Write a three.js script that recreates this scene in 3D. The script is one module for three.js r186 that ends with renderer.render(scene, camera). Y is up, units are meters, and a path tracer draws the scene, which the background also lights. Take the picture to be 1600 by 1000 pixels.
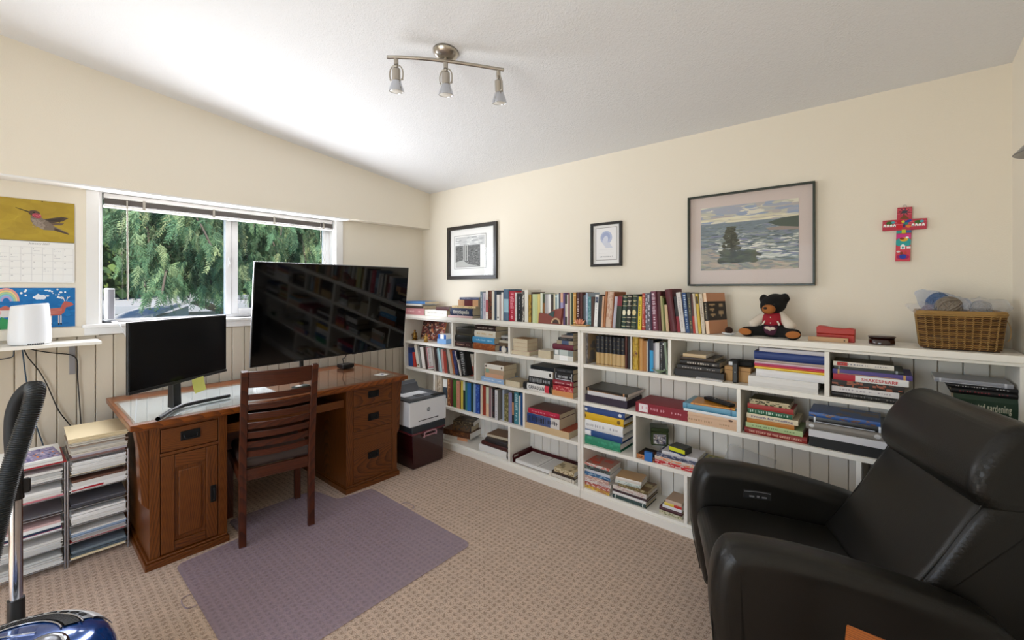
import * as THREE from 'three';
import { RoundedBoxGeometry } from 'three/addons/geometries/RoundedBoxGeometry.js';
import { mergeGeometries, toCreasedNormals, mergeVertices } from 'three/addons/utils/BufferGeometryUtils.js';
import { MarchingCubes } from 'three/addons/objects/MarchingCubes.js';
import { RectAreaLightUniformsLib } from 'three/addons/lights/RectAreaLightUniformsLib.js';
import { Sky } from 'three/addons/objects/Sky.js';

// ---------------------------------------------------------------- camera, sky, sun, daylight, exposure
const scene = new THREE.Scene();
const camera = new THREE.PerspectiveCamera(2 * Math.atan(500 / 669) * 180 / Math.PI, 1.6, 0.05, 200);
camera.position.set(0, 1.44, 0);
camera.lookAt(-0.6518, 1.44, -0.7584);
camera.setViewOffset(1600, 1000, 0, 50, 1600, 1000);   // shifted lens: horizon above the middle
const renderer = new THREE.WebGLRenderer();
renderer.toneMapping = THREE.LinearToneMapping;
renderer.toneMappingExposure = 1.08;
renderer.shadowMap.enabled = true;
RectAreaLightUniformsLib.init();

const sunDir = new THREE.Vector3(0.42, 0.8, 0.30).normalize();
const sky = new Sky();
sky.scale.setScalar(1000);
sky.material.uniforms.turbidity.value = 4;
sky.material.uniforms.rayleigh.value = 1.2;
sky.material.uniforms.sunPosition.value.copy(sunDir);
scene.add(sky);
scene.backgroundIntensity = 0.3;
scene.environmentIntensity = 0.3;
const sun = new THREE.DirectionalLight(0xfff4e2, 12);
sun.position.copy(sunDir).multiplyScalar(40).add(new THREE.Vector3(-8, 0, -2));
sun.target.position.set(-8, 0, -2);
sun.castShadow = true;
Object.assign(sun.shadow.camera, { left: -20, right: 20, top: 20, bottom: -20, near: 1, far: 100 });
scene.add(sun, sun.target);
// daylight that enters by the window over the desk and by an unseen glazed door placed behind the camera
function daylight(name, x, y, z, tx, tz, w, h, color, intensity) {
  const l = new THREE.RectAreaLight(color, intensity, w, h);
  l.name = name; l.position.set(x, y, z); l.lookAt(tx, y, tz); scene.add(l);
}
daylight('window_1_daylight', -3.70, 1.60, -1.10, 0, -1.10, 1.46, 0.74, 0xf5f7fd, 13);
daylight('unseen_door_1_daylight', -1.4, 1.07, 1.47, -1.4, 0, 1.9, 1.96, 0xfff6ea, 2.55);  // out of view, placed to light the floor near the camera and the shelves

// ---------------------------------------------------------------- helpers
let seed = 7;
const rnd = () => { seed = (seed * 1664525 + 1013904223) >>> 0; return seed / 4294967296; };
const R = (a, b) => a + (b - a) * rnd();
const V = (x, y, z) => new THREE.Vector3(x, y, z);
const used = {};
function numbered(n) { const k = used[n] = (used[n] ?? -1) + 1; return k ? n + '_' + String(k).padStart(3, '0') : n; }
function tag(o, label, category, group, kind) {
  if (label) o.userData.label = label;
  if (category) o.userData.category = category;
  if (group) o.userData.group = group;
  if (kind) o.userData.kind = kind;
  return o;
}
function thing(name, label, category, x = 0, y = 0, z = 0, turn = 0, group) {
  const o = new THREE.Group(); o.name = numbered(name); o.position.set(x, y, z); o.rotation.y = turn; scene.add(o);
  return tag(o, label, category, group);
}
function structure(name) { const o = new THREE.Group(); o.name = numbered(name); scene.add(o); o.userData.kind = 'structure'; return o; }
function join(g) {
  if (!Array.isArray(g)) return g;
  if (g.length === 1) return g[0];
  return mergeGeometries(g.map((q) => { const r = q.index ? q.toNonIndexed() : q; for (const k of Object.keys(r.attributes)) if (!['position', 'normal', 'uv'].includes(k)) r.deleteAttribute(k); return r; }));
}
function part(name, g, m, parent, label) {
  const o = new THREE.Mesh(join(g), m); o.name = name; parent.add(o);
  if (label) o.userData.label = label;
  return o;
}
function solo(name, g, m, label, category, group) { const o = new THREE.Mesh(join(g), m); o.name = numbered(name); scene.add(o); return tag(o, label, category, group); }
// box by its limits, rounded by r; uv in metres, the grain (v) along axis a
function bx(x0, x1, y0, y1, z0, z1, r = 0, a = 'y', n = 1) {
  const w = Math.abs(x1 - x0), h = Math.abs(y1 - y0), d = Math.abs(z1 - z0);
  const g = r > 0 ? new RoundedBoxGeometry(w, h, d, n, Math.min(r, w * .49, h * .49, d * .49)) : new THREE.BoxGeometry(w, h, d);
  g.translate((x0 + x1) / 2, (y0 + y1) / 2, (z0 + z1) / 2);
  return muv(g, a);
}
const cb = (w, h, d, x, y, z, r = 0, a = 'y', n = 1) => bx(x - w / 2, x + w / 2, y - h / 2, y + h / 2, z - d / 2, z + d / 2, r, a, n);
function muv(g, a = 'y', ox = 0, oy = 0) {
  const p = g.attributes.position, n = g.attributes.normal, uv = new Float32Array(p.count * 2);
  for (let i = 0; i < p.count; i++) {
    const P = [p.getX(i), p.getY(i), p.getZ(i)], N = [Math.abs(n.getX(i)), Math.abs(n.getY(i)), Math.abs(n.getZ(i))];
    const k = N[0] > N[1] && N[0] > N[2] ? 0 : N[1] > N[2] ? 1 : 2, A = 'xyz'.indexOf(a), rest = [0, 1, 2].filter((q) => q !== k);
    const vI = rest.includes(A) ? A : rest[1], uI = rest.find((q) => q !== vI);
    uv[i * 2] = P[uI] + ox; uv[i * 2 + 1] = P[vI] + oy;
  }
  g.setAttribute('uv', new THREE.BufferAttribute(uv, 2));
  return g;
}
const off = (g, u, v) => { const t = g.attributes.uv; for (let i = 0; i < t.count; i++) t.setXY(i, t.getX(i) + u, t.getY(i) + v); return g; };
const curve = (pts, closed = false) => new THREE.CatmullRomCurve3(pts.map((p) => V(...p)), closed, 'centripetal');
const tube = (pts, r, seg = 24, rs = 8, closed = false) => new THREE.TubeGeometry(curve(pts, closed), seg, r, rs, closed);
function rod(a, b, r, rs = 8, r2 = r) {
  const A = V(...a), B = V(...b), L = A.distanceTo(B), g = new THREE.CylinderGeometry(r2, r, L, rs);
  g.applyQuaternion(new THREE.Quaternion().setFromUnitVectors(V(0, 1, 0), B.clone().sub(A).normalize()));
  return g.translate((A.x + B.x) / 2, (A.y + B.y) / 2, (A.z + B.z) / 2);
}
const lathe = (pts, seg = 32) => new THREE.LatheGeometry(pts.map((p) => new THREE.Vector2(p[0], p[1])), seg);
// side profile (points in a plane) extruded with rounded edges along the third axis; centred on that axis
function slab(pts, t, b = 0, spline = false, bs = 3) {
  const s = new THREE.Shape();
  if (spline) { s.moveTo(...pts[0]); s.splineThru(pts.slice(1).concat([pts[0]]).map((p) => new THREE.Vector2(...p))); }
  else { s.moveTo(...pts[0]); pts.slice(1).forEach((p) => s.lineTo(...p)); s.closePath(); }
  const g = new THREE.ExtrudeGeometry(s, { depth: Math.max(1e-4, t - 2 * b), bevelEnabled: b > 0, bevelSize: b, bevelThickness: b, bevelOffset: -b, bevelSegments: bs, curveSegments: spline ? pts.length * 5 : 6 });
  g.translate(0, 0, -(t - 2 * b) / 2);
  return g;
}
const turned = (g, x = 0, y = 0, z = 0) => g.rotateX(x).rotateY(y).rotateZ(z);
const moved = (g, x, y, z) => g.translate(x, y, z);

// ---------------------------------------------------------------- noise and textures
function noise2(size, s) {
  const t = new Float32Array(size * size); let k = s >>> 0;
  for (let i = 0; i < t.length; i++) { k = (k * 1664525 + 1013904223) >>> 0; t[i] = k / 4294967296; }
  const m = (i) => ((i % size) + size) % size;
  return (x, y) => {
    const ix = Math.floor(x), iy = Math.floor(y), fx = x - ix, fy = y - iy, a = fx * fx * (3 - 2 * fx), b = fy * fy * (3 - 2 * fy);
    const q = (i, j) => t[m(iy + j) * size + m(ix + i)];
    return (q(0, 0) * (1 - a) + q(1, 0) * a) * (1 - b) + (q(0, 1) * (1 - a) + q(1, 1) * a) * b;
  };
}
const N1 = noise2(64, 11), N2 = noise2(64, 23), N3 = noise2(128, 37);
const clamp = (v, a = 0, b = 1) => Math.min(b, Math.max(a, v));
const mix = (a, b, t) => a + (b - a) * t;
function pix(w, h, f, srgb = false, wrap = THREE.RepeatWrapping) {
  const d = new Uint8Array(w * h * 4);
  for (let y = 0; y < h; y++) for (let x = 0; x < w; x++) {
    const c = f(x / w, y / h, x, y), i = (y * w + x) * 4;
    if (typeof c === 'number') d[i] = d[i + 1] = d[i + 2] = clamp(c) * 255; else for (let k = 0; k < 3; k++) d[i + k] = clamp(c[k]) * 255;
    d[i + 3] = 255;
  }
  const t = new THREE.DataTexture(d, w, h, THREE.RGBAFormat);
  t.wrapS = t.wrapT = wrap; t.magFilter = THREE.LinearFilter; t.minFilter = THREE.LinearMipmapLinearFilter; t.needsUpdate = true;
  if (srgb) t.colorSpace = THREE.SRGBColorSpace;
  return t;
}
function rep(t, u, v) { const c = t.clone(); c.repeat.set(u, v); c.needsUpdate = true; return c; }
const std = (color, roughness = 0.6, o = {}) => new THREE.MeshStandardMaterial({ color, roughness, ...o });
const phys = (color, roughness = 0.6, o = {}) => new THREE.MeshPhysicalMaterial({ color, roughness, ...o });

// oak: u across, v along the grain, 0.4 m x 1.2 m a tile (mirrored)
const oakH = (u, v) => {
  const x = (u - 0.5) * 2, h = x * x * 1.5 + v * 1.5 + N1(u * 3, v * 2.2) * 0.5 + N2(u * 9, v * 5) * 0.1;
  const f = h * 9 - Math.floor(h * 9), late = Math.pow(f, 2.2);
  const pore = N3(u * 128, v * 9) * 0.6 + N3(u * 64 + 9, v * 5) * 0.4;
  return [late, pore];
};
const oakMap = pix(512, 1024, (u, v) => {
  const [l, p] = oakH(u, v), d = clamp(l * 0.8 + (p > 0.62 ? (p - 0.62) * 2.2 : 0)), b = N2(u * 2 + 5, v * 2) * 0.16;
  return [mix(0.74, 0.40, d) + b * .5, mix(0.47, 0.21, d) + b * .4, mix(0.20, 0.07, d) + b * .25];
}, true, THREE.MirroredRepeatWrapping);
const oakBump = pix(512, 1024, (u, v) => { const [l, p] = oakH(u, v); return 0.8 - l * 0.3 - (p > 0.62 ? (p - 0.62) * 1.3 : 0); }, false, THREE.MirroredRepeatWrapping);
for (const t of [oakMap, oakBump]) t.repeat.set(1 / 0.4, 1 / 1.2);
const M = {};
M.oak = std(0x958260, 0.36, { map: oakMap, bumpMap: oakBump, bumpScale: 0.0004 });  // darker oak copy: shade on the drawers and sides is in the tint
M.oakTopLit = std(0xb69c7e, 0.3, { map: oakMap, bumpMap: oakBump, bumpScale: 0.0003 });  // paler oak copy: light falling on the desktop is in the tint
M.chairWood = std(0x6a4c44, 0.38, { map: oakMap, bumpMap: oakBump, bumpScale: 0.00015 });
M.orangeOak = std(0xf4d080, 0.35, { map: oakMap, bumpMap: oakBump, bumpScale: 0.0003 });
// carpet: looped pile with a staggered grid of small dark sprigs
const carpetF = (u, v) => {
  const n = 8, gx = u * n, gy = v * n, ix = Math.floor(gx), iy = Math.floor(gy);
  let s = 0;
  const x = gx - ix - 0.5, y = gy - iy - 0.5;
  const a = (x * 0.8 + y * 0.6), b = (-x * 0.6 + y * 0.8);
  const w = N2(u * 64, v * 64) * 0.16 - 0.08;
  if (Math.abs(a + w) < 0.34 && Math.abs(b + w) < 0.07) s = 1;
  if (Math.abs(a - 0.13 + w) < 0.075 && Math.abs(b + w) < 0.30) s = 1;
  if (Math.abs(a + 0.15 - w) < 0.065 && Math.abs(b + 0.05) < 0.26) s = Math.max(s, 0.9);
  if (Math.hypot(x - 0.3, y + 0.28) < 0.085 + w * 0.5 || Math.hypot(x + 0.3, y - 0.26) < 0.08 - w * 0.5) s = Math.max(s, 0.85);
  const loop = N3(u * 128, v * 128);
  return [s * (0.55 + 0.5 * loop), loop];
};
const carpetMap = pix(512, 512, (u, v) => {
  const [s, l] = carpetF(u, v), k = 0.86 + 0.2 * l + 0.06 * N1(u * 8, v * 8);
  return [mix(0.84, 0.63, s) * k, mix(0.75, 0.535, s) * k, mix(0.675, 0.46, s) * k];
}, true);
const carpetBump = pix(512, 512, (u, v) => { const [s, l] = carpetF(u, v); return 0.45 + 0.4 * l - s * 0.35; });
for (const t of [carpetMap, carpetBump]) t.repeat.set(1 / 0.25, 1 / 0.25);
M.carpet = std(0xffffff, 0.97, { map: carpetMap, bumpMap: carpetBump, bumpScale: 0.004 });
// painted surfaces
const stipple = pix(512, 512, (u, v) => { const a = N3(u * 128, v * 128), b = N2(u * 64, v * 64); return clamp((a * 0.6 + b * 0.6 - 0.35) * 1.5); });
stipple.repeat.set(1 / 0.42, 1 / 0.42);
M.ceiling = std(0xebecee, 0.95, { bumpMap: stipple, bumpScale: 0.0009 });
const roller = pix(256, 256, (u, v) => N3(u * 128, v * 128) * 0.6 + N2(u * 64, v * 64) * 0.4);
roller.repeat.set(1 / 0.25, 1 / 0.25);
M.wall = std(0xf0e8d8, 0.85, { bumpMap: roller, bumpScale: 0.0004 });
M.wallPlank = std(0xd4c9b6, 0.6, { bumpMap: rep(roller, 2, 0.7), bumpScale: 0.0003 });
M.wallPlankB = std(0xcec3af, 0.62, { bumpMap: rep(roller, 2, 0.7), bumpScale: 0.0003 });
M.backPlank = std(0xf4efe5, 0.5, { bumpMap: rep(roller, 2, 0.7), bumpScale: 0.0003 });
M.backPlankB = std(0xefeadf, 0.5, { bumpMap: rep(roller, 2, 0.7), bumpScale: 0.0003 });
M.white = std(0xf8f4ea, 0.42);
M.trim = std(0xf3f2f0, 0.45);
M.vinyl = std(0xf4f4f6, 0.35);
M.blind = std(0x8d857f, 0.5);
M.blindRail = std(0xe9e7e4, 0.4);
M.blindCord = std(0x9f988c, 0.6);
M.picGlass = phys(0xffffff, 0.0, { transmission: 1, thickness: 0, ior: 1.25, specularIntensity: 0.35 });
M.glass = phys(0xffffff, 0.0, { transmission: 1, thickness: 0, ior: 1.5 });
M.pane = phys(0xffffff, 0.0, { transmission: 1, thickness: 0, ior: 1.3, specularIntensity: 0.6 });
M.deskGlass = phys(0xfafcfb, 0.015, { transmission: 1, thickness: 0, ior: 1.62 });
M.glassEdge = std(0x2c4a42, 0.2);
M.black = std(0x0c0c0d, 0.4);
M.blackMatt = std(0x141414, 0.75);
M.blackGloss = std(0x050506, 0.1);
M.screen = phys(0x030304, 0.05, { specularIntensity: 1 });
M.screenMatt = phys(0x030304, 0.22, { specularIntensity: 0.5 });
M.iron = std(0x17191c, 0.5, { metalness: 0.5 });
M.nickel = std(0xb8b2a8, 0.28, { metalness: 1 });
M.chrome = std(0xc9ccd2, 0.14, { metalness: 1 });
M.brass = std(0x8d6d35, 0.35, { metalness: 1 });
M.greyMetal = std(0x9a9ba0, 0.4, { metalness: 0.7 });
M.paper = std(0xf1f0ec, 0.85);
M.paper2 = std(0xe2e0da, 0.85);
M.manila = std(0xead9b2, 0.7);
M.plasticWhite = std(0xeef0f3, 0.32);
M.plasticGrey = std(0x474c52, 0.5);
const leatherBump = pix(512, 512, (u, v) => {
  const a = N3(u * 100, v * 100), b = N3(u * 128 + 40, v * 128 + 9), c = N1(u * 6, v * 6);
  return clamp(Math.abs(a - 0.5) * 0.9 + b * 0.25 + c * 0.3);
});
leatherBump.repeat.set(1 / 0.22, 1 / 0.22);
M.leather = phys(0x141310, 0.36, { bumpMap: leatherBump, bumpScale: 0.0003, specularIntensity: 0.85 });
M.leatherSeam = std(0x16150f, 0.6);
M.seatPad = std(0x3c2f2a, 0.5, { bumpMap: rep(leatherBump, 5, 5), bumpScale: 0.0004 });

// ---------------------------------------------------------------- the room
const XL = -3.67, XR = 0.435, ZB = -2.82, ZF = 1.5, PL = 0.0817;
const ceilY = (z) => 2.417 + 0.129 * (z - ZB);
const WZ0 = -1.862, WZ1 = -0.345, WY0 = 1.218, WY1 = 2.05;      // window opening in the left wall
{
  const f = part('floor', bx(XL - 0.15, XR + 0.15, -0.12, 0, ZB - 0.15, ZF + 0.15), M.carpet, scene); f.userData.kind = 'structure';
  // ceiling: a sheet of even thickness that rises from the bookcase wall towards the camera
  const s = new THREE.Shape(); s.moveTo(-(ZB - 0.15), ceilY(ZB - 0.15)); s.lineTo(-(ZF + 0.15), ceilY(ZF + 0.15)); s.lineTo(-(ZF + 0.15), ceilY(ZF + 0.15) + 0.12); s.lineTo(-(ZB - 0.15), ceilY(ZB - 0.15) + 0.12); s.closePath();
  const g = new THREE.ExtrudeGeometry(s, { depth: XR - XL + 0.3, bevelEnabled: false });
  g.rotateY(Math.PI / 2); g.translate(XL - 0.15, 0, 0);
  const c = part('ceiling', muv(g, 'x'), M.ceiling, scene); c.userData.kind = 'structure';

  // left wall with the window: core, plaster above, tongue and groove planks below
  const wl = structure('wall_left');
  const cx0 = XL - 0.16, cx1 = XL - 0.016;
  part('wall_core', [bx(cx0, cx1, 0, WY0, ZB, ZF), bx(cx0, cx1, WY1, 3.2, ZB, ZF), bx(cx0, cx1, WY0, WY1, ZB, WZ0), bx(cx0, cx1, WY0, WY1, WZ1, ZF)], M.wall, wl);
  part('plaster', [bx(cx1, XL, 1.15, WY1, ZB, WZ0), bx(cx1, XL, 1.15, WY1, WZ1, ZF), bx(cx1, XL, 1.15, WY0, WZ0, WZ1), bx(cx1, XL, 0, 1.15, 0.33, ZF)], M.wall, wl);
  part('soffit', [bx(XL, -3.546, 2.05, 3.15, ZB, ZF)], M.wall, wl);
  const pg = bx(cx1, XL, 0.002, 1.149, -PL / 2 + 0.0016, PL / 2 - 0.0016, 0.005, 'y');
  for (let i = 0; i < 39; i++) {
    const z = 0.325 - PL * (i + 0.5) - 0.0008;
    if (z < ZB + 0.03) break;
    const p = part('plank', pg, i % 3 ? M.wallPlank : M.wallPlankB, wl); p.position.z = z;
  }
  const b1 = part('trim_1', [bx(XL, XL + 0.012, 1.148, 1.205, -0.345, 0.6, 0.003)], M.wall, scene); tag(b1, null, null, null, 'structure');
  const t2 = part('trim_2', [bx(XL, -3.543, 2.038, 2.05, -1.93, 0.6, 0.002)], M.trim, scene); tag(t2, null, null, null, 'structure');

  // bookcase wall: plaster above, planks behind the shelves
  const wb = structure('wall_back');
  part('wall_core', bx(XL - 0.16, XR + 0.16, 0, 3.2, ZB - 0.15, ZB - 0.001), M.wall, wb);
  part('plaster', bx(XL, XR, 1.14, 2.6, ZB - 0.001, ZB), M.wall, wb);
  const bp = bx(-PL / 2 + 0.0014, PL / 2 - 0.0014, 0.002, 1.14, ZB, ZB + 0.018, 0.004, 'y');
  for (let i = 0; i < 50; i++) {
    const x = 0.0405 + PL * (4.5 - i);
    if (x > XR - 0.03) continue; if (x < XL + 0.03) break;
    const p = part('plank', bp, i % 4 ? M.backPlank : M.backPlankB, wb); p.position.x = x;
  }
  const wr = structure('wall_right');
  part('plaster', bx(XR, XR + 0.15, 0, 3.2, ZB, ZF), M.wall, wr);
  // wall behind the camera, with an unseen glazed door placed to light the near floor
  const wf = structure('wall_front');
  const fz0 = ZF, fz1 = ZF + 0.15, x0 = -2.38, x1 = -0.42, y0 = 0.04, y1 = 2.08;
  part('plaster', [bx(XL - 0.16, x0, 0, 3.3, fz0, fz1), bx(x1, XR + 0.15, 0, 3.3, fz0, fz1), bx(x0, x1, 0, y0, fz0, fz1), bx(x0, x1, y1, 3.3, fz0, fz1)], M.wall, wf);
  const w2 = structure('door_1');
  part('unseen_door_frame', [bx(x0, x1, y0, y0 + .05, fz0 + .04, fz0 + .1), bx(x0, x1, y1 - .05, y1, fz0 + .04, fz0 + .1), bx(x0, x0 + .05, y0, y1, fz0 + .04, fz0 + .1), bx(x1 - .05, x1, y0, y1, fz0 + .04, fz0 + .1), bx(-1.43, -1.37, y0, y1, fz0 + .04, fz0 + .1)], M.vinyl, w2);
  for (const [a, b] of [[x0 + .05, -1.43], [-1.37, x1 - .05]]) part('pane', bx(a, b, y0 + .05, y1 - .05, fz0 + .068, fz0 + .072), M.pane, w2);

  // window over the desk
  const w = structure('window_1');
  part('casing', bx(XL, XL + 0.013, 1.205, 2.038, WZ1, -0.286, 0.003), M.trim, w);
  part('casing', bx(XL, XL + 0.013, 1.205, 2.038, -1.928, WZ0, 0.003), M.trim, w);
  part('window_sill', bx(XL - 0.10, XL + 0.035, 1.196, 1.218, -1.945, -0.268, 0.006), M.trim, w);
  part('apron', bx(XL, XL + 0.016, 1.152, 1.196, -1.935, -0.278, 0.003), M.trim, w);
  const j0 = XL - 0.15, j1 = XL;
  part('jamb', bx(j0, j1, WY0, WY1, WZ1 - 0.012, WZ1), M.trim, w);
  part('jamb', bx(j0, j1, WY0, WY1, WZ0, WZ0 + 0.012), M.trim, w);
  part('head', bx(j0, j1, WY1 - 0.012, WY1, WZ0, WZ1), M.trim, w);
  const f0 = XL - 0.13, f1 = XL - 0.085, zl = WZ1 - 0.012, zr = WZ0 + 0.012;
  part('window_frame', [bx(f0, f1, WY0, WY0 + 0.022, zr, zl, .003), bx(f0, f1, WY1 - 0.04, WY1 - .012, zr, zl, .003), bx(f0, f1, WY0, WY1 - .012, zl - 0.012, zl, .003), bx(f0, f1, WY0, WY1 - .012, zr, zr + 0.03, .003)], M.vinyl, w);
  part('mullion', bx(f0, f1 + 0.004, WY0 + .02, WY1 - .03, -1.082, -1.043, 0.004), M.vinyl, w);
  const sash = part('sash', [bx(f0 + .012, f1 - .006, WY0 + .022, WY1 - .03, -1.13, -1.084, .004), bx(f0 + .012, f1 - .006, WY0 + .022, WY0 + .066, zr + .03, -1.13, .004), bx(f0 + .012, f1 - .006, WY1 - .075, WY1 - .03, zr + .03, -1.13, .004), bx(f0 + .012, f1 - .006, WY0 + .022, WY1 - .03, zr + .03, zr + .055, .004)], M.vinyl, w);
  part('pane', bx(f0 + .02, f0 + .024, WY0 + .066, WY1 - .075, zr + .055, -1.13), M.pane, sash);
  part('pane', bx(f0 + .028, f0 + .032, WY0 + .022, WY1 - .04, -1.043, zl - 0.012), M.pane, w);
  part('latch', [bx(f1 + .004, f1 + .016, 1.60, 1.67, -1.074, -1.058, .004), rod([f1 + .012, 1.645, -1.066], [f1 + .028, 1.62, -1.066], .004)], M.vinyl, w);

  // raised venetian blind
  const bl = thing('window_blind', 'raised venetian blind with stacked grey slats above the window', 'blind', XL - 0.035, 0, 0);
  const ba = WZ0 + .02, bb = WZ1 - .02;
  part('headrail', bx(-0.025, 0.025, 2.005, 2.036, ba, bb, .003), M.blindRail, bl);
  const sg = bx(-0.024, 0.024, 0, 0.0011, ba + .004, bb - .004);
  for (let i = 0; i < 11; i++) { const s = part('slat', sg, M.blind, bl); s.position.set(R(-.001, .001), 1.966 + i * 0.0034, R(-.001, .001)); }
  part('bottom_rail', bx(-0.025, 0.025, 1.948, 1.964, ba, bb, .004), M.blindRail, bl);
  for (const z of [-0.56, -0.95, -1.36, -1.76]) part('ladder_tape', bx(.0255, .0275, 1.955, 2.012, z - .007, z + .007), M.blindCord, bl);
  part('tilt_wand', rod([.034, 2.0, -.475], [.036, 1.36, -.478], .004), M.blindCord, bl);
  part('lift_cord', tube([[.034, 2.0, -1.73], [.034, 1.8, -1.735], [.036, 1.62, -1.775], [.036, 1.42, -1.79]], .0016, 16, 5), M.blindCord, bl);
}

// ---------------------------------------------------------------- the two bookcase units
function bookcase(label, x0, x1, rows) {
  const b = thing('bookcase', label, 'bookcase');
  const zb = -2.8, zf = -2.54;
  part('top_board', bx(x0 - .002, x1 + .002, 1.148, 1.178, zb, -2.522, .004, 'x', 2), M.white, b);
  part('moulding', bx(x0, x1, 1.134, 1.148, -2.56, -2.534, .003, 'x'), M.white, b);
  for (const x of [x0, x1 - .021]) part('side_panel', bx(x, x + .021, 0, 1.148, zb, zf, .002), M.white, b);
  for (const y of [.92, .662, .372]) part('shelf', bx(x0 + .021, x1 - .021, y - .024, y, zb, zf - .002, .002, 'x'), M.white, b);
  part('bottom_shelf', bx(x0 + .021, x1 - .021, .048, .07, zb, zf - .004, .002, 'x'), M.white, b);
  part('plinth', bx(x0, x1, 0, .052, -2.575, -2.532, .003, 'x'), M.white, b);
  const ys = [[.92, 1.148], [.662, .896], [.372, .638], [.07, .348]];
  rows.forEach((xs, i) => xs.forEach((x) => part('divider', bx(x - .010, x + .010, ys[i][0], ys[i][1], zb, zf - .002, .002), M.white, b)));
  return b;
}
bookcase('long white bookcase unit left of the middle seam, reaching the window wall corner', -3.605, -1.563, [[-2.889, -2.216], [-2.597], [-3.138, -2.067], [-2.216]]);
bookcase('long white bookcase unit right of the middle seam, behind the leather recliner', -1.561, 0.432, [[-.949, -.193], [-.577], [-1.171, -.074], [-.856]]);

// ---------------------------------------------------------------- desk
{
  const d = thing('desk', 'long oak pedestal desk with black metal pulls below the window', 'desk');
  part('desktop', [off(bx(-3.62, -2.785, .732, .762, -2.0, -.37, .004, 'z', 2), .3, .1), bx(-3.6, -2.80, .722, .732, -1.98, -.39, .002, 'z')], M.oakTopLit, d);
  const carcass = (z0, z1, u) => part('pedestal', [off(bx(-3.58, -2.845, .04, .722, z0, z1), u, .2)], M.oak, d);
  const plinth = (z0, z1) => part('plinth', [off(bx(-3.60, -2.81, 0, .034, z0, z1, .003, 'z'), .1, .3), bx(-3.595, -2.818, .034, .046, z0 + .008, z1 - .008, .005, 'z')], M.oak, d);
  const frame = (list) => list.forEach(([a, b, c, e, ax], i) => part('face_rail', off(bx(-2.846, -2.83, a, b, c, e, .0015, ax), i * .37, i * .53), M.oak, d));
  // left pedestal: drawer over a panelled door
  carcass(-.795, -.452, 0); plinth(-.802, -.431);
  frame([[.046, .722, -.494, -.452, 'y'], [.046, .722, -.795, -.752, 'y'], [.705, .722, -.752, -.494, 'z'], [.562, .578, -.752, -.494, 'z']]);
  const pull = (z, y, p) => {
    const h = part('handle', [bx(-2.829, -2.8235, y - .025, y + .025, z - .044, z + .044, .003), bx(-2.8235, -2.815, y - .004, y + .008, z - .033, z - .025, .002), bx(-2.8235, -2.815, y - .004, y + .008, z + .025, z + .033, .002)], M.iron, p);
    part('bail', tube([[-2.814, y + .003, z - .03], [-2.808, y - .013, z - .024], [-2.807, y - .016, z], [-2.808, y - .013, z + .024], [-2.814, y + .003, z + .03]], .0036, 16, 6), M.iron, h);
  };
  const drawer = (z0, z1, y0, y1, u) => { const f = part('drawer', off(bx(-2.86, -2.8295, y0, y1, z0 + .003, z1 - .003, .003, 'z'), u, u * 1.7), M.oak, d); pull((z0 + z1) / 2, (y0 + y1) / 2 + .008, f); };
  drawer(-.752, -.494, .581, .702, .15);
  const door = part('door', [off(bx(-2.86, -2.8295, .05, .559, -.555, -.497, .003, 'y'), .11, .31), off(bx(-2.86, -2.8295, .05, .559, -.749, -.695, .003, 'y'), .41, .81), off(bx(-2.86, -2.8295, .05, .098, -.694, -.556, .003, 'z'), .2, .4), off(bx(-2.86, -2.8295, .488, .559, -.694, -.556, .003, 'z'), .6, .5)], M.oak, d);
  const pn = slab([[-.068, .1], [.068, .1], [.068, .486], [-.068, .486]], .016, .0), pf = new THREE.BoxGeometry(.112, .36, .02); pn.rotateY(Math.PI / 2); pn.translate(-2.848, 0, -.625); pf.rotateY(Math.PI / 2); pf.translate(-2.843, .293, -.625);
  part('door_panel', [off(muv(pn), .2, .05), off(muv(bx(-2.853, -2.8325, .118, .468, -.678, -.572, .008, 'y', 2)), .2, .05)], M.oak, door);
  const dh = part('handle', [bx(-2.829, -2.8235, .245, .34, -.742, -.713, .003)], M.iron, door);
  part('bail', tube([[-2.82, .325, -.728], [-2.808, .31, -.728], [-2.808, .27, -.728], [-2.82, .258, -.728]], .004, 12, 6), M.iron, dh);
  // right pedestal: three drawers
  carcass(-1.93, -1.515, .5); plinth(-1.94, -1.502);
  frame([[.046, .722, -1.566, -1.515, 'y'], [.046, .722, -1.93, -1.886, 'y'], [.564, .587, -1.886, -1.566, 'z'], [.364, .412, -1.886, -1.566, 'z'], [.046, .054, -1.886, -1.566, 'z'], [.718, .724, -1.886, -1.566, 'z']]);
  drawer(-1.886, -1.566, .59, .717, .35); drawer(-1.886, -1.566, .414, .563, .62); drawer(-1.886, -1.566, .055, .363, .05);
  // corbels under both overhangs, next to the front corners
  for (const [z, s, u] of [[-.452, 1, .1], [-1.93, -1, .6]]) {
    const g = slab([[0, .30], [.03, .34], [.038, .5], [.042, .62], [.056, .722], [0, .722]], .085, .003); g.rotateY(-Math.PI / 2); if (s < 0) g.rotateY(Math.PI);
    g.translate(-2.885, 0, z); part('corbel', off(muv(g), u, .3), M.oak, d);
  }
  // knee space: slot over a keyboard tray, back panel
  part('rail', off(bx(-2.87, -2.85, .708, .722, -1.515, -.795, .001, 'z'), .1, .7), M.oak, d);
  part('keyboard_tray', [off(bx(-2.872, -2.85, .602, .655, -1.512, -.798, .003, 'z'), .1, .2), bx(-3.3, -2.872, .604, .616, -1.512, -.798, .001, 'z')], M.oak, d);
  part('back_panel', bx(-3.56, -3.545, .25, .722, -1.515, -.795, .001, 'z'), M.oak, d);

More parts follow.
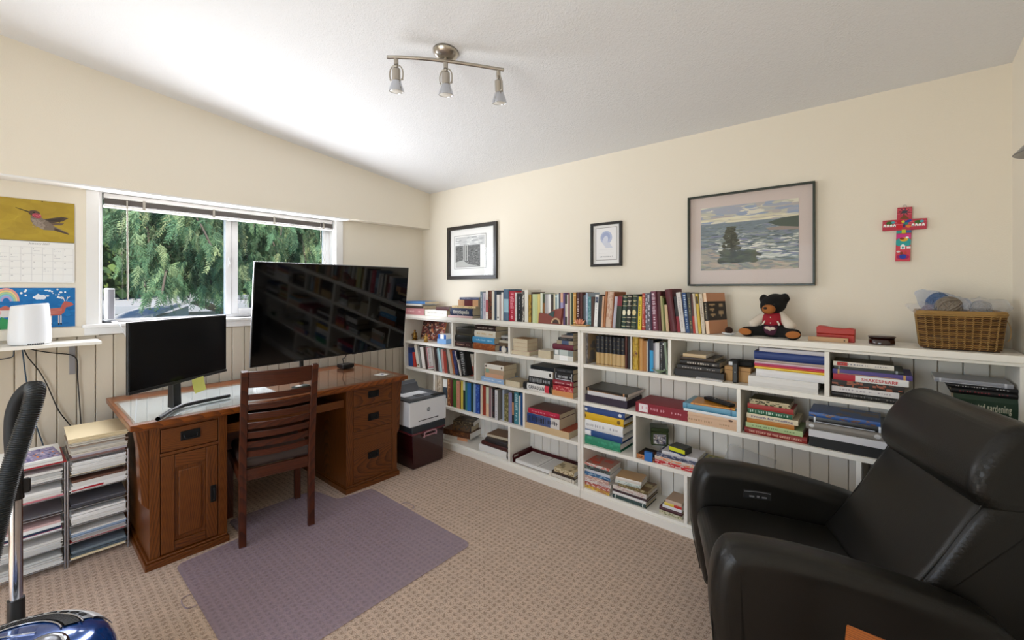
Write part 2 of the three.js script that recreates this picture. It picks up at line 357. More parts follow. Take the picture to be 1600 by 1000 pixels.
  // glass sheets on the desktop and the papers under the left one
  solo('glass_sheet', [bx(-3.43, -2.815, .7622, .768, -1.648, -.385, .0012)], M.deskGlass, 'large clear glass sheet covering the left and middle of the desktop', 'glass sheet');
  solo('glass_sheet', [bx(-3.43, -2.815, .7622, .768, -1.945, -1.654, .0012)], M.deskGlass, 'small clear glass sheet covering the right end of the desktop', 'glass sheet');
}

// ---------------------------------------------------------------- dining style chair in front of the desk
{
  const yaw = Math.atan2(-.985, -.174), c = thing('desk_chair', 'dark brown wooden ladder back chair with leather seat at the desk', 'chair', -2.655, 0, -1.003, yaw);
  // local: z forward (to the desk), x sideways; rear posts at z = 0
  const W = .178;
  for (const s of [-1, 1]) {
    const post = slab([[.016, 0], [-.016, 0], [-.020, .40], [-.030, .55], [-.098, .985], [-.074, .992], [-.004, .56], [.020, .40]], .036, .004);
    post.rotateY(-Math.PI / 2); post.translate(s * W, 0, 0);
    part('rear_leg', muv(post), M.chairWood, c);
    part('front_leg', off(bx(s * .195 - .019, s * .195 + .019, 0, .42, .40, .438, .004), s * .3, 0), M.chairWood, c);
  }
  const zAt = (y) => y < .5 ? -.006 : -.006 - (y - .5) * .165;
  const slat = (y0, y1, name) => {
    const n = 12, pos = [], idx = [], t = .013;
    for (let i = 0; i <= n; i++) {
      const u = i / n * 2 - 1, x = u * (W - .017), bow = -.030 * (1 - u * u);
      for (const [y, k] of [[y0, 1], [y1, 1], [y1, -1], [y0, -1]]) pos.push(x, y, zAt(y) + bow + k * t / 2);
    }
    for (let i = 0; i < n; i++) for (let k = 0; k < 4; k++) { const a = i * 4 + k, b = i * 4 + (k + 1) % 4; idx.push(a, b, a + 4, b, b + 4, a + 4); }
    const g = new THREE.BufferGeometry(); g.setAttribute('position', new THREE.Float32BufferAttribute(pos, 3)); g.setIndex(idx);
    const q = toCreasedNormals(g, .6); return part(name, off(muv(q, 'x'), y0 * 3, y1), M.chairWood, c);
  };
  slat(.895, .985, 'top_rail');
  for (let i = 0; i < 7; i++) slat(.497 + i * .0545, .497 + i * .0545 + .034, 'slat');
  part('seat_rail', [bx(-W + .016, W - .016, .365, .425, -.010, .012, .002, 'x')], M.chairWood, c);
  part('seat_rail', [bx(-.185, .185, .365, .425, .405, .428, .002, 'x')], M.chairWood, c);
  for (const s of [-1, 1]) part('seat_rail', bx(s * .186 - .011, s * .186 + .011, .365, .425, .0, .41, .002, 'z'), M.chairWood, c);
  part('seat_cushion', bx(-.188, .188, .425, .488, -.002, .43, .026, 'z', 4), M.seatPad, c);
}

// ---------------------------------------------------------------- chair mat
{
  const s = new THREE.Shape(); const P = (x, z) => [x, -z];
  const rr = (pts, r) => { // rounded polygon
    pts.forEach((p, i) => { const a = pts[(i + pts.length - 1) % pts.length], b = pts[(i + 1) % pts.length], A = new THREE.Vector2(...a), B = new THREE.Vector2(...b), Q = new THREE.Vector2(...p);
      const q0 = Q.clone().add(A.clone().sub(Q).setLength(r)), q1 = Q.clone().add(B.clone().sub(Q).setLength(r));
      i ? s.lineTo(q0.x, q0.y) : s.moveTo(q0.x, q0.y); s.quadraticCurveTo(Q.x, Q.y, q1.x, q1.y); });
    s.closePath();
  };
  rr([P(-1.735, -1.672), P(-1.735, -.545), P(-2.765, -.545), P(-2.79, -.86), P(-3.05, -.86), P(-3.05, -1.385), P(-2.79, -1.435), P(-2.765, -1.672)], .05);
  const g = new THREE.ExtrudeGeometry(s, { depth: .003, bevelEnabled: true, bevelSize: .003, bevelThickness: .001, bevelSegments: 1, bevelOffset: -.003 });
  g.rotateX(-Math.PI / 2); g.translate(0, .0025, 0);
  const m = thing('chair_mat', 'translucent violet grey plastic chair mat on the carpet under the chair', 'mat');
  M.mat = phys(0xab9bb2, 0.3, { transparent: true, opacity: 0.34, bumpMap: rep(carpetBump, 5, 5), bumpScale: .0006 });
  part('sheet', muv(g), M.mat, m);
  for (const [x, z] of [[-2.36, -1.675], [-2.4, -.542]]) part('hanging_tab', tube([[x - .055, .004, z], [x - .045, .004, z + (z < -1 ? -.035 : .035)], [x + .045, .004, z + (z < -1 ? -.035 : .035)], [x + .055, .004, z]], .0028, 20, 5), M.mat, m);
}

// ---------------------------------------------------------------- leather recliner
{
  const a = 23 * Math.PI / 180;
  const r = thing('recliner', 'large black leather recliner with angled arms in front of the bookcase', 'recliner', -.141, 0, -1.994, Math.atan2(-Math.cos(a), Math.sin(a)));
  const L = M.leather;
  // side profiles are drawn as (z, y) and extruded sideways
  const side = (pts, t, x, b, bs = 6, crease = .9) => { let g = slab(pts, t, b, true, bs); g.rotateY(-Math.PI / 2); g.translate(x, 0, 0); g = toCreasedNormals(g, crease); return muv(g, 'z'); };
  for (const s of [-1, 1]) {
    const arm = part('arm', side([[.40, .06], [.435, .22], [.458, .40], [.452, .52], [.425, .595], [.37, .624], [.22, .622], [.06, .602], [-.12, .567], [-.25, .525], [-.32, .46], [-.36, .36], [-.37, .2], [-.36, .06], [-.2, .05], [.2, .05]], .15, s * .332, .055), L, r);
    part('seam', tube([[s * .368, .08, .41], [s * .368, .25, .443], [s * .368, .40, .4545], [s * .368, .52, .4485], [s * .368, .59, .424]], .0024, 24, 5), M.leatherSeam, arm);
    for (const z of [.3, -.36]) part('foot', bx(s * .33 - .03, s * .33 + .03, 0, .06, z, z + .06, .004), M.blackMatt, r);
  }
  part('footrest_panel', side([[.38, .09], [.405, .2], [.41, .36], [.36, .39], [.2, .38], [.2, .08]], .505, 0, .02), L, r);
  part('base', bx(-.27, .27, .05, .30, -.40, .36, .02), M.blackMatt, r);
  part('seat_cushion', side([[.415, .335], [.437, .375], [.425, .425], [.37, .452], [.2, .456], [.0, .44], [-.12, .425], [-.16, .38], [-.12, .33], [.2, .32]], .515, 0, .03), L, r);
  part('backrest', side([[-.10, .37], [-.065, .43], [-.11, .50], [-.17, .59], [-.225, .69], [-.268, .765], [-.30, .80], [-.36, .815], [-.455, .80], [-.474, .66], [-.462, .50], [-.43, .36], [-.34, .30], [-.20, .32]], .556, 0, .042, 8), L, r);
  part('headrest', side([[-.285, .792], [-.262, .835], [-.272, .90], [-.305, .965], [-.35, 1.022], [-.405, 1.04], [-.455, 1.015], [-.478, .93], [-.474, .83], [-.42, .785], [-.33, .775]], .56, 0, .042, 8), L, r);
  // outer back shell behind the cushions
  part('back_shell', side([[-.36, .30], [-.38, .55], [-.40, .78], [-.41, .90], [-.43, .97], [-.468, .98], [-.487, .93], [-.489, .80], [-.476, .55], [-.45, .30], [-.41, .16], [-.36, .18]], .54, 0, .03, 6), L, r);
  for (const s of [-1, 1]) part('seam', tube([[s * .258, .46, -.098], [s * .258, .55, -.151], [s * .258, .65, -.210], [s * .258, .755, -.268], [s * .259, .80, -.293], [s * .259, .85, -.274], [s * .259, .91, -.284], [s * .258, .97, -.317], [s * .257, 1.02, -.36]], .0022, 28, 5), M.leatherSeam, r);
  const cp = part('control_panel', bx(-.262, -.2555, .50, .537, .13, .245, .003), M.blackMatt, r, 'black switch panel on the inner side of the far arm');
  part('switch', [bx(-.256, -.253, .507, .514, .15, .17, .001), bx(-.256, -.253, .507, .516, .18, .19, .001), bx(-.256, -.253, .507, .514, .2, .22, .001)], M.greyMetal, cp);
  part('chrome_strip', tube([[-.2545, .53, .135], [-.2545, .533, .188], [-.2545, .53, .24]], .0012, 10, 5), M.greyMetal, cp);
}
// oak side table between the recliner and the camera
{
  const t = thing('side_table', 'honey oak side table whose corner shows before the recliner', 'table', .19, 0, -1.1);
  part('tabletop', off(bx(-.254, .235, .576, .6, -.26, .26, .005, 'x', 2), .2, .1), M.orangeOak, t);
  part('apron', [bx(-.225, .21, .5, .576, -.235, -.215, .002, 'x'), bx(-.225, .21, .5, .576, .215, .235, .002, 'x'), bx(-.225, -.205, .5, .576, -.235, .235, .002, 'z'), bx(.19, .21, .5, .576, -.235, .235, .002, 'z')], M.orangeOak, t);
  for (const sx of [-.21, .195]) for (const sz of [-.22, .22]) part('leg', bx(sx - .02, sx + .02, 0, .576, sz - .02, sz + .02, .003), M.orangeOak, t);
}

// ---------------------------------------------------------------- books, magazines, binders and boxes on the shelves
// every spine and cover has its own cell in one printed sheet
const sheet = document.createElement('canvas'); sheet.width = sheet.height = 2048;
const ink = sheet.getContext('2d');
const CW = 256, CH = 32;
function strokes(c, x0, x1, y0, y1, color) {
  c.fillStyle = color; let x = x0;
  while (x < x1 - 3) { const w = R(3, 9), h = (y1 - y0) * R(.7, 1); c.fillRect(x, y0 + (y1 - y0 - h) * R(0, 1), Math.min(w, x1 - x) * .62, h); if (rnd() < .5) c.fillRect(x, (y0 + y1) / 2 - 1, w, 2); x += w + (rnd() < .18 ? 8 : 2.4); }
}
function printCell(n, color, marks, coverColor) {
  const X = (n % 8) * CW, Y = Math.floor(n / 8) * CH, c = ink, S = 200;
  c.save(); c.beginPath(); c.rect(X, Y, CW, CH); c.clip();
  c.fillStyle = color; c.fillRect(X, Y, CW, CH);
  if (coverColor) { c.fillStyle = coverColor; c.fillRect(X + S, Y, CW - S, CH); }
  for (const m of marks ? marks.split('+') : []) {
    let col = m.slice(m.indexOf('#')), k = m[0], body = m.slice(1, m.indexOf('#'));
    c.fillStyle = col;
    if (k === 'T' || k === 'S') {
      if (body) { const f = k === 'S' ? 20 : body.length > 20 ? 15 : body.length > 12 ? 17 : 22; c.font = 'bold ' + f + 'px ' + (body[0] === 'F' ? 'serif' : 'sans-serif'); c.textBaseline = 'middle'; const w = k === 'S' ? 96 : 168, tw = Math.min(w, c.measureText(body).width); c.fillText(body, X + (k === 'S' ? 78 : 100 - tw / 2), Y + 17, w); }
      else { strokes(c, X + 40, X + 150, Y + 10, Y + 22, col); strokes(c, X + 165, X + 188, Y + 11, Y + 21, col); }
    } else if (k === 't') { if (m[1] === 't') { strokes(c, X + 12, X + 120, Y + 6, Y + 25, col); strokes(c, X + 130, X + 186, Y + 9, Y + 22, col); } else { strokes(c, X + 26, X + 118, Y + 11, Y + 20, col); strokes(c, X + 140, X + 178, Y + 12, Y + 19, col); } }
    else if (k === 'b') { c.fillRect(X + 14, Y, 5, CH); c.fillRect(X + 178, Y, 6, CH); c.fillRect(X + 20, Y + 25, 150, 4); }
    else if (k === 'd') { c.beginPath(); c.arc(X + 178, Y + 16, 8, 0, 7); c.fill(); }
    else if (k === 'o') { c.beginPath(); c.arc(X + 16, Y + 16, 7, 0, 7); c.fill(); if (!marks.includes('d')) { c.beginPath(); c.arc(X + 178, Y + 16, 7, 0, 7); c.fill(); } }
    else if (k === 'p') c.fillRect(X + 62, Y, 84, CH);
    else if (k === 'q') c.fillRect(X + 14, Y + 4, 36, CH - 8);
    else if (k === 'P') c.fillRect(X, Y, 62, CH);
    else if (k === 'V') c.fillRect(X + 30, Y, 135, CH);
    else if (k === 'Y') c.fillRect(X + 158, Y, 30, CH);
    else if (k === 'r') c.fillRect(X + 112, Y, 88, CH);
    else if (k === 'R') c.fillRect(X + 66, Y, 128, CH);
    else if (k === 'B') { c.fillStyle = col; c.fillRect(X + 112, Y, 88, CH); c.fillStyle = '#6a4a2c'; c.fillRect(X + 188, Y, 4, CH); c.fillStyle = '#8a7a58'; for (const q of [24, 52, 80]) c.fillRect(X + q, Y + 9, 3, 14); }
    else if (k === 'g') { for (const q of [10, 34, 62, 132, 158, 184]) c.fillRect(X + q, Y + 2, 3, CH - 4); strokes(c, X + 38, X + 60, Y + 8, Y + 24, col); }
    else if (k === 'e') { c.beginPath(); c.ellipse(X + 104, Y + 16, 17, 11, 0, 0, 7); c.fill(); }
    else if (k === 'c') { c.fillRect(X + 44, Y, 92, CH); strokes(c, X + 52, X + 128, Y + 10, Y + 22, '#cbbf9a'); c.fillStyle = col; c.fillRect(X + S + 13, Y, 24, CH); strokes(c, X + S + 16, X + S + 35, Y + 5, Y + 14, '#b59a74'); strokes(c, X + S + 16, X + S + 35, Y + 18, Y + 28, '#b59a74'); }
    else if (k === 'x') { for (let i = 0; i < 26; i++) c.fillRect(X + R(0, 196), Y + R(0, 28), R(4, 20), R(3, 10)); for (let i = 0; i < 9; i++) c.fillRect(X + S + R(4, 46), Y + R(3, 24), R(4, 14), R(3, 9)); }
  }
  c.restore();
  const e = .7;
  return { s0: (X + e) / 2048, s1: (X + S - e) / 2048, c0: (X + S + 2) / 2048, c1: (X + CW - 2) / 2048, v0: 1 - (Y + CH - e) / 2048, v1: 1 - (Y + e) / 2048 };
}
const sheetTex = new THREE.CanvasTexture(sheet); sheetTex.colorSpace = THREE.SRGBColorSpace; sheetTex.wrapS = sheetTex.wrapT = THREE.ClampToEdgeWrapping;
M.cover = std(0xffffff, 0.5, { map: sheetTex });
M.coverGloss = std(0xffffff, 0.3, { map: sheetTex });
const pageTex = pix(64, 256, (u, v, x, y) => { const k = .86 + .14 * N3(x * .3, y * 1.7); return [.90 * k, .84 * k, .72 * k]; }, true);
pageTex.repeat.set(20, 12);
M.pages = std(0xffffff, 0.9, { map: pageTex });
M.pagesWhite = std(0xf2efe8, 0.9);
// local frame: spine faces +z, x = thickness (centred), y up from 0, z = 0 at the spine, boards run back to -D
function coverGeo(T, H, D, bt, r, q) {
  const hT = T / 2, o = [[-hT, -D], [-hT, -r], [-hT * .55, -r * .25], [0, 0], [hT * .55, -r * .25], [hT, -r], [hT, -D]];
  const i = [[-hT + bt, -D], [-hT + bt, -r - bt], [-hT * .5, -r * .25 - bt], [0, -bt], [hT * .5, -r * .25 - bt], [hT - bt, -r - bt], [hT - bt, -D]];
  const pos = [], uv = [];
  const P = (p, y, spine) => { pos.push(p[0], y, p[1]); if (spine) uv.push(mix(q.s1, q.s0, y / H), mix(q.v0, q.v1, (p[0] + hT) / T)); else uv.push(mix(q.c1, q.c0, y / H), mix(q.v0, q.v1, clamp(-p[1] / D))); };
  const quad = (a, ya, b, yb, c, yc, d, yd, s) => { P(a, ya, s); P(b, yb, s); P(c, yc, s); P(a, ya, s); P(c, yc, s); P(d, yd, s); };
  for (let k = 0; k < 6; k++) { const s = k > 0 && k < 5; quad(o[k], 0, o[k + 1], 0, o[k + 1], H, o[k], H, s); quad(i[k + 1], 0, i[k], 0, i[k], H, i[k + 1], H, false); quad(o[k], H, o[k + 1], H, i[k + 1], H, i[k], H, false); quad(o[k + 1], 0, o[k], 0, i[k], 0, i[k + 1], 0, false); }
  quad(o[0], 0, o[0], H, i[0], H, i[0], 0, false); quad(o[6], H, o[6], 0, i[6], 0, i[6], H, false);
  const g = new THREE.BufferGeometry();
  g.setAttribute('position', new THREE.Float32BufferAttribute(pos, 3)); g.setAttribute('uv', new THREE.Float32BufferAttribute(uv, 2));
  g.computeVertexNormals();
  return g;
}
function boxGeo(T, H, D, q) {
  const g = new RoundedBoxGeometry(T, H, D, 1, Math.min(.002, T * .2)); g.translate(0, H / 2, -D / 2);
  const p = g.attributes.position, n = g.attributes.normal, t = g.attributes.uv;
  for (let i = 0; i < p.count; i++) {
    const y = clamp(p.getY(i) / H);
    if (n.getZ(i) > .5) t.setXY(i, mix(q.s1, q.s0, y), mix(q.v0, q.v1, clamp(p.getX(i) / T + .5))); else t.setXY(i, mix(q.c1, q.c0, y), mix(q.v0, q.v1, clamp(-p.getZ(i) / D)));
  }
  return g;
}
let cells = 0;
function book(how, flags, x, y, z, T, H, D, lean, yaw, color, marks, coverColor, name, category, label, group) {
  const q = printCell(cells++, color, marks, coverColor);
  const o = thing(name, label, category, x, y, z, 0, group);
  const k = flags[0], binder = name === 'ring_binder';
  const inner = [];
  if (k === 'b' && !binder) {
    inner.push(part('body', boxGeo(T, H, D, q), M.cover, o));
  } else {
    const hard = k === 'h' || binder, bt = Math.min(hard ? .003 : k === 'm' ? .0004 : .0009, T * .22), r = hard ? Math.min(T * .28, .007) : Math.min(T * .12, .0015), ins = hard ? .0045 : .0006;
    inner.push(part('cover', coverGeo(T, H, D, bt, r, q), k === 'm' ? M.coverGloss : M.cover, o));
    const pt = binder ? T * .55 : T - 2 * bt - .0003;
    inner.push(part('pages', bx(-pt / 2, pt / 2, ins, H - ins, -D + ins, -r - bt - .0008, 0, 'z'), binder || k === 'm' ? M.pagesWhite : M.pages, o));
  }
  if (flags.includes('r')) for (const m of inner) { m.rotation.y = Math.PI; m.position.z = -D; }
  if (how === 's') { o.rotation.z = -lean; o.position.y = y + T / 2 * Math.abs(Math.sin(lean)) + .0003; o.rotation.order = 'YXZ'; o.rotation.y = yaw; }
  else {                                                     // lying flat, head of the spine to the left
    for (const m of inner) { m.rotation.order = 'YXZ'; const a = m.rotation.y; m.rotation.set(0, 0, 0); m.geometry.translate(0, -H / 2, 0); if (a) { m.geometry.rotateY(Math.PI); m.geometry.translate(0, 0, -D); m.position.z = 0; } m.geometry.rotateZ(Math.PI / 2); m.geometry.translate(0, T / 2, 0); }
    o.position.y = y + .0003; o.rotation.y = yaw;
  }
  return o;
}
const SET = 'matching dark navy and tan volumes';
for (const b of [
['f','p',-3.4819,1.178,-2.57,.0614,.3155,.225,0,0.0,'#c98b90','t#f4d8d8','','book','book',"dusty pink hardback at the bottom, left end of the bookcase top"],
['f','p',-3.4785,1.2397,-2.57,.0258,.279,.17,0,0.0,'#3a302a','','','notebook','notebook',"thin dark brown notebook under white papers, left end of the bookcase top"],
['f','m',-3.4884,1.2657,-2.57,.0174,.2592,.17,0,0.0,'#ecebe4','','','booklet','booklet',"thin white booklet under the blue one, left end of the bookcase top"],
['f','p',-3.4637,1.2834,-2.57,.0258,.3086,.17,0,0.0,'#4d86c4','b#2c5f9c','','book','book',"bright blue paperback topping the pile, left end of the bookcase top"],
['f','p',-3.1511,1.178,-2.57,.0552,.3167,.225,0,0.0,'#efece4','t#b9b4aa','','book','book',"white paperback next to the pink hardback, bookcase top, left"],
['f','p',-3.0523,1.2335,-2.57,.0299,.1894,.19,0,0.0,'#4a1d1c','','','book','book',"dark maroon paperback on top of the white one, bookcase top, left"],
['f','p',-2.8114,1.178,-2.565,.0174,.3158,.225,0,0.0,'#d8b4b4','','','book','book',"thin pale pink book at the very bottom, bookcase top, pile before the upright row"],
['f','h',-2.7983,1.1957,-2.565,.0664,.2896,.2143,0,0.0,'#1a2a4e','TEncyclopedia#e9e4d2','','book','book',"thick navy encyclopedia with a white spine title, bookcase top, pile before the upright row"],
['f','p',-2.7658,1.2624,-2.565,.0201,.3027,.14,0,0.0,'#e8cf9f','t#7a5a2c','','book','book',"thin cream paperback lying on the encyclopedia, bookcase top, pile before the upright row"],
['f','p',-2.7079,1.2828,-2.565,.0538,.2486,.13,0,0.0,'#d9a87e','p#6b2f33','','book','book',"tan paperback with a plum spine panel, bookcase top, pile before the upright row"],
['f','p',-2.6957,1.337,-2.565,.0209,.2395,.12,0,0.0,'#5f6788','t#c9cede','','book','book',"slate blue pocket book on top, bookcase top, pile before the upright row"],
['s','p',-2.539,1.178,-2.56,.0302,.2324,.1627,0,0.0,'#7d8fa0','t#d5dde4','','book','book',"slim blue grey paperback first, bookcase top row"],
['s','p',-2.5068,1.178,-2.56,.0343,.2246,.1572,0,0.0,'#cfc9d6','t#8d86a0','','book','book',"pale lilac paperback second, bookcase top row"],
['s','p',-2.4759,1.178,-2.56,.0273,.2354,.1648,0,0.0,'#f0ebe4','p#c96a72+t#5a3040','','book','book',"white paperback with a pink patch, third, bookcase top row"],
['s','p',-2.4419,1.178,-2.56,.0408,.2409,.1686,0,0.0,'#70402c','x#3b2a20','','book','book',"mottled brown hardback left of the cream gap, bookcase top row"],
['s','p',-2.4064,1.178,-2.56,.0259,.2358,.165,0,0.0,'#e4dfcf','','','book','book',"cream paperback right of the mottled brown one, bookcase top row"],
['s','p',-2.3795,1.178,-2.56,.0235,.2411,.1688,0,0.0,'#3c4a5c','','','book','book',"dark slate hardback left of the plain white spines, bookcase top row"],
['s','p',-2.3505,1.178,-2.56,.0289,.2075,.1452,0,0.0,'#eeece6','d#444444','','book','book',"white paperback with a small dot on its spine, bookcase top row"],
['s','p',-2.3252,1.178,-2.56,.0216,.2062,.1443,0,0.0,'#b8a8a2','','','book','book',"thin taupe paperback between two white ones, bookcase top row"],
['s','p',-2.3057,1.178,-2.56,.0173,.227,.1589,0,0.0,'#f2f0ec','','','book','book',"thin white paperback beside a tall slate book, bookcase top row"],
['s','h',-2.2684,1.178,-2.56,.0519,.2513,.1759,0,0.0,'#54708c','p#9fc4d6','','book','book',"tall slate blue hardback left of the crimson one, bookcase top row"],
['s','h',-2.2044,1.178,-2.56,.0666,.2378,.1664,0,0.0,'#b01232','tt#f2b9c2','','book','book',"wide crimson hardback with pale lettering, bookcase top row"],
['s','p',-2.1609,1.178,-2.56,.019,.2269,.1589,0,0.0,'#d9d4cf','t#888080','','book','book',"thin pale grey book between crimson and black, bookcase top row"],
['s','p',-2.1252,1.178,-2.56,.0459,.2197,.1538,0,0.0,'#16181d','t#9aa0aa','','book','book',"black paperback with grey lettering, right of crimson, bookcase top row"],
['s','p',-2.0879,1.178,-2.56,.0248,.2383,.1668,0,0.0,'#55504c','x#d8d4cc','','book','book',"black and white speckled paperback, bookcase top row"],
['s','p',-2.0569,1.178,-2.56,.0333,.2458,.1721,0,0.0,'#e9e6dc','','','book','book',"plain cream hardback left of the mustard one, bookcase top row"],
['s','h',-2.0232,1.178,-2.56,.0304,.2094,.1466,0,0.0,'#b8902a','x#8a6a18','','book','book',"mustard yellow hardback, bookcase top row"],
['s','p',-2.0031,1.178,-2.56,.0099,.2305,.1613,0,0.0,'#3a2418','','','book','book',"thin dark brown book behind mustard, bookcase top row"],
['s','p',-1.9844,1.178,-2.56,.0251,.2156,.1509,0,0.0,'#c9d4a0','','','book','book',"pale green paperback, left of a twin, bookcase top row"],
['s','p',-1.9601,1.178,-2.56,.0236,.2158,.1511,0,0.0,'#c2ce98','','','book','book',"pale green paperback, right of a twin, bookcase top row"],
['s','p',-1.9354,1.178,-2.56,.0234,.2175,.1522,0,0.0,'#dcc878','','','book','book',"pale yellow paperback by the green twins, bookcase top row"],
['s','p',-1.9118,1.178,-2.56,.0202,.2239,.1567,0,0.0,'#e1e6d4','','','book','book',"greenish white paperback right of pale yellow, bookcase top row"],
['s','p',-1.8911,1.178,-2.56,.0188,.2179,.1525,0,0.0,'#3d4a2c','p#8a5a28','','book','book',"thin dark green and brown paperback, bookcase top row"],
['s','p',-1.8727,1.178,-2.56,.0146,.2166,.1516,0,0.0,'#a8a6a6','','','book','book',"grey paperback, left of two grey ones, bookcase top row"],
['s','p',-1.8573,1.178,-2.56,.0162,.2168,.1517,0,0.0,'#bcbabc','','','book','book',"light grey paperback, right of two grey ones, bookcase top row"],
['s','p',-1.8376,1.178,-2.56,.023,.217,.1519,0,0.0,'#f3f2ef','','','book','book',"plain white paperback right of the grey pair, bookcase top row"],
['s','p',-1.8136,1.178,-2.56,.0205,.2153,.1507,0,0.0,'#1c221a','t#7a2a20','','book','book',"black paperback between white and cream spines, bookcase top row"],
['s','p',-1.7957,1.178,-2.56,.0141,.2173,.1521,0,0.0,'#e0d6b4','','','book','book',"narrow cream paperback behind the arched ornament, bookcase top row"],
['s','p',-1.7807,1.178,-2.56,.0157,.2156,.1509,0,0.0,'#7f9a9c','b#dfe8e8','','book','book',"teal grey striped paperback, bookcase top row"],
['s','p',-1.7645,1.178,-2.56,.0167,.2176,.1523,0,0.0,'#dbe8e6','','','book','book',"mint white paperback, bookcase top row"],
['s','p',-1.7492,1.178,-2.56,.0139,.2261,.1582,0,0.0,'#22304a','','','book','book',"thin navy paperback left of lilac, bookcase top row"],
['s','p',-1.731,1.178,-2.56,.0215,.228,.1596,0,0.0,'#e2b298','p#a9a2cc','','book','book',"peach paperback with a lilac top, bookcase top row"],
['s','p',-1.7118,1.178,-2.56,.0136,.2264,.1584,0,0.0,'#6a5288','','','book','book',"thin purple paperback, bookcase top row"],
['s','p',-1.6936,1.178,-2.56,.0173,.2147,.1503,0,0.0,'#4a4440','p#d8d0c0','','book','book',"dark grey and cream paperback left of maroon, bookcase top row"],
['s','m',-1.6801,1.178,-2.56,.0097,.2157,.151,0,0.0,'#efe4dc','','','booklet','booklet',"very thin cream booklet left of maroon, bookcase top row"],
['s','p',-1.6688,1.178,-2.56,.0129,.2276,.1593,0,0.0,'#7d3044','','','book','book',"maroon paperback by the olive one, bookcase top row"],
['s','m',-1.656,1.178,-2.56,.0107,.2277,.1594,0,0.0,'#c5c4a6','','','booklet','booklet',"pale olive booklet, bookcase top row"],
['s','p',-1.6427,1.178,-2.56,.0148,.2269,.1588,0,0.0,'#2c3a22','','','book','book',"dark green paperback behind the shell ornament, bookcase top row"],
['s','p',-1.6227,1.178,-2.56,.0221,.2306,.1614,0,0.0,'#c08a3a','b#f0dc9a','','book','book',"golden brown paperback, bookcase top row"],
['s','h',-1.595,1.178,-2.56,.0311,.2326,.1628,0,0.0,'#42141c','T#f0e2d8','','book','book',"dark maroon hardback with white lettering, bookcase top row"],
['s','h',-1.5702,1.178,-2.56,.0185,.2319,.1623,0,0.0,'#562420','','','book','book',"plain russet brown hardback right of dark maroon, bookcase top row"],
['s','p',-1.5536,1.178,-2.56,.0127,.209,.1463,0,0.0,'#2a2422','','','booklet','booklet',"thin black brown booklet beside russet, bookcase top row"],
['s','p',-1.5399,1.178,-2.56,.0147,.2136,.1495,0,0.0,'#55606a','','','book','book',"dark grey blue paperback left of a white lettered one, bookcase top row"],
['s','p',-1.5242,1.178,-2.56,.0156,.2295,.1607,0,0.0,'#a4b6cc','t#ffffff','','book','book',"pale blue paperback with white lettering, bookcase top row"],
['s','p',-1.5042,1.178,-2.56,.0244,.2017,.1412,0,0.0,'#4f8690','x#88b4ba','','book','book',"shiny teal paperback, bookcase top row"],
['s','p',-1.4812,1.178,-2.56,.0197,.2012,.1408,0,0.0,'#4a2c24','','','book','book',"dark chocolate paperback left of the bright white one, bookcase top row"],
['s','p',-1.4576,1.178,-2.56,.0263,.2148,.1504,.0569,0.0,'#f1f0ee','q#33405c+t#b9b9bd','','book','book',"bright white leaning paperback with a dark square label, bookcase top row"],
['s','p',-1.4352,1.178,-2.56,.0145,.215,.1505,.0561,0.0,'#16171a','','','book','book',"black paperback leaning on the white one, bookcase top row"],
['s','p',-1.4217,1.178,-2.56,.0106,.2065,.1446,.0511,0.0,'#3a3838','','','book','book',"thin charcoal paperback, bookcase top row"],
['s','p',-1.4095,1.178,-2.56,.0129,.2068,.1447,.0577,0.0,'#d8b090','','','book','book',"thin peach paperback right of charcoal, bookcase top row"],
['s','h',-1.3948,1.178,-2.56,.0156,.2389,.1672,.0792,0.0,'#a8683a','','','book','book',"orange brown wooden looking hardback, bookcase top row"],
['s','h',-1.364,1.178,-2.56,.0438,.2365,.1656,.0793,0.0,'#d4b8a2','x#c29a84','','book','book',"wide beige pink hardback with faint marks, bookcase top row"],
['s','p',-1.3374,1.178,-2.56,.0074,.2354,.1648,.0783,0.0,'#8c4a1c','','','book','book',"thin rust book behind beige, bookcase top row"],
['s','p',-1.3227,1.178,-2.56,.0201,.206,.1442,.0978,0.0,'#b9b4c0','','','book','book',"pale lavender grey leaning paperback, bookcase top row"],
['s','p',-1.294,1.178,-2.56,.0352,.2085,.146,.0783,0.0,'#24301f','P#7d1626','','book','book',"dark green paperback with a crimson top panel, bookcase top row"],
['s','h',-1.2572,1.178,-2.56,.0329,.2147,.1503,.0706,0.0,'#203c34','g#d9cfa0+e#eee6c8','','book','book',"dark green leather volume with gold bands, left one of three, bookcase top row"],
['s','h',-1.2241,1.178,-2.56,.0315,.2182,.1527,.0604,0.0,'#2a2a26','g#e6dcc0+e#f4ecd0','','book','book',"near black leather volume with cream bands, middle one of three, bookcase top row"],
['s','h',-1.1893,1.178,-2.56,.0344,.2195,.1537,.0708,0.0,'#2c4030','g#c9b988+e#e4cf98','','book','book',"dark green leather volume with tan emblem, right one of three, bookcase top row"],
['s','p',-1.1631,1.178,-2.56,.0094,.2097,.1468,.0405,0.0,'#26323c','','','booklet','booklet',"thin navy booklet left of yellow, bookcase top row"],
['s','p',-1.1458,1.178,-2.56,.0219,.2066,.1446,.0205,0.0,'#e2c92c','t#2a2a20','','book','book',"bright yellow paperback with black lettering, bookcase top row"],
['s','h',-1.1202,1.178,-2.56,.0242,.2285,.1599,.0111,0.0,'#b03428','b#e8c8a0+t#e0a090','','book','book',"brick red hardback with a cream band, bookcase top row"],
['s','p',-1.0904,1.178,-2.56,.0304,.2295,.1607,-.0105,0.0,'#5d5a66','x#c4c0cc','','book','book',"grey speckled paperback right of brick red, bookcase top row"],
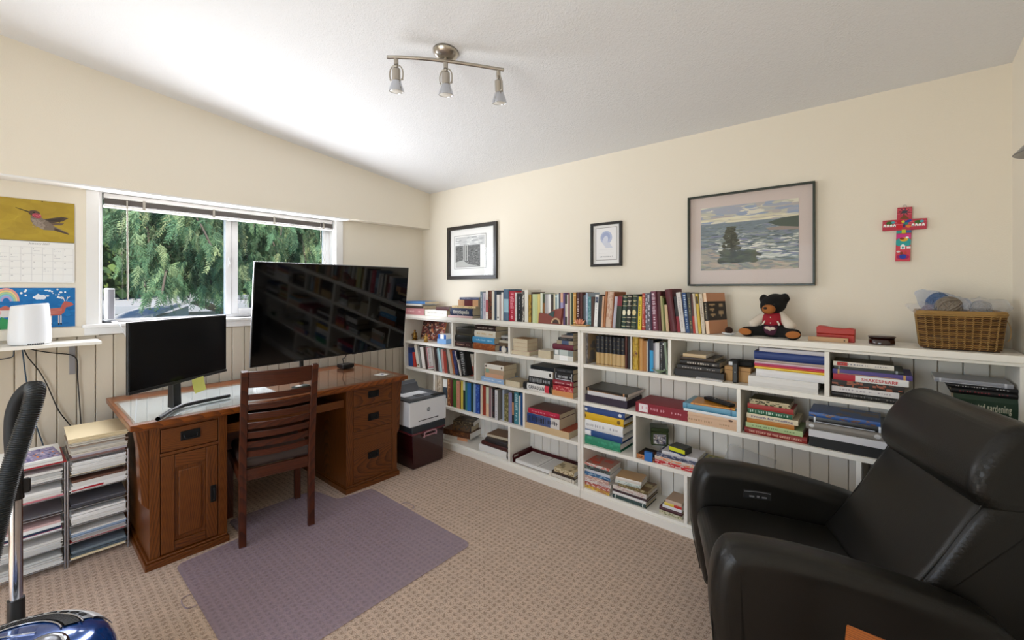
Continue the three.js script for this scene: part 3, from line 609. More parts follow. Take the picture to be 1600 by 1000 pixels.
['s','p',-1.0696,1.178,-2.56,.0081,.2364,.1655,-.0172,0.0,'#3a2440','','','book','book',"thin dark purple book beside plum, bookcase top row"],
['s','h',-1.0466,1.178,-2.56,.0345,.2411,.1688,-.0499,0.0,'#7a3e52','tt#e8dae4','','book','book',"wide plum hardback with white lettering, bookcase top row"],
['s','h',-1.0162,1.178,-2.56,.0261,.2403,.1682,-.0328,0.0,'#4c161c','','','board','board',"dark maroon slipcase board right of plum, bookcase top row"],
['s','p',-.9942,1.178,-2.56,.0133,.2122,.1485,-.0667,0.0,'#a8a070','','','book','book',"thin khaki paperback right of plum, bookcase top row"],
['s','p',-.9828,1.178,-2.56,.0093,.2007,.1405,-.0662,0.0,'#55601f','','','booklet','booklet',"thin olive green booklet, bookcase top row"],
['s','p',-.9681,1.178,-2.56,.017,.1609,.12,-.0722,0.0,'#cdb08a','','','book','book',"short tan paperback left of the tallest maroon book, bookcase top row"],
['s','h',-.933,1.178,-2.56,.0406,.2537,.1776,-.1358,0.0,'#5a1a24','','','book','book',"tallest maroon hardback, leaning left, bookcase top row"],
['s','p',-.9009,1.178,-2.56,.0171,.2125,.1488,-.1061,0.0,'#1c1a1e','P#1c1a1e+r#8a1426','','book','book',"black paperback with a red lower half, bookcase top row"],
['s','p',-.8761,1.178,-2.56,.0263,.2361,.1653,-.126,0.0,'#d6d0cc','t#9a9498','','book','book',"pale grey paperback with faint lettering, right of red, bookcase top row"],
['s','p',-.8497,1.178,-2.56,.0217,.2341,.1639,-.1,0.0,'#1f4478','tt#cfdce6','','book','book',"royal blue paperback with white lettering, bookcase top row"],
['s','p',-.8283,1.178,-2.56,.0194,.233,.1631,-.0775,0.0,'#3b3c3a','t#b8b26a','','book','book',"charcoal paperback with olive lettering, bookcase top row"],
['s','p',-.8122,1.178,-2.56,.0128,.2255,.1579,-.0635,0.0,'#5a2f2a','r#b83020','','book','book',"narrow dark paperback with orange red foot, bookcase top row"],
['s','p',-.7977,1.178,-2.56,.0148,.2299,.1609,-.0929,0.0,'#cfc2b0','','','book','book',"stone beige paperback left of yellow, bookcase top row"],
['s','p',-.7818,1.178,-2.56,.014,.2284,.1598,-.0834,0.0,'#d6b748','q#221c14','','book','book',"warm yellow paperback with a black square, bookcase top row"],
['s','p',-.7616,1.178,-2.56,.018,.2292,.1604,-.0791,0.0,'#d0c4b0','t#8a6a5a','','book','book',"light beige paperback, last but one at the right, bookcase top row"],
['s','p',-.7388,1.178,-2.56,.0205,.2328,.17,-.1038,-0.349,'#f0d0b0','c#2a2420','#c9906c','book','book',"cream spined paperback with peach and black cover at the right end, bookcase top row"],
['f','b',-3.1008,.92,-2.6,.0422,.1283,.12,0,0.0,'#7ea8d8','','','storage_box','box',"pale blue box under a darker blue one, top shelf, first compartment"],
['f','b',-3.108,.9625,-2.61,.0423,.1194,.1,0,0.0,'#2a62b0','p#ffffff','#eef0f2','carton','box',"royal blue carton with a white top, top shelf, first compartment"],
['f','h',-2.7764,.92,-2.565,.0458,.23,.1702,0,0.0,'#3c1f1c','t#c9a890','','book','book',"dark maroon hardback with small lettering, left pile bottom, top shelf, second compartment"],
['f','h',-2.7767,.9661,-2.565,.0573,.2464,.1823,0,0.0,'#1c1e1c','b#3a4038','','book','book',"thick black hardback, left pile middle, top shelf, second compartment"],
['f','h',-2.7479,1.0237,-2.565,.0684,.2358,.1745,0,0.0,'#33302a','b#57503c','','book','book',"thick dark olive brown hardback, left pile top, top shelf, second compartment"],
['f','h',-2.5134,.92,-2.56,.0547,.2543,.1882,0,0.0,'#8e4a24','x#a8602f','','book','book',"rust brown hardback, right pile bottom, top shelf, second compartment"],
['f','h',-2.5209,.975,-2.56,.0521,.255,.1887,0,0.0,'#4b9bcc','t#bfe0f2','','book','book',"sky blue hardback, right pile, top shelf, second compartment"],
['f','h',-2.502,1.0274,-2.56,.0546,.2458,.1819,0,0.0,'#e2dccc','t#c4a468','','book','book',"cream hardback with tan lettering, right pile, top shelf, second compartment"],
['f','h',-2.4981,1.0823,-2.56,.0431,.238,.1761,0,0.0,'#32201e','t#d8ccc0','','book','book',"dark brown hardback with pale lettering, right pile top, top shelf, second compartment"],
['f','p',-2.3496,.92,-2.62,.0372,.1271,.13,0,0.0,'#223a62','','','book','book',"navy paperback, pile behind the white stone"],
['f','p',-2.3423,.9575,-2.62,.0318,.1127,.13,0,0.0,'#6c5844','','','book','book',"brown paperback, pile behind the white stone"],
['f','p',-2.3388,.9897,-2.62,.0212,.1055,.13,0,0.0,'#cfc6b4','','','booklet','booklet',"cream booklet, pile behind the white stone"],
['f','p',-2.328,1.0112,-2.62,.0185,.0841,.13,0,0.0,'#2a2a2c','t#dddddd','','book','book',"black paperback, pile behind the white stone"],
['f','m',-2.328,1.03,-2.62,.0185,.0841,.13,0,0.0,'#b9b9b9','','','booklet','booklet',"light grey booklet, pile behind the white stone"],
['f','pr',-2.1242,.92,-2.565,.0304,.1873,.1386,0,0.0,'#e0bfb6','','','book','book',"pink edged thin book, left pile bottom, top shelf, third compartment"],
['f','pr',-2.1202,.9507,-2.565,.0303,.1419,.13,0,0.0,'#c8a384','','','book','book',"tan paperback with page edges showing, left pile lower, top shelf, third compartment"],
['f','pr',-2.1202,.9813,-2.565,.0303,.1419,.13,0,0.0,'#d2b698','','','book','book',"light tan paperback with page edges showing, left pile middle, top shelf, third compartment"],
['f','pr',-2.1235,1.0118,-2.565,.0328,.1485,.13,0,0.0,'#dcc0a2','','#a87e50','book','book',"beige paperback on top, left pile, top shelf, third compartment"],
['f','pr',-1.889,.92,-2.565,.0552,.1117,.12,0,0.0,'#efe8da','','','paper_pad','paper pad',"short cream boxed pad, top shelf, third compartment"],
['f','p',-1.721,.92,-2.565,.035,.1671,.13,0,0.0,'#e6e4de','p#ffffff','','book','book',"white paperback at the bottom, right pile, top shelf, third compartment"],
['f','p',-1.721,.9553,-2.565,.0397,.1671,.13,0,0.0,'#8d9896','q#f0f2f0+p#c9d2ce','','book','book',"silver paperback with white squares, right pile, top shelf, third compartment"],
['f','h',-1.7267,.9953,-2.565,.0398,.1785,.1321,0,0.0,'#6a2638','','','book','book',"plum hardback, right pile, top shelf, third compartment"],
['f','p',-1.7069,1.0353,-2.565,.0278,.1389,.13,0,0.0,'#a89c84','p#4c5c7c','','book','book',"beige paperback with a blue end, right pile, top shelf, third compartment"],
['f','p',-1.7013,1.0634,-2.565,.0208,.1277,.13,0,0.0,'#23242a','t#888888','','book','book',"black paperback, right pile, top shelf, third compartment"],
['f','p',-1.6874,1.0846,-2.565,.0175,.1,.13,0,0.0,'#9a8a80','','','book','book',"taupe paperback, right pile, top shelf, third compartment"],
['f','p',-1.6655,1.1023,-2.565,.0169,.0562,.1,0,0.0,'#2a3644','','','notebook','notebook',"small dark blue notebook on top, right pile, top shelf, third compartment"],
['s','b',-3.596,.662,-2.57,.0332,.2101,.1471,0,0.0,'#b4aeba','d#666666','','ring_binder','binder',"pale lilac grey binder at the far left, leaning row of the second shelf"],
['s','p',-3.5356,.662,-2.57,.0683,.1838,.1287,-.0564,0.0,'#2c4f94','P#1d2f6a','','book','book',"blue paperback with a dark blue top, leaning row of the second shelf"],
['s','p',-3.4714,.662,-2.57,.043,.1434,.12,-.1298,0.0,'#c6362a','','','book','book',"short red paperback, leaning row of the second shelf"],
['s','p',-3.4116,.662,-2.57,.0444,.2256,.1579,-.2278,0.0,'#e8e0d2','d#6a5030','','book','book',"cream paperback with a small dark mark, leaning row of the second shelf"],
['s','p',-3.3753,.662,-2.57,.0226,.2143,.15,-.1891,0.0,'#8c8c88','','','book','book',"thin grey paperback left of white, leaning row of the second shelf"],
['s','p',-3.3252,.662,-2.57,.0462,.2075,.1453,-.2165,0.0,'#efe8e0','','','book','book',"white paperback right of thin grey, leaning row of the second shelf"],
['s','p',-3.287,.662,-2.57,.025,.212,.1484,-.1622,0.0,'#3a211a','','','book','book',"dark brown paperback, leaning row of the second shelf"],
['s','p',-3.2189,.662,-2.57,.086,.2256,.1579,-.1911,0.0,'#b8b2ac','b#a02838+t#77706c','','book','book',"wide grey paperback with a dark red band, leaning row of the second shelf"],
['s','p',-3.1592,.662,-2.57,.0239,.221,.1547,-.1709,0.0,'#988e84','','','book','book',"taupe paperback right of the banded grey, leaning row of the second shelf"],
['s','p',-3.1294,.662,-2.57,.0346,.2148,.1504,-.174,0.0,'#2c1a18','','','book','book',"black brown paperback in the middle, leaning row of the second shelf"],
['s','p',-3.0935,.662,-2.57,.0216,.2151,.1506,-.1718,0.0,'#7d8488','','','booklet','booklet',"thin grey blue booklet, leaning row of the second shelf"],
['s','p',-3.0671,.662,-2.57,.023,.2231,.1562,-.2272,0.0,'#9cc0c4','','','book','book',"pale aqua paperback, leaning row of the second shelf"],
['s','p',-3.0387,.662,-2.57,.0276,.2158,.1511,-.1256,0.0,'#b98880','d#5a2020','','book','book',"dusty pink paperback with dots, leaning row of the second shelf"],
['s','p',-3.0026,.662,-2.57,.0404,.196,.1372,-.1365,0.0,'#98382a','','','book','book',"rust red paperback, leaning row of the second shelf"],
['s','p',-2.9668,.662,-2.57,.0252,.2171,.152,-.1383,0.0,'#4a443c','','','book','book',"dark taupe paperback right of rust red, leaning row of the second shelf"],
['s','p',-2.9272,.662,-2.57,.042,.2286,.16,-.2467,0.0,'#b5aa9a','','','book','book',"beige grey paperback, leaning row of the second shelf"],
['s','p',-2.8911,.662,-2.57,.0216,.2253,.1577,-.2316,0.0,'#a8643a','','','book','book',"orange brown paperback, leaning row of the second shelf"],
['s','p',-2.8571,.662,-2.57,.0379,.2192,.1535,-.219,0.0,'#2c3058','x#4a4a7c','','book','book',"navy and violet paperback, leaning row of the second shelf"],
['s','p',-2.8268,.662,-2.57,.018,.2154,.1508,-.1967,0.0,'#1c2030','','','book','book',"thin near black paperback, leaning row of the second shelf"],
['s','m',-2.8051,.662,-2.57,.0172,.2237,.1566,-.345,0.0,'#dcd6d0','','','booklet','booklet',"thin white leaning booklet, leaning row of the second shelf"],
['s','p',-2.756,.662,-2.57,.0688,.2226,.1558,-.1998,0.0,'#17181a','tt#cfd2d2','','book','book',"thick black paperback with white lettering, leaning, leaning row of the second shelf"],
['s','h',-2.7536,.662,-2.64,.0612,.1934,.1354,0,0.0,'#d8cdbc','r#b04a3c+t#555555','','book','book',"cream paperback with a red panel at the right end, second shelf"],
['f','p',-2.419,.662,-2.565,.0372,.2529,.1871,0,0.0,'#9ab8dc','t#e8f0f8','','book','book',"pale blue paperback at the bottom, second shelf, second compartment"],
['f','p',-2.4,.6995,-2.565,.0342,.2009,.1487,0,0.0,'#d8a888','','','book','book',"peach paperback, second shelf, second compartment"],
['f','p',-2.4002,.734,-2.565,.0375,.2153,.1593,0,0.0,'#c0a488','q#8ab09c','','book','book',"tan paperback with a green label, second shelf, second compartment"],
['f','p',-2.4002,.7717,-2.565,.0396,.2153,.1593,0,0.0,'#ebe6da','o#3a201a','#8a6844','book','book',"cream paperback with a dark spot at each end, second shelf, second compartment"],
['f','pr',-2.1988,.662,-2.565,.0435,.1463,.13,0,0.0,'#e9e0cf','','#b8a88c','paper_pad','paper pad',"cream pad with page edges between the two piles, second shelf, second compartment"],
['f','h',-1.9633,.662,-2.565,.0519,.2604,.1927,0,0.0,'#1d1d1f','V#e9e6e2+Y#d8384a+TCANADIAN#1d1d1f','','book','book',"black and white book titled CANADIAN, second shelf, second compartment"],
['f','h',-1.9308,.7142,-2.565,.0563,.2182,.1615,0,0.0,'#1b1d20','tt#b8bcc0','','book','book',"thick black hardback with grey lettering, second shelf, second compartment"],
['f','p',-1.9218,.7708,-2.565,.0537,.2174,.1609,0,0.0,'#ecebe8','d#222222','','book','book',"white paperback with a dark mark at its end, second shelf, second compartment"],
['f','m',-1.9085,.8249,-2.565,.0292,.2192,.1622,0,0.0,'#22282e','','#2a2b2e','magazine','magazine',"black and blue magazine topping the white paperback, second shelf, second compartment"],
['f','p',-1.7233,.662,-2.56,.0373,.1782,.1319,0,0.0,'#d8955c','','','book','book',"orange peach paperback at the bottom, right pile, second shelf, second compartment"],
['f','p',-1.7205,.6996,-2.56,.0373,.1725,.13,0,0.0,'#b8323a','x#d88a84','','book','book',"red paperback with ornate pattern, right pile, second shelf, second compartment"],
['f','h',-1.7219,.7372,-2.56,.0373,.1753,.13,0,0.0,'#8c1c2e','d#e0c0a0+t#e8c8c8','','book','book',"crimson hardback with a round emblem, right pile, second shelf, second compartment"],
['f','h',-1.7148,.7749,-2.56,.0558,.1612,.13,0,0.0,'#1b1c20','T#e8e8ea+b#e8eaf0','','book','book',"black hardback with white lettering, right pile, second shelf, second compartment"],
['f','p',-1.712,.831,-2.56,.0302,.1555,.13,0,0.0,'#202227','t#777777','','book','book',"black softcover on top, right pile, second shelf, second compartment"],
['s','m',-3.0987,.372,-2.57,.0687,.2612,.1828,0,0.0,'#cfc2ae','x#a89478','','magazine','magazine',"beige patterned magazine at the left end, upright row of the third shelf"],
['s','p',-3.0173,.372,-2.57,.058,.2339,.1638,0,0.0,'#e8e6de','p#33404a','','book','book',"white paperback with a dark slate patch, upright row of the third shelf"],
['s','p',-2.9629,.372,-2.57,.042,.2444,.1711,0,0.0,'#7d4a2c','x#c08a5c','','book','book',"brown patterned paperback, upright row of the third shelf"],
['s','p',-2.9298,.372,-2.57,.0242,.2397,.1678,0,0.0,'#6a2c2c','','','book','book',"thin maroon paperback left of green, upright row of the third shelf"],
['s','h',-2.8886,.372,-2.57,.0512,.2467,.1727,0,0.0,'#3c6a24','','','book','book',"leaf green hardback, upright row of the third shelf"],
['s','p',-2.8411,.372,-2.57,.0437,.2442,.1709,0,0.0,'#c98a70','t#8a4a3a','','book','book',"salmon paperback, upright row of the third shelf"],
['s','m',-2.8126,.372,-2.57,.0133,.2369,.1658,0,0.0,'#6a3a18','','','booklet','booklet',"thin brown booklet beside salmon, upright row of the third shelf"],
['s','p',-2.7903,.372,-2.57,.0281,.2514,.176,0,0.0,'#d0bc4a','','','book','book',"yellow paperback left of black, upright row of the third shelf"],
['s','p',-2.7631,.372,-2.57,.0262,.2496,.1747,0,0.0,'#1e2826','P#c8ccc8','','book','book',"black paperback with a pale top, upright row of the third shelf"],
['s','p',-2.7359,.372,-2.57,.0235,.2451,.1716,0,0.0,'#3c7c74','','','book','book',"teal paperback left of bright blue, upright row of the third shelf"],
['s','p',-2.7001,.372,-2.57,.0448,.2475,.1732,0,0.0,'#2b6cac','','','book','book',"bright blue paperback, upright row of the third shelf"],
['s','p',-2.6635,.372,-2.57,.0284,.2473,.1731,0,0.0,'#1c3a34','','','book','book',"dark green paperback right of bright blue, upright row of the third shelf"],
['s','p',-2.6332,.372,-2.57,.0273,.2489,.1742,0,0.0,'#8aa8c4','','','book','book',"pale blue paperback left of royal blue, upright row of the third shelf"],
['s','p',-2.5964,.372,-2.57,.0463,.2488,.1742,0,0.0,'#24489c','x#4a70c0','','book','book',"royal blue paperback, upright row of the third shelf"],
['s','p',-2.5501,.372,-2.57,.0235,.2502,.1752,0,0.0,'#e2ceb4','','','book','book',"cream paperback right of royal blue, upright row of the third shelf"],
['s','h',-2.5173,.372,-2.57,.039,.2443,.171,0,0.0,'#98341f','','','book','book',"rust red hardback right of cream, upright row of the third shelf"],
['s','p',-2.4801,.372,-2.57,.0325,.2419,.1693,0,0.0,'#d5dcc0','r#e8c8a4','','book','book',"pale green paperback with a peach foot, upright row of the third shelf"],
['s','p',-2.4495,.372,-2.57,.0256,.2439,.1707,0,0.0,'#8c6a70','','','book','book',"mauve paperback, upright row of the third shelf"],
['s','m',-2.4309,.372,-2.57,.0102,.2388,.1671,0,0.0,'#b0a8a4','','','booklet','booklet',"thin light grey booklet right of mauve, upright row of the third shelf"],
['s','p',-2.4121,.372,-2.57,.0245,.2443,.171,0,0.0,'#1b1820','t#8a4a4a','','book','book',"black paperback left of the one pulled forward, upright row of the third shelf"],
['s','m',-2.3026,.372,-2.57,.0194,.2481,.1736,0,0.0,'#aab4c4','','','booklet','booklet',"pale steel blue booklet, upright row of the third shelf"],
['s','p',-2.2697,.372,-2.57,.0438,.2147,.1503,0,0.0,'#6a6438','x#9a9468','','book','book',"olive paperback, upright row of the third shelf"],
['s','p',-2.2289,.372,-2.57,.035,.2366,.1656,0,0.0,'#8a88b0','','','book','book',"lavender paperback, upright row of the third shelf"],
['s','p',-2.2001,.372,-2.57,.02,.2387,.1671,0,0.0,'#26221f','p#c08a60','','book','book',"dark brown paperback right of lavender, upright row of the third shelf"],
['s','p',-2.1651,.372,-2.57,.0447,.2493,.1745,0,0.0,'#3c8494','tt#d8eef0','','book','book',"teal paperback with white lettering, upright row of the third shelf"],
['s','p',-2.1331,.372,-2.57,.0169,.2244,.1571,0,0.0,'#d6d6d0','','','book','book',"thin white paperback right of teal, upright row of the third shelf"],
['s','p',-2.1124,.372,-2.57,.0219,.2502,.1751,0,0.0,'#1d5088','','','book','book',"ocean blue paperback at the right end, upright row of the third shelf"],
['s','p',-2.3564,.372,-2.545,.0318,.2417,.1692,0,0.0,'#d4d2d4','t#77747c','#8e8c86','book','book',"white lettered paperback pulled forward of the row, third shelf"],
['f','p',-1.8686,.372,-2.55,.0467,.4127,.225,0,0.0,'#d8bb90','','#a84a30','board','board',"wide tan board at the bottom, third shelf, left of the bookcase seam"],
['f','p',-1.8921,.419,-2.55,.0732,.2967,.2195,0,0.0,'#e2dcd6','P#27437e+p#4a5c8c+tt#222228','','book','book',"thick white and blue dictionary, third shelf, left of the bookcase seam"],
['f','h',-1.8874,.4924,-2.55,.039,.2873,.2126,0,0.0,'#b81c40','t#e89aa8','#6a4038','book','book',"crimson hardback with a dark cover picture, third shelf, left of the bookcase seam"],
['f','m',-2.9033,.07,-2.6,.0295,.2488,.1841,0,0.244,'#e8e2d8','r#d89a70','','magazine','magazine',"white magazine with an orange corner, lowest of the left pile, bottom shelf"],
['f','m',-2.9004,.0998,-2.6,.0503,.3085,.225,0,0.175,'#5c3a28','x#8a5a38','','magazine','magazine',"brown picture magazine, second of the left pile, bottom shelf"],
['f','p',-2.8587,.1504,-2.63,.0498,.1945,.1439,0,0.314,'#6c5236','x#3c3a3a','','book','book',"thick brown picture book, third of the left pile, bottom shelf"],
['f','m',-2.8485,.2006,-2.64,.0381,.2023,.1497,0,0.384,'#44382c','x#8a7a5a','#4a3c30','book','book',"dark picture book topping the left pile, bottom shelf"],
['f','b',-2.4158,.07,-2.56,.0568,.3101,.225,0,0.0,'#ecebe6','','','ring_binder','binder',"thick white binder at the bottom, right pile, bottom shelf, left compartment"],
['f','h',-2.3972,.1271,-2.56,.0323,.2866,.2121,0,0.0,'#4a2420','','','book','book',"dark red brown hardback, right pile, bottom shelf, left compartment"],
['f','h',-2.3747,.1596,-2.56,.0373,.2416,.1788,0,0.0,'#2e2a2c','','','book','book',"black hardback, right pile, bottom shelf, left compartment"],
['f','pr',-2.3968,.1973,-2.6,.0216,.2153,.1593,0,0.105,'#ece6d8','','#8a6a4c','paper_pad','paper pad',"cream pad on top, right pile, bottom shelf, left compartment"],
['f','m',-1.7269,.07,-2.55,.0234,.2139,.1583,0,0.0,'#e6dfd2','b#b0a894','','magazine','magazine',"pale magazine underneath, beside the letter tray"],
['f','h',-1.7155,.0937,-2.55,.0209,.191,.1414,0,0.0,'#3a2c20','','','book','book',"thin dark brown book, beside the letter tray"],
['f','m',-1.7042,.1149,-2.55,.0301,.1684,.13,0,0.0,'#d8caa8','x#8a7448','#cdb88c','book','book',"cream book with a brown picture on its cover, beside the letter tray"],
['s','h',-1.5325,.92,-2.57,.0222,.2115,.1481,0,0.0,'#5c5450','x#8a8480','#c2a782','album','album',"grey brown album standing at the left end, shelf right of the bookcase seam"],
['s','h',-1.4465,.92,-2.57,.0316,.1958,.1371,0,0.0,'#151821','B#c2a26c','','book','book',"dark navy and tan volume, first of the matching set, shelf right of the bookcase seam"],
['s','h',-1.4144,.92,-2.57,.0307,.1964,.1375,0,0.0,'#151821','B#c2a26c','','book','book',"dark navy and tan volume, second of the matching set, shelf right of the bookcase seam"],
['s','h',-1.383,.92,-2.57,.0302,.1962,.1373,0,0.0,'#151821','B#c8a874','','book','book',"dark navy and tan volume, third of the matching set, shelf right of the bookcase seam"],
['s','h',-1.3548,.92,-2.57,.0243,.1957,.137,0,0.0,'#151821','B#c2a26c','','book','book',"thinnest dark navy and tan volume of the matching set, shelf right of the bookcase seam"],
['s','h',-1.3274,.92,-2.57,.0286,.1952,.1367,0,0.0,'#151821','B#c8aa78','','book','book',"dark navy and tan volume, fifth of the matching set, shelf right of the bookcase seam"],
['s','h',-1.2968,.92,-2.57,.0309,.195,.1365,0,0.0,'#151821','B#ccae7c','','book','book',"dark navy and tan volume, sixth of the matching set, shelf right of the bookcase seam"],
['s','h',-1.2657,.92,-2.57,.0295,.1949,.1364,0,0.0,'#151821','B#c8aa78','','book','book',"dark navy and tan volume, last of the matching set, shelf right of the bookcase seam"],
['s','h',-1.2412,.92,-2.57,.0142,.2083,.1458,0,0.0,'#5a2a20','','','book','book',"reddish brown hardback closing the matching set, shelf right of the bookcase seam"],
['s','h',-1.2231,.92,-2.57,.0202,.208,.1456,0,0.0,'#1d1b1c','','','book','book',"black hardback between red brown and white, shelf right of the bookcase seam"],
['s','m',-1.2065,.92,-2.57,.0096,.2092,.1465,0,0.0,'#e9e2da','','','booklet','booklet',"thin white booklet left of yellow, shelf right of the bookcase seam"],
['s','h',-1.1789,.92,-2.57,.0369,.208,.1456,0,0.0,'#c9a63c','e#6a3028+x#b08c28','','book','book',"ochre yellow hardback with a dark round emblem, shelf right of the bookcase seam"],
['s','h',-1.1397,.92,-2.57,.0261,.2021,.1415,0,0.0,'#cf9a5a','','','book','book',"light orange hardback, shelf right of the bookcase seam"],
['s','p',-1.1158,.92,-2.57,.0217,.1896,.1327,0,0.0,'#b47a3c','','','book','book',"caramel brown paperback, shelf right of the bookcase seam"],
['s','m',-1.0996,.92,-2.57,.0058,.1893,.1325,0,0.0,'#efe4d4','','','booklet','booklet',"very thin cream booklet, shelf right of the bookcase seam"],
['s','p',-1.0897,.92,-2.57,.0123,.202,.1414,0,0.0,'#16304e','','','book','book',"navy paperback left of bright blue, shelf right of the bookcase seam"],
['s','p',-1.0721,.92,-2.57,.0228,.1994,.1396,0,0.0,'#1c2230','R#2f9ed6','','book','book',"black and bright blue paperback, shelf right of the bookcase seam"],
['s','p',-1.0538,.92,-2.57,.0105,.1811,.1268,0,0.0,'#9a98a4','','','book','book',"grey lilac paperback, shelf right of the bookcase seam"],
['s','p',-1.0354,.92,-2.57,.0248,.1851,.1295,0,0.0,'#e0dfe0','','','book','book',"white paperback left of black, shelf right of the bookcase seam"],
['s','p',-1.0111,.92,-2.57,.0206,.1925,.1348,0,0.0,'#201c20','t#a8a8a8','','book','book',"black paperback with grey lettering, shelf right of the bookcase seam"],
['s','p',-.9922,.92,-2.57,.0157,.1942,.1359,-.0323,0.0,'#111113','d#f0f0f0+o#f0f0f0','','book','book',"black paperback with white dots, shelf right of the bookcase seam"],
['s','p',-.9742,.92,-2.57,.0139,.1923,.1346,-.0811,0.0,'#8a9a84','','','book','book',"sage green paperback leaning at the right end, shelf right of the bookcase seam"],
['f','b',-.729,.92,-2.545,.0088,.1427,.1,0,0.0,'#c8c6c4','','','flat_tray','tray',"flat silver tray at the front, dark pile, top shelf"],
['f','b',-.7936,.92,-2.57,.042,.2721,.2013,0,0.0,'#1e1c1e','','','storage_box','box',"wide black box at the bottom, dark pile, top shelf"],
['f','p',-.796,.9623,-2.57,.0247,.2371,.1755,0,0.0,'#2a2725','t#c8c0b8','','book','book',"black softcover with white lettering, third from top, dark pile, top shelf"],
['f','h',-.7901,.9873,-2.57,.0322,.2188,.1619,0,0.0,'#24201e','T#d8d0c4','#4a4a42','book','book',"black hardback with a white title, dark pile, top shelf"],
['f','p',-.8017,1.0199,-2.57,.017,.1882,.19,0,0.0,'#3c2e22','','','book','book',"dark brown paperback, dark pile, top shelf"],
['f','m',-.8165,1.0372,-2.57,.0189,.1289,.17,0,0.0,'#c8ae86','','','notebook','notebook',"tan notebook on top, dark pile, top shelf"],
['f','b',-.38,.92,-2.545,.0544,.303,.2242,0,0.0,'#e8e6e2','','','ring_binder','binder',"white binder at the very bottom, binder pile, top shelf"],
['f','b',-.3502,.9747,-2.56,.04,.2963,.2193,0,0.0,'#f0eff0','','','ring_binder','binder',"thick white binder above the lowest one, binder pile, top shelf"],
['f','m',-.3532,1.015,-2.56,.0119,.3023,.2237,0,0.0,'#e8c21a','','','folder','folder',"yellow folder, binder pile, top shelf"],
['f','m',-.3532,1.0272,-2.56,.0085,.3023,.2237,0,0.0,'#c8242c','','','folder','folder',"red folder, binder pile, top shelf"],
['f','m',-.3547,1.036,-2.56,.0082,.3053,.225,0,0.0,'#b81a5a','','','folder','folder',"magenta folder, binder pile, top shelf"],
['f','m',-.3532,1.0444,-2.56,.0081,.3023,.2237,0,0.0,'#d8b8c4','','','folder','folder',"pale pink folder, binder pile, top shelf"],
['f','m',-.3532,1.0529,-2.56,.0115,.3023,.2237,0,0.0,'#b09c90','','','folder','folder',"taupe folder, binder pile, top shelf"],
['f','b',-.3541,1.0647,-2.56,.0425,.3066,.225,0,0.0,'#233c7c','','','ring_binder','binder',"wide navy binder, binder pile, top shelf"],
['f','m',-.3427,1.1075,-2.56,.0202,.2814,.2082,0,0.0,'#cfcbd0','','','folder','folder',"translucent pale grey folder on top, binder pile, top shelf"],
['f','h',-.0573,.92,-2.56,.0261,.2397,.1774,0,0.0,'#191818','T#6a6660','','book','book',"black book with grey capitals at the bottom, pile under the wicker basket"],
['f','p',-.0556,.9464,-2.56,.0261,.2406,.178,0,0.0,'#e4e0de','t#a8a0a8','','book','book',"white cookbook with faint lettering, pile under the wicker basket"],
['f','p',-.0472,.9729,-2.56,.0292,.2573,.1904,0,0.0,'#241c18','x#a05a40','','book','book',"black book with food pictures on its spine, pile under the wicker basket"],
['f','p',-.0369,1.0024,-2.56,.0291,.2657,.1966,0,0.0,'#efeeea','SSHAKESPEARE#c0282c+P#b81c30','','book','book',"white book with a red SHAKESPEARE title, pile under the wicker basket"],
['f','p',-.032,1.0318,-2.56,.0215,.2804,.2075,0,0.0,'#54468c','b#d8a860','','book','book',"purple paperback with a gold upper edge, pile under the wicker basket"],
['f','h',-.044,1.0536,-2.56,.0153,.2466,.1825,0,0.0,'#3c4240','b#9aa4a8','','book','book',"dark grey paperback with a silver edge, pile under the wicker basket"],
['f','p',-.061,1.0692,-2.56,.0215,.2175,.1609,0,0.0,'#e6e0d4','q#b83028+t#8a8a92','#5c5030','book','book',"white paperback with a red label, topmost, pile under the wicker basket"],
['f','h',.3241,.92,-2.56,.0802,.1816,.1344,0,0.0,'#1c3c2a','Tillustrated gardening#e6e4d2','','book','book',"thick dark green gardening book, pile behind the headrest"],
['f','h',.3204,1.0005,-2.56,.0241,.1891,.1399,0,0.0,'#131416','t#8a3038','','book','book',"black hardback with red lettering, pile behind the headrest"],
['f','h',.3131,1.025,-2.56,.0162,.1971,.1459,0,0.0,'#1d1d20','t#c8c8c8','','book','book',"thin black hardback, pile behind the headrest"],
['f','m',.2873,1.0414,-2.56,.0177,.2224,.1646,0,0.0,'#9a9ca4','b#d8dade','','folder','folder',"silver plastic folder on top, pile behind the headrest"],
['f','b',-1.3947,.662,-2.565,.0487,.3295,.225,0,0.0,'#33283a','','','storage_box','box',"wide dark plum box, second shelf, beside the bookcase seam"],
['f','m',-1.3801,.711,-2.565,.0263,.2827,.2092,0,0.0,'#e2e0e2','','','storage_box','box',"loose white papers between box and folder, second shelf, beside the bookcase seam"],
['f','m',-1.3839,.7376,-2.565,.0199,.3255,.225,0,-0.052,'#2a2620','b#d8a070','','folder','folder',"black folder with a tan edge on top, second shelf, beside the bookcase seam"],
['f','b',-1.0077,.662,-2.555,.0625,.3224,.225,0,0.0,'#8c1428','q#f0e8e8+t#d8a0a8','','storage_box','box',"crimson storage box with a white label, second shelf"],
['f','p',-.7345,.662,-2.555,.0394,.2899,.2145,0,0.0,'#d8b494','t#a88464','','paper_pad','paper pad',"tan paper pad at the bottom, folder pile under the remote control"],
['f','p',-.7308,.7017,-2.555,.0206,.2826,.2091,0,0.0,'#e0bc9c','d#5a3a2a','','paper_pad','paper pad',"light tan paper pad, folder pile under the remote control"],
['f','m',-.7308,.7226,-2.555,.015,.2826,.2091,0,0.0,'#e9edf0','','','folder','folder',"white folder, folder pile under the remote control"],
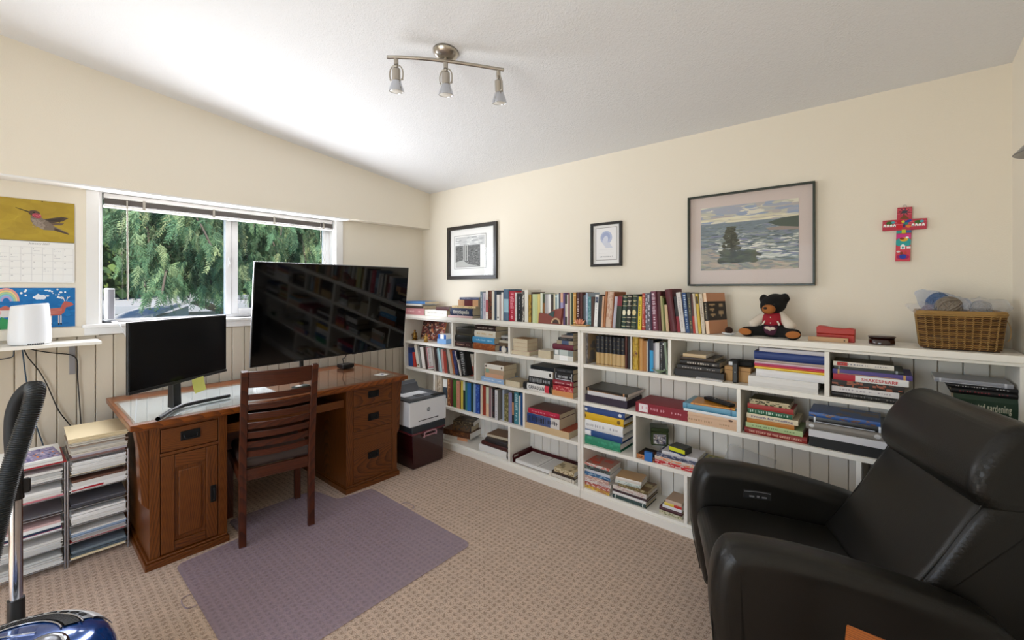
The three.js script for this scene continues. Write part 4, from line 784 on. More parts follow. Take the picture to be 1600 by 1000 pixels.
['f','m',-.7326,.7379,-2.555,.0319,.2862,.2118,0,0.0,'#5a9cba','b#3a7a9c','','folder','folder',"thick teal blue folder, folder pile under the remote control"],
['f','m',-.7138,.7701,-2.555,.0093,.2295,.1698,0,0.07,'#d8922c','b#b03424','','folder','folder',"orange folder with a red edge, folder pile under the remote control"],
['f','h',-.4143,.662,-2.565,.0328,.2798,.2071,0,0.0,'#8a2018','TTHE STORY OF THE GREAT LAKES#e8c0a8','','book','book',"rust red GREAT LAKES book at the bottom, pile of seven, second shelf"],
['f','p',-.4205,.6951,-2.565,.0258,.2551,.1888,0,0.0,'#b4c890','t#5a7a4a','','book','book',"pale green paperback, pile of seven, second shelf"],
['f','p',-.4349,.7212,-2.565,.024,.214,.1584,0,0.0,'#c07820','','','book','book',"orange paperback, pile of seven, second shelf"],
['f','p',-.4275,.7455,-2.565,.0258,.2318,.1715,0,0.0,'#e6d8b8','TFrench for reading#3a2a6a','','book','book',"cream paperback titled French for reading, pile of seven, second shelf"],
['f','p',-.4374,.7716,-2.565,.0257,.2028,.15,0,0.0,'#165c3c','tt#cfe4d0','','book','book',"dark green paperback with white lettering, pile of seven, second shelf"],
['f','p',-.4347,.7976,-2.565,.0257,.2082,.1541,0,0.0,'#a83028','','','book','book',"brick red paperback, pile of seven, second shelf"],
['f','p',-.4369,.8237,-2.565,.0257,.1853,.1372,0,0.0,'#c8b890','x#4a4428','#55502c','book','book',"cream paperback with a dark patterned cover, topmost, pile of seven, second shelf"],
['f','b',-.1167,.662,-2.56,.0474,.2988,.2211,0,0.0,'#0f1012','','','storage_box','box',"thick black box at the bottom, wide pile behind the recliner's back"],
['f','b',-.1173,.7097,-2.56,.0332,.3001,.2221,0,0.0,'#dfdde0','','','box_file','box',"white box file, wide pile behind the recliner's back"],
['f','b',-.1275,.7432,-2.56,.0381,.3032,.2244,0,0.0,'#8a847c','d#d0d0d0+o#d8d8d8','','ring_binder','binder',"grey ring binder with metal rivets, wide pile behind the recliner's back"],
['f','m',-.1199,.7816,-2.56,.0269,.2923,.2163,0,0.0,'#1a1a1c','b#e0e4ea','','magazine','magazine',"black and white magazine, wide pile behind the recliner's back"],
['f','m',-.1319,.8088,-2.56,.0205,.2683,.1986,0,0.0,'#2b5aa0','x#7a5a4a','','magazine','magazine',"glossy blue magazine with pictures on its spine, wide pile behind the recliner's back"],
['f','b',-1.4305,.372,-2.56,.0578,.3083,.225,0,0.0,'#2f8a68','x#3c9a78','','ring_binder','binder',"teal green ring binder at the bottom, fanned binder pile, third shelf"],
['f','b',-1.4161,.4301,-2.56,.0421,.3062,.225,0,0.0,'#1f4a84','q#f0f0f0','','ring_binder','binder',"blue ring binder with a white label, fanned binder pile, third shelf"],
['f','b',-1.4138,.4725,-2.56,.0665,.3107,.225,0,0.0,'#f0f0f0','t#a8a8ac','','ring_binder','binder',"thick white ring binder, fanned binder pile, third shelf"],
['f','b',-1.409,.5393,-2.56,.0487,.31,.225,0,0.0,'#e6b81e','d#7a5a10+o#7a5a10','','ring_binder','binder',"yellow ring binder, fanned binder pile, third shelf"],
['f','b',-1.3995,.5882,-2.56,.0442,.3087,.225,0,0.0,'#33508e','d#f4f4f4+o#f4f4f4','','ring_binder','binder',"navy blue ring binder on top, fanned binder pile, third shelf"],
['f','b',-1.1047,.372,-2.555,.0282,.1116,.13,0,0.0,'#c8824a','x#6a3a20','#2a2220','puzzle_box','box',"orange and black picture puzzle box, third shelf behind the recliner's arm"],
['f','m',-.9154,.372,-2.555,.0235,.259,.1917,0,0.0,'#c0262c','x#e0d0c8','','magazine','magazine',"red magazine at the bottom of the pile, third shelf behind the recliner's arm"],
['f','m',-.9154,.3958,-2.555,.0215,.259,.1917,0,0.0,'#d8c8b8','x#e88a5a','','magazine','magazine',"beige magazine with an orange spine, third shelf behind the recliner's arm"],
['f','m',-.9094,.4176,-2.555,.0215,.247,.1828,0,0.0,'#38405c','x#9a9aa8','','magazine','magazine',"dark blue magazine, third shelf behind the recliner's arm"],
['f','m',-.8971,.4394,-2.555,.0194,.2083,.1541,0,0.0,'#d2cfd2','','','booklet','booklet',"pale grey booklet, third shelf behind the recliner's arm"],
['f','b',-.7419,.372,-2.6,.0338,.1732,.13,0,0.0,'#d8d0cc','x#7a6aa0','','card_game','box',"white boxed card game, third shelf behind the recliner's arm"],
['f','p',-.7278,.4061,-2.6,.0317,.1582,.13,0,0.0,'#8a7c34','x#4a5a3c','#8a8440','book','book',"mustard and green map atlas, third shelf behind the recliner's arm"],
['f','b',-.1425,.372,-2.6,.0471,.1152,.13,0,0.0,'#1c7a34','','#dcdcd8','carton','box',"green carton with a printed white top, behind the recliner"],
['f','m',-1.4645,.07,-2.56,.0222,.23,.1702,0,-0.052,'#c08a50','x#e8c84a','','magazine','magazine',"orange magazine at the bottom, magazine pile, bottom shelf"],
['f','m',-1.467,.0925,-2.56,.0222,.2352,.174,0,-0.035,'#b85a50','x#e8d8d0','','magazine','magazine',"red and white magazine, second from bottom, magazine pile, bottom shelf"],
['f','m',-1.4621,.115,-2.56,.0222,.2347,.1736,0,0.017,'#e6dcd6','x#c09a9a','','magazine','magazine',"white magazine with pink print, third from bottom, magazine pile, bottom shelf"],
['f','m',-1.4694,.1375,-2.56,.0222,.2305,.1706,0,-0.052,'#c8a094','x#ecd8cc','','magazine','magazine',"salmon magazine in the middle, magazine pile, bottom shelf"],
['f','m',-1.4593,.1601,-2.56,.0244,.2197,.1626,0,0.035,'#3f6a94','x#9ab8d0','','magazine','magazine',"blue magazine above the salmon one, magazine pile, bottom shelf"],
['f','m',-1.4593,.1847,-2.56,.0177,.2197,.1626,0,-0.017,'#d6d8e0','','','magazine','magazine',"white magazine above the blue one, magazine pile, bottom shelf"],
['f','m',-1.4593,.2028,-2.56,.0244,.2197,.1626,0,0.052,'#40484a','x#7a8a80','','magazine','magazine',"dark grey magazine, second from top, magazine pile, bottom shelf"],
['f','m',-1.4593,.2274,-2.56,.0177,.2197,.1626,0,0.017,'#d8cfc8','x#d04a30','#b07a68','magazine','magazine',"magazine with a red and blue cover on top, magazine pile, bottom shelf"],
['f','h',-1.2127,.07,-2.55,.0251,.2261,.1673,0,0.0,'#284440','b#e0e4e0','','book','book',"dark green hardback at the bottom, square book pile, bottom shelf"],
['f','h',-1.2127,.0954,-2.55,.0188,.2261,.1673,0,0.0,'#ece8e4','','','book','book',"white hardback, second from bottom, square book pile, bottom shelf"],
['f','h',-1.2086,.1145,-2.55,.0167,.2343,.1734,0,0.0,'#34181e','','','book','book',"dark maroon hardback, third from bottom, square book pile, bottom shelf"],
['f','m',-1.2084,.1315,-2.55,.0272,.2256,.1669,0,0.0,'#dcd4cc','x#c8a8a0','','magazine','magazine',"cream magazine with pink marks, square book pile, bottom shelf"],
['f','p',-1.1861,.159,-2.55,.0207,.1975,.1461,0,0.0,'#6a5a34','x#a89a70','#6a5030','book','book',"brown picture book, square book pile, bottom shelf"],
['f','m',-1.22,.18,-2.55,.0208,.1658,.13,0,0.105,'#d6dcd4','x#a8b8b0','','booklet','booklet',"pale mint booklet, square book pile, bottom shelf"],
['f','m',-1.2156,.2011,-2.55,.0208,.1655,.13,0,0.14,'#e6dfd4','','#c09a68','book','book',"white edged square book with a tan portrait cover, square book pile, bottom shelf"],
['f','m',-.9538,.07,-2.565,.0195,.1344,.13,0,0.0,'#cdc6a8','x#8a8a60','','magazine','magazine',"pale khaki magazine at the bottom, small pile beside the recliner"],
['f','h',-.9538,.0898,-2.565,.0215,.1344,.13,0,0.0,'#4c1a24','','','book','book',"dark maroon hardback, second from bottom, small pile beside the recliner"],
['f','m',-.9439,.1116,-2.565,.0175,.1146,.13,0,0.0,'#e8e6ea','','','booklet','booklet',"white booklet, small pile beside the recliner"],
['f','m',-.938,.1294,-2.565,.0174,.1028,.13,0,0.0,'#e8cc50','r#c83028','','booklet','booklet',"yellow and red booklet, small pile beside the recliner"],
['f','p',-.9341,.1471,-2.565,.0193,.095,.13,0,0.0,'#d0b8a4','','#b89c84','book','book',"tan paperback on top, small pile beside the recliner"],]) book(...b);

// ---------------------------------------------------------------- pictures and prints
const canvasTex = (w, h, draw) => { const c = document.createElement('canvas'); c.width = w; c.height = h; draw(c.getContext('2d'), w, h); const t = new THREE.CanvasTexture(c); t.colorSpace = THREE.SRGBColorSpace; return t; };
const printed = (w, h, draw, rough = .7) => std(0xffffff, rough, { map: canvasTex(w, h, draw) });
const poly = (c, color, ...p) => { c.fillStyle = color; c.beginPath(); p.forEach((q, i) => i ? c.lineTo(q[0], q[1]) : c.moveTo(q[0], q[1])); c.closePath(); c.fill(); };
const blob = (c, color, x, y, rx, ry, a = 0) => { c.fillStyle = color; c.beginPath(); c.ellipse(x, y, rx, ry, a, 0, 7); c.fill(); };
// flat print whose map fills it, facing +z
function sheetGeo(w, h, t = .0006) { const g = new THREE.BoxGeometry(w, h, t), n = g.attributes.normal, u = g.attributes.uv; for (let i = 0; i < n.count; i++) if (n.getZ(i) < .5) u.setXY(i, .5, .5); return g; }
function picture(label, x0, x1, y0, y1, fw, fd, frameMat, mat, win, art, glassy = true) {
  const w = x1 - x0, h = y1 - y0, p = thing('framed_picture', label, 'picture', (x0 + x1) / 2, (y0 + y1) / 2, ZB);
  const fr = [bx(-w / 2, w / 2, h / 2 - fw, h / 2, .002, fd, .002), bx(-w / 2, w / 2, -h / 2, -h / 2 + fw, .002, fd, .002), bx(-w / 2, -w / 2 + fw, -h / 2 + fw, h / 2 - fw, .002, fd, .002), bx(w / 2 - fw, w / 2, -h / 2 + fw, h / 2 - fw, .002, fd, .002)];
  part('frame', fr, frameMat, p);
  const m = part('mount', bx(-w / 2 + fw, w / 2 - fw, -h / 2 + fw, h / 2 - fw, .002, .007), mat, p);
  const [a0, a1, b0, b1] = win;
  const a = part('print', sheetGeo(a1 - a0, b1 - b0, .001), art, p); a.position.set((a0 + a1) / 2, (b0 + b1) / 2, .0078);
  if (glassy) part('glass', bx(-w / 2 + fw, w / 2 - fw, -h / 2 + fw, h / 2 - fw, fd - .0075, fd - .006), M.picGlass, p);
  return p;
}
const etching = printed(320, 300, (c, w, h) => {
  c.fillStyle = '#f2f2f0'; c.fillRect(0, 0, w, h); c.strokeStyle = '#555'; c.lineWidth = 3; c.strokeRect(2, 2, w - 4, h - 4);
  c.fillStyle = '#c9cbcc'; c.fillRect(14, 14, w - 28, 80);
  for (let i = 0; i < 26; i++) blob(c, ['#e6e8e8', '#aeb2b4', '#d5d8d8'][i % 3], R(20, w - 20), R(18, 86), R(10, 34), R(4, 10));
  c.fillStyle = '#6e7070'; c.fillRect(14, 92, w - 70, h - 106);
  for (let i = 0; i < 260; i++) { c.fillStyle = ['#3c3e3e', '#9a9c9c', '#555858', '#808282'][i & 3]; c.fillRect(R(14, w - 62), R(92, h - 24), R(3, 18), R(2, 8)); }
  for (const x of [96, 112, 134]) { c.fillStyle = '#c4c6c4'; c.fillRect(x, 80, 9, 150); c.fillStyle = '#4a4c4c'; c.fillRect(x + 9, 84, 4, 146); }
  poly(c, '#b9bbb8', [14, h - 60], [90, h - 78], [150, h - 40], [w - 60, h - 20], [14, h - 16]);
});
picture('black framed grey landscape etching with white mount, leftmost on the wall', -3.25, -2.588, 1.523, 2.035, .034, .028, std(0x2a2522, .35), std(0xf3f3f1, .8), [-.245, .19, -.155, .165], etching);
const circleArt = printed(200, 280, (c, w, h) => {
  c.fillStyle = '#f0eff0'; c.fillRect(0, 0, w, h); c.strokeStyle = '#6a5f58'; c.lineWidth = 3; c.strokeRect(3, 3, w - 6, h - 6);
  blob(c, '#b9c2dc', 100, 88, 54, 56); blob(c, '#a3aed0', 96, 84, 40, 40); blob(c, '#d4d9e8', 92, 112, 24, 40, .3);
  poly(c, '#d3d7e4', [70, 136], [128, 128], [160, 178], [96, 176]); c.fillStyle = '#dcdde2'; c.fillRect(30, 190, 140, 2); c.fillRect(30, 220, 140, 2);
  strokes(c, 40, 160, 244, 256, '#8c8c94');
});
picture('small black framed print of a pale blue circle, middle of the wall', -1.636, -1.386, 1.598, 1.917, .018, .024, std(0x1c1a19, .35), std(0xf4f3f2, .8), [-.088, .086, -.115, .125], circleArt);
// generic windy coast in the painting's greys and blues
const coast = printed(620, 480, (c, w, h) => {
  const g = (y) => y; c.fillStyle = '#b4b8b8'; c.fillRect(0, 0, w, 130);
  for (let i = 0; i < 120; i++) blob(c, ['#c8c6b4', '#a9aebc', '#e0dccb', '#9aa8c0', '#b9b3b0'][i % 5], R(0, w), R(0, 118), R(26, 90), R(5, 15), R(-.15, .1));
  for (let i = 0; i < 24; i++) blob(c, ['#e8e2c8', '#d8d2b8'][i & 1], R(0, w), R(92, 128), R(40, 110), R(3, 7));
  c.fillStyle = '#7f8c94'; c.fillRect(0, 128, w, h);
  for (let i = 0; i < 900; i++) { const y = 130 + Math.pow(rnd(), .8) * 280, s = (y - 110) / 200; blob(c, ['#8a97a4', '#75828a', '#9ca49c', '#6f7a74', '#8d8fae', '#a4aca8', '#5f6c70'][i % 7], R(0, w), y, R(12, 44) * s + 6, R(1.5, 4.5) * s + 1, R(-.12, .12)); }
  for (let i = 0; i < 130; i++) { const y = 190 + Math.pow(rnd(), .7) * 210, s = (y - 120) / 200; blob(c, ['#d9dbd2', '#c9cec8', '#e8e8e0'][i % 3], R(120, w), y, R(8, 36) * s + 4, R(1, 4) * s + 1, R(-.2, .2)); }
  poly(c, '#566158', [440, 150], [520, 126], [w, 118], [w, 200], [520, 186]); poly(c, '#a0938a', [430, 190], [520, 182], [w, 196], [w, 214], [450, 204]);
  poly(c, '#a8a294', [0, 330], [70, 318], [130, 350], [190, 400], [280, 430], [430, 410], [w, 430], [w, h], [0, h]);
  for (let i = 0; i < 160; i++) { const x = R(0, w), y = R(x < 180 ? 345 : 430, h); blob(c, ['#c0b4a2', '#8e9090', '#b9a596', '#7f8488', '#9aa08e'][i % 5], x, y, R(12, 50), R(3, 8), R(-.3, .5)); }
  for (let i = 0; i < 150; i++) blob(c, ['#43483c', '#565a4a', '#3a4038', '#5c6450'][i & 3], 235 + R(-85, 120) + R(-30, 30), 395 + R(-52, 26), R(9, 26), R(6, 13), R(-.5, .5));
  for (let i = 0; i < 90; i++) { const q = i / 90, ax = 205 + R(-60, 70) * (1 - q * .75); blob(c, ['#474a40', '#555749', '#5f6154'][i % 3], ax, 350 - q * 190, R(10, 24), R(6, 11), R(-.3, .3)); }
  blob(c, '#474a40', 212, 300, 6, 90);
});
picture('large dark green framed coastal painting with wide pink grey mount', -.928, -.263, 1.453, 2.014, .011, .03, std(0x1c2a20, .3), std(0xd6c8c2, .85), [-.258, .257, -.185, .203], coast);
{
  // painted folk art cross
  const g = slab([[-.0265, -.132], [.0265, -.132], [.0265, .018], [.079, .02], [.079, .07], [.0265, .07], [.0265, .128], [-.0265, .128], [-.0265, .07], [-.079, .068], [-.079, .018], [-.0265, .018]], .014, .001);
  const p = g.attributes.position, uv = g.attributes.uv; for (let i = 0; i < p.count; i++) uv.setXY(i, (p.getX(i) + .08) / .16, (p.getY(i) + .133) / .262);
  const t = printed(320, 524, (c, w, h) => {
    c.fillStyle = '#c23c50'; c.fillRect(0, 0, w, h); c.fillStyle = '#d8646f';
    for (const y of [18, 40, 62, 140, 160]) c.fillRect(0, y, w, 8);
    c.fillStyle = '#8c1c30'; for (const y of [10, 50]) c.fillRect(105, y, 110, 5);
    blob(c, '#3d4a58', 160, 46, 22, 14); for (let i = 0; i < 8; i++) poly(c, '#2c3440', [160, 46], [160 + 40 * Math.cos(i * .785), 46 + 34 * Math.sin(i * .785)], [160 + 40 * Math.cos(i * .785 + .25), 46 + 34 * Math.sin(i * .785 + .25)]);
    poly(c, '#7a4a28', [122, 116], [160, 72], [198, 116]); blob(c, '#c81e2c', 130, 142, 24, 20); blob(c, '#2546a8', 188, 138, 26, 12, -.4); blob(c, '#e8d23c', 152, 140, 12, 12); blob(c, '#2a8a7c', 172, 160, 18, 12);
    blob(c, '#d42030', 126, 190, 24, 22); blob(c, '#2a2c60', 160, 180, 8, 18); blob(c, '#e88a3a', 192, 186, 18, 14);
    for (const [x, n] of [[10, 4], [214, 4]]) { blob(c, '#3e6a2c', x + 44, 150, 26, 18); blob(c, '#4ab0c0', x + 70, 144, 14, 12); for (let i = 0; i < n; i++) { c.fillStyle = '#fff'; c.fillRect(x + i * 24, 172, 18, 16); poly(c, '#fff', [x + i * 24 - 2, 174], [x + i * 24 + 9, 158], [x + i * 24 + 20, 174]); c.fillStyle = '#333'; c.fillRect(x + i * 24 + 6, 178, 6, 10); } }
    c.fillStyle = '#2a9c9c'; c.fillRect(105, 226, 40, 26); c.fillStyle = '#c9cc2c'; c.fillRect(145, 218, 30, 34); c.fillStyle = '#3c6a9c'; c.fillRect(176, 224, 38, 26);
    c.fillStyle = '#d43a8c'; c.fillRect(105, 262, 110, 40); blob(c, '#35a8a8', 160, 340, 60, 46); blob(c, '#e8b43a', 162, 312, 30, 20); blob(c, '#8a2c1c', 150, 304, 18, 10); blob(c, '#fff', 186, 294, 12, 9);
    c.fillStyle = '#d8485a'; c.fillRect(105, 376, 110, 160); c.fillStyle = '#fff'; c.fillRect(140, 372, 34, 34); poly(c, '#fff', [136, 376], [157, 354], [178, 376]); c.fillRect(184, 382, 30, 20); c.fillStyle = '#2a8080'; c.fillRect(150, 382, 14, 18);
    blob(c, '#e6dcdc', 126, 430, 14, 9); blob(c, '#a81c64', 160, 480, 46, 26); blob(c, '#2a46b0', 160, 478, 26, 22); blob(c, '#8c3c28', 150, 446, 12, 14); blob(c, '#c84a3a', 178, 444, 10, 14);
  });
  const x = thing('wall_cross', 'small painted folk art cross in red and turquoise on the wall', 'cross', .087, 1.702, ZB + .009, 0); x.rotation.z = -.03;
  part('cross_body', g, t, x);
  part('hanging_loop', tube([[-.006, .126, 0], [-.006, .136, 0], [0, .14, 0], [.006, .136, 0], [.006, .126, 0]], .0012, 14, 5), M.nickel, x);
}

// ---------------------------------------------------------------- on top of the bookcase
{
  const T = 1.178;
  const o1 = thing('painted_ornament', 'terracotta painted arch ornament standing before the upright books', 'ornament', -1.815, T, -2.552);
  const clay = std(0x8a4a40, .7), clayD = std(0x4a3a36, .8), teal = std(0x3f5a58, .7), cream = std(0xc9a888, .8);
  part('base', muv(slab([[-.11, 0], [.088, 0], [.104, .118], [.06, .112], [.02, .102], [-.005, .082], [-.03, .07], [-.105, .078]], .03, .004)), clay, o1);
  part('teal_panel', moved(muv(slab([[-.015, .066], [.03, .052], [.04, .096], [.02, .094], [0, .078]], .004, .001)), 0, 0, .0165), teal, o1);
  part('arch', moved(new THREE.TorusGeometry(.034, .007, 8, 18, Math.PI), .05, .008, .016), cream, o1);
  part('arch_doorway', moved(new THREE.CylinderGeometry(.026, .026, .004, 16, 1, false, -Math.PI / 2, Math.PI).rotateX(-Math.PI / 2), .05, .008, .0155), clayD, o1);
  const o2 = thing('shell_ornament', 'orange painted open shell ornament before the upright books', 'ornament', -1.56, T, -2.535);
  const salmon = std(0xc8785c, .6);
  part('tray', muv(slab([[-.066, 0], [.062, .004], [.066, .012], [-.064, .008]], .05, .002)), std(0xd8b483, .6), o2);
  for (let i = 0; i < 5; i++) { const a = -.7 + i * .35; part('petal', turned(moved(lathe([[0, 0], [.008, .01], [.009, .026], [.003, .04], [0, .044]], 10), 0, 0, 0), 0, 0, -a).translate(-.005 + a * .02, .01, 0), i % 2 ? salmon : std(0xe0a080, .6), o2); }
  // pine cone in a white dish
  const dish = thing('white_dish', 'small white dish holding a pine cone near the teddy bear', 'dish', -.637, T, -2.59);
  part('bowl', lathe([[0, .002], [.02, .002], [.034, .010], [.036, .014], [.034, .014], [.02, .006], [0, .005]], 28), M.plasticWhite, dish);
  const cone = thing('pine_cone', 'round dark brown pine cone sitting in the white dish', 'pine cone', -.637, T + .006, -2.59);
  const scale = new THREE.ConeGeometry(.0062, .011, 5); scale.rotateX(Math.PI / 2); const sc = [];
  part('core', moved(new THREE.SphereGeometry(.016, 14, 10), 0, .02, 0), std(0x2a1710, .9), cone);
  for (let i = 0; i < 70; i++) { const y = 1 - (i + .5) / 35, a = i * 2.4, r = Math.sqrt(1 - y * y); const g = scale.clone(); g.translate(0, 0, .017); g.rotateX(-Math.asin(y)); g.rotateY(a); g.translate(0, .021, 0); sc.push(g); }
  part('scales', sc, std(0x3d241a, .85), cone).userData.kind = 'stuff';
  // carved wooden strip, red box, round box
  const st = thing('wooden_strip', 'narrow carved tan wooden strip lying before the red box', 'wooden strip', -.19, T, -2.585, -.03);
  part('strip', bx(-.082, .076, 0, .022, -.006, .006, .002, 'x'), std(0xc6a078, .6), st);
  part('hole', rod([.062, .010, .0055], [.062, .010, .0068], .003, 10), M.blackMatt, st);
  const rb = thing('red_box', 'glossy red wooden box with a curved top behind the strip', 'box', -.165, T, -2.64, -.04);
  const red = std(0xb02410, .45);
  part('box_body', muv(slab([[-.074, 0], [.074, 0], [.074, .036], [-.074, .036]], .06, .003), 'x'), red, rb);
  part('lid', muv(slab([[-.075, .037], [.075, .037], [.075, .062], [.06, .068], [.03, .064], [-.01, .066], [-.045, .073], [-.068, .074], [-.075, .068]], .062, .003), 'x'), red, rb);
  const rd = thing('round_box', 'low round dark brown lacquered lidded box left of the basket', 'box', .006, T, -2.63);
  const lac = phys(0x2a100c, .15, { clearcoat: .8 });
  part('box_body', lathe([[0, 0], [.046, 0], [.048, .004], [.048, .034], [0, .034]], 40), lac, rd);
  part('lid', lathe([[0, .046], [.03, .045], [.046, .042], [.051, .038], [.051, .034], [0, .034]], 40), lac, rd);
}
{
  // teddy bear, sitting
  const b = thing('teddy_bear', 'black teddy bear in red waistcoat sitting on the bookcase top', 'teddy bear', -.434, 1.178, -2.625, -.12);
  const fluff = pix(128, 128, (u, v) => N3(u * 128, v * 128)); fluff.repeat.set(14, 14);
  const fur = std(0x0d0b0b, .95, { bumpMap: fluff, bumpScale: .004 }), tan = std(0xa8652c, .8), redC = std(0x9a1226, .8), whiteC = std(0xd9cdbd, .85), plum = std(0x4a1c34, .85);
  const ball = (x, y, z, a, c, d, seg = 20) => { const g = new THREE.SphereGeometry(1, seg, Math.round(seg * .7)); g.scale(a, c, d); return g.translate(x, y, z); };
  const body = (bones, lo, hi, n) => { // smooth union of tapered capsules
    const mc = new MarchingCubes(n, new THREE.MeshBasicMaterial(), false, false, 60000); mc.isolation = 0;
    const sz = [hi[0] - lo[0], hi[1] - lo[1], hi[2] - lo[2]];
    for (let k = 0; k < n; k++) for (let j = 0; j < n; j++) for (let i = 0; i < n; i++) {
      const p = [lo[0] + sz[0] * i / n, lo[1] + sz[1] * j / n, lo[2] + sz[2] * k / n]; let acc = 0;
      for (const [A, B, ra, rb] of bones) { const ab = A.map((q, m) => B[m] - q), ap = p.map((q, m) => q - A[m]), l2 = ab[0] ** 2 + ab[1] ** 2 + ab[2] ** 2 + 1e-12, t = clamp((ap[0] * ab[0] + ap[1] * ab[1] + ap[2] * ab[2]) / l2), dd = Math.hypot(ap[0] - ab[0] * t, ap[1] - ab[1] * t, ap[2] - ab[2] * t) - mix(ra, rb, t); acc += Math.exp(-dd * 170); }
      mc.field[k * n * n + j * n + i] = Math.log(Math.max(acc, 1e-30)) / 170;
    }
    mc.update(); const g = new THREE.BufferGeometry(), c = mc.count;
    g.setAttribute('position', new THREE.BufferAttribute(mc.positionArray.slice(0, c * 3), 3)); g.setAttribute('normal', new THREE.BufferAttribute(mc.normalArray.slice(0, c * 3), 3));
    const p = g.attributes.position; for (let i = 0; i < p.count; i++) p.setXYZ(i, lo[0] + (p.getX(i) + 1) / 2 * sz[0], lo[1] + (p.getY(i) + 1) / 2 * sz[1], lo[2] + (p.getZ(i) + 1) / 2 * sz[2]);
    g.computeBoundingSphere(); return muv(g);
  };
  part('fur_body', body([
    [[0, .045, -.02], [0, .105, -.03], .048, .040],                     // trunk
    [[-.008, .166, -.022], [.008, .180, -.022], .055, .052],                   // head
    [[-.054, .202, -.03], [-.050, .212, -.032], .017, .015], [[.054, .206, -.03], [.051, .216, -.032], .019, .017],
    [[-.03, .035, .0], [-.105, .026, .045], .030, .022], [[.03, .035, .0], [.108, .026, .05], .030, .023],
    [[-.104, .026, .046], [-.118, .028, .050], .025, .022], [[.107, .027, .052], [.121, .030, .056], .026, .023],
  ], [-.15, -.01, -.1], [.15, .25, .1], 56), fur, b);
  part('muzzle', ball(-.008, .150, .030, .032, .025, .024), tan, b);
  part('nose', ball(-.018, .156, .052, .009, .007, .006, 12), std(0x2a1a12, .4), b);
  for (const s of [-1, 1]) part('eye', ball(s * .02 - .003, .178, .028, .004, .004, .003, 10), M.blackGloss, b);
  const fp = (x, z, r) => { const g = ball(0, 0, 0, .033, .018, .005, 18); g.rotateZ(r); return g.translate(x, .028, z); };
  part('foot_pad', fp(-.111, .0705, -.06), tan, b); part('foot_pad', fp(.114, .0775, .1), tan, b);
  part('waistcoat', ball(0, .092, -.020, .055, .052, .052, 24), redC, b);
  part('trousers', ball(0, .04, -.010, .062, .034, .05, 20), plum, b);
  for (const s of [-1, 1]) part('sleeve', body([[[s * .038, .118, -.02], [s * .085, .068, .01], .021, .026]], [Math.min(s * .01, s * .13), .02, -.06], [Math.max(s * .01, s * .13), .15, .06], 26), whiteC, b);
  for (const y of [.078, .108]) part('button', ball(.001, y, .0315, .0035, .0035, .002, 10), whiteC, b);
  part('white_bow', [ball(-.012, .052, .038, .014, .008, .005, 12), ball(.012, .05, .038, .014, .008, .005, 12), ball(0, .046, .04, .008, .009, .005, 10)], whiteC, b);
  for (const [x, a] of [[-.033, -.5], [.036, .4]]) part('pocket_flap', moved(turned(new RoundedBoxGeometry(.008, .024, .003, 1, .001), 0, x * 12, a), x, .078, .024), whiteC, b);
}
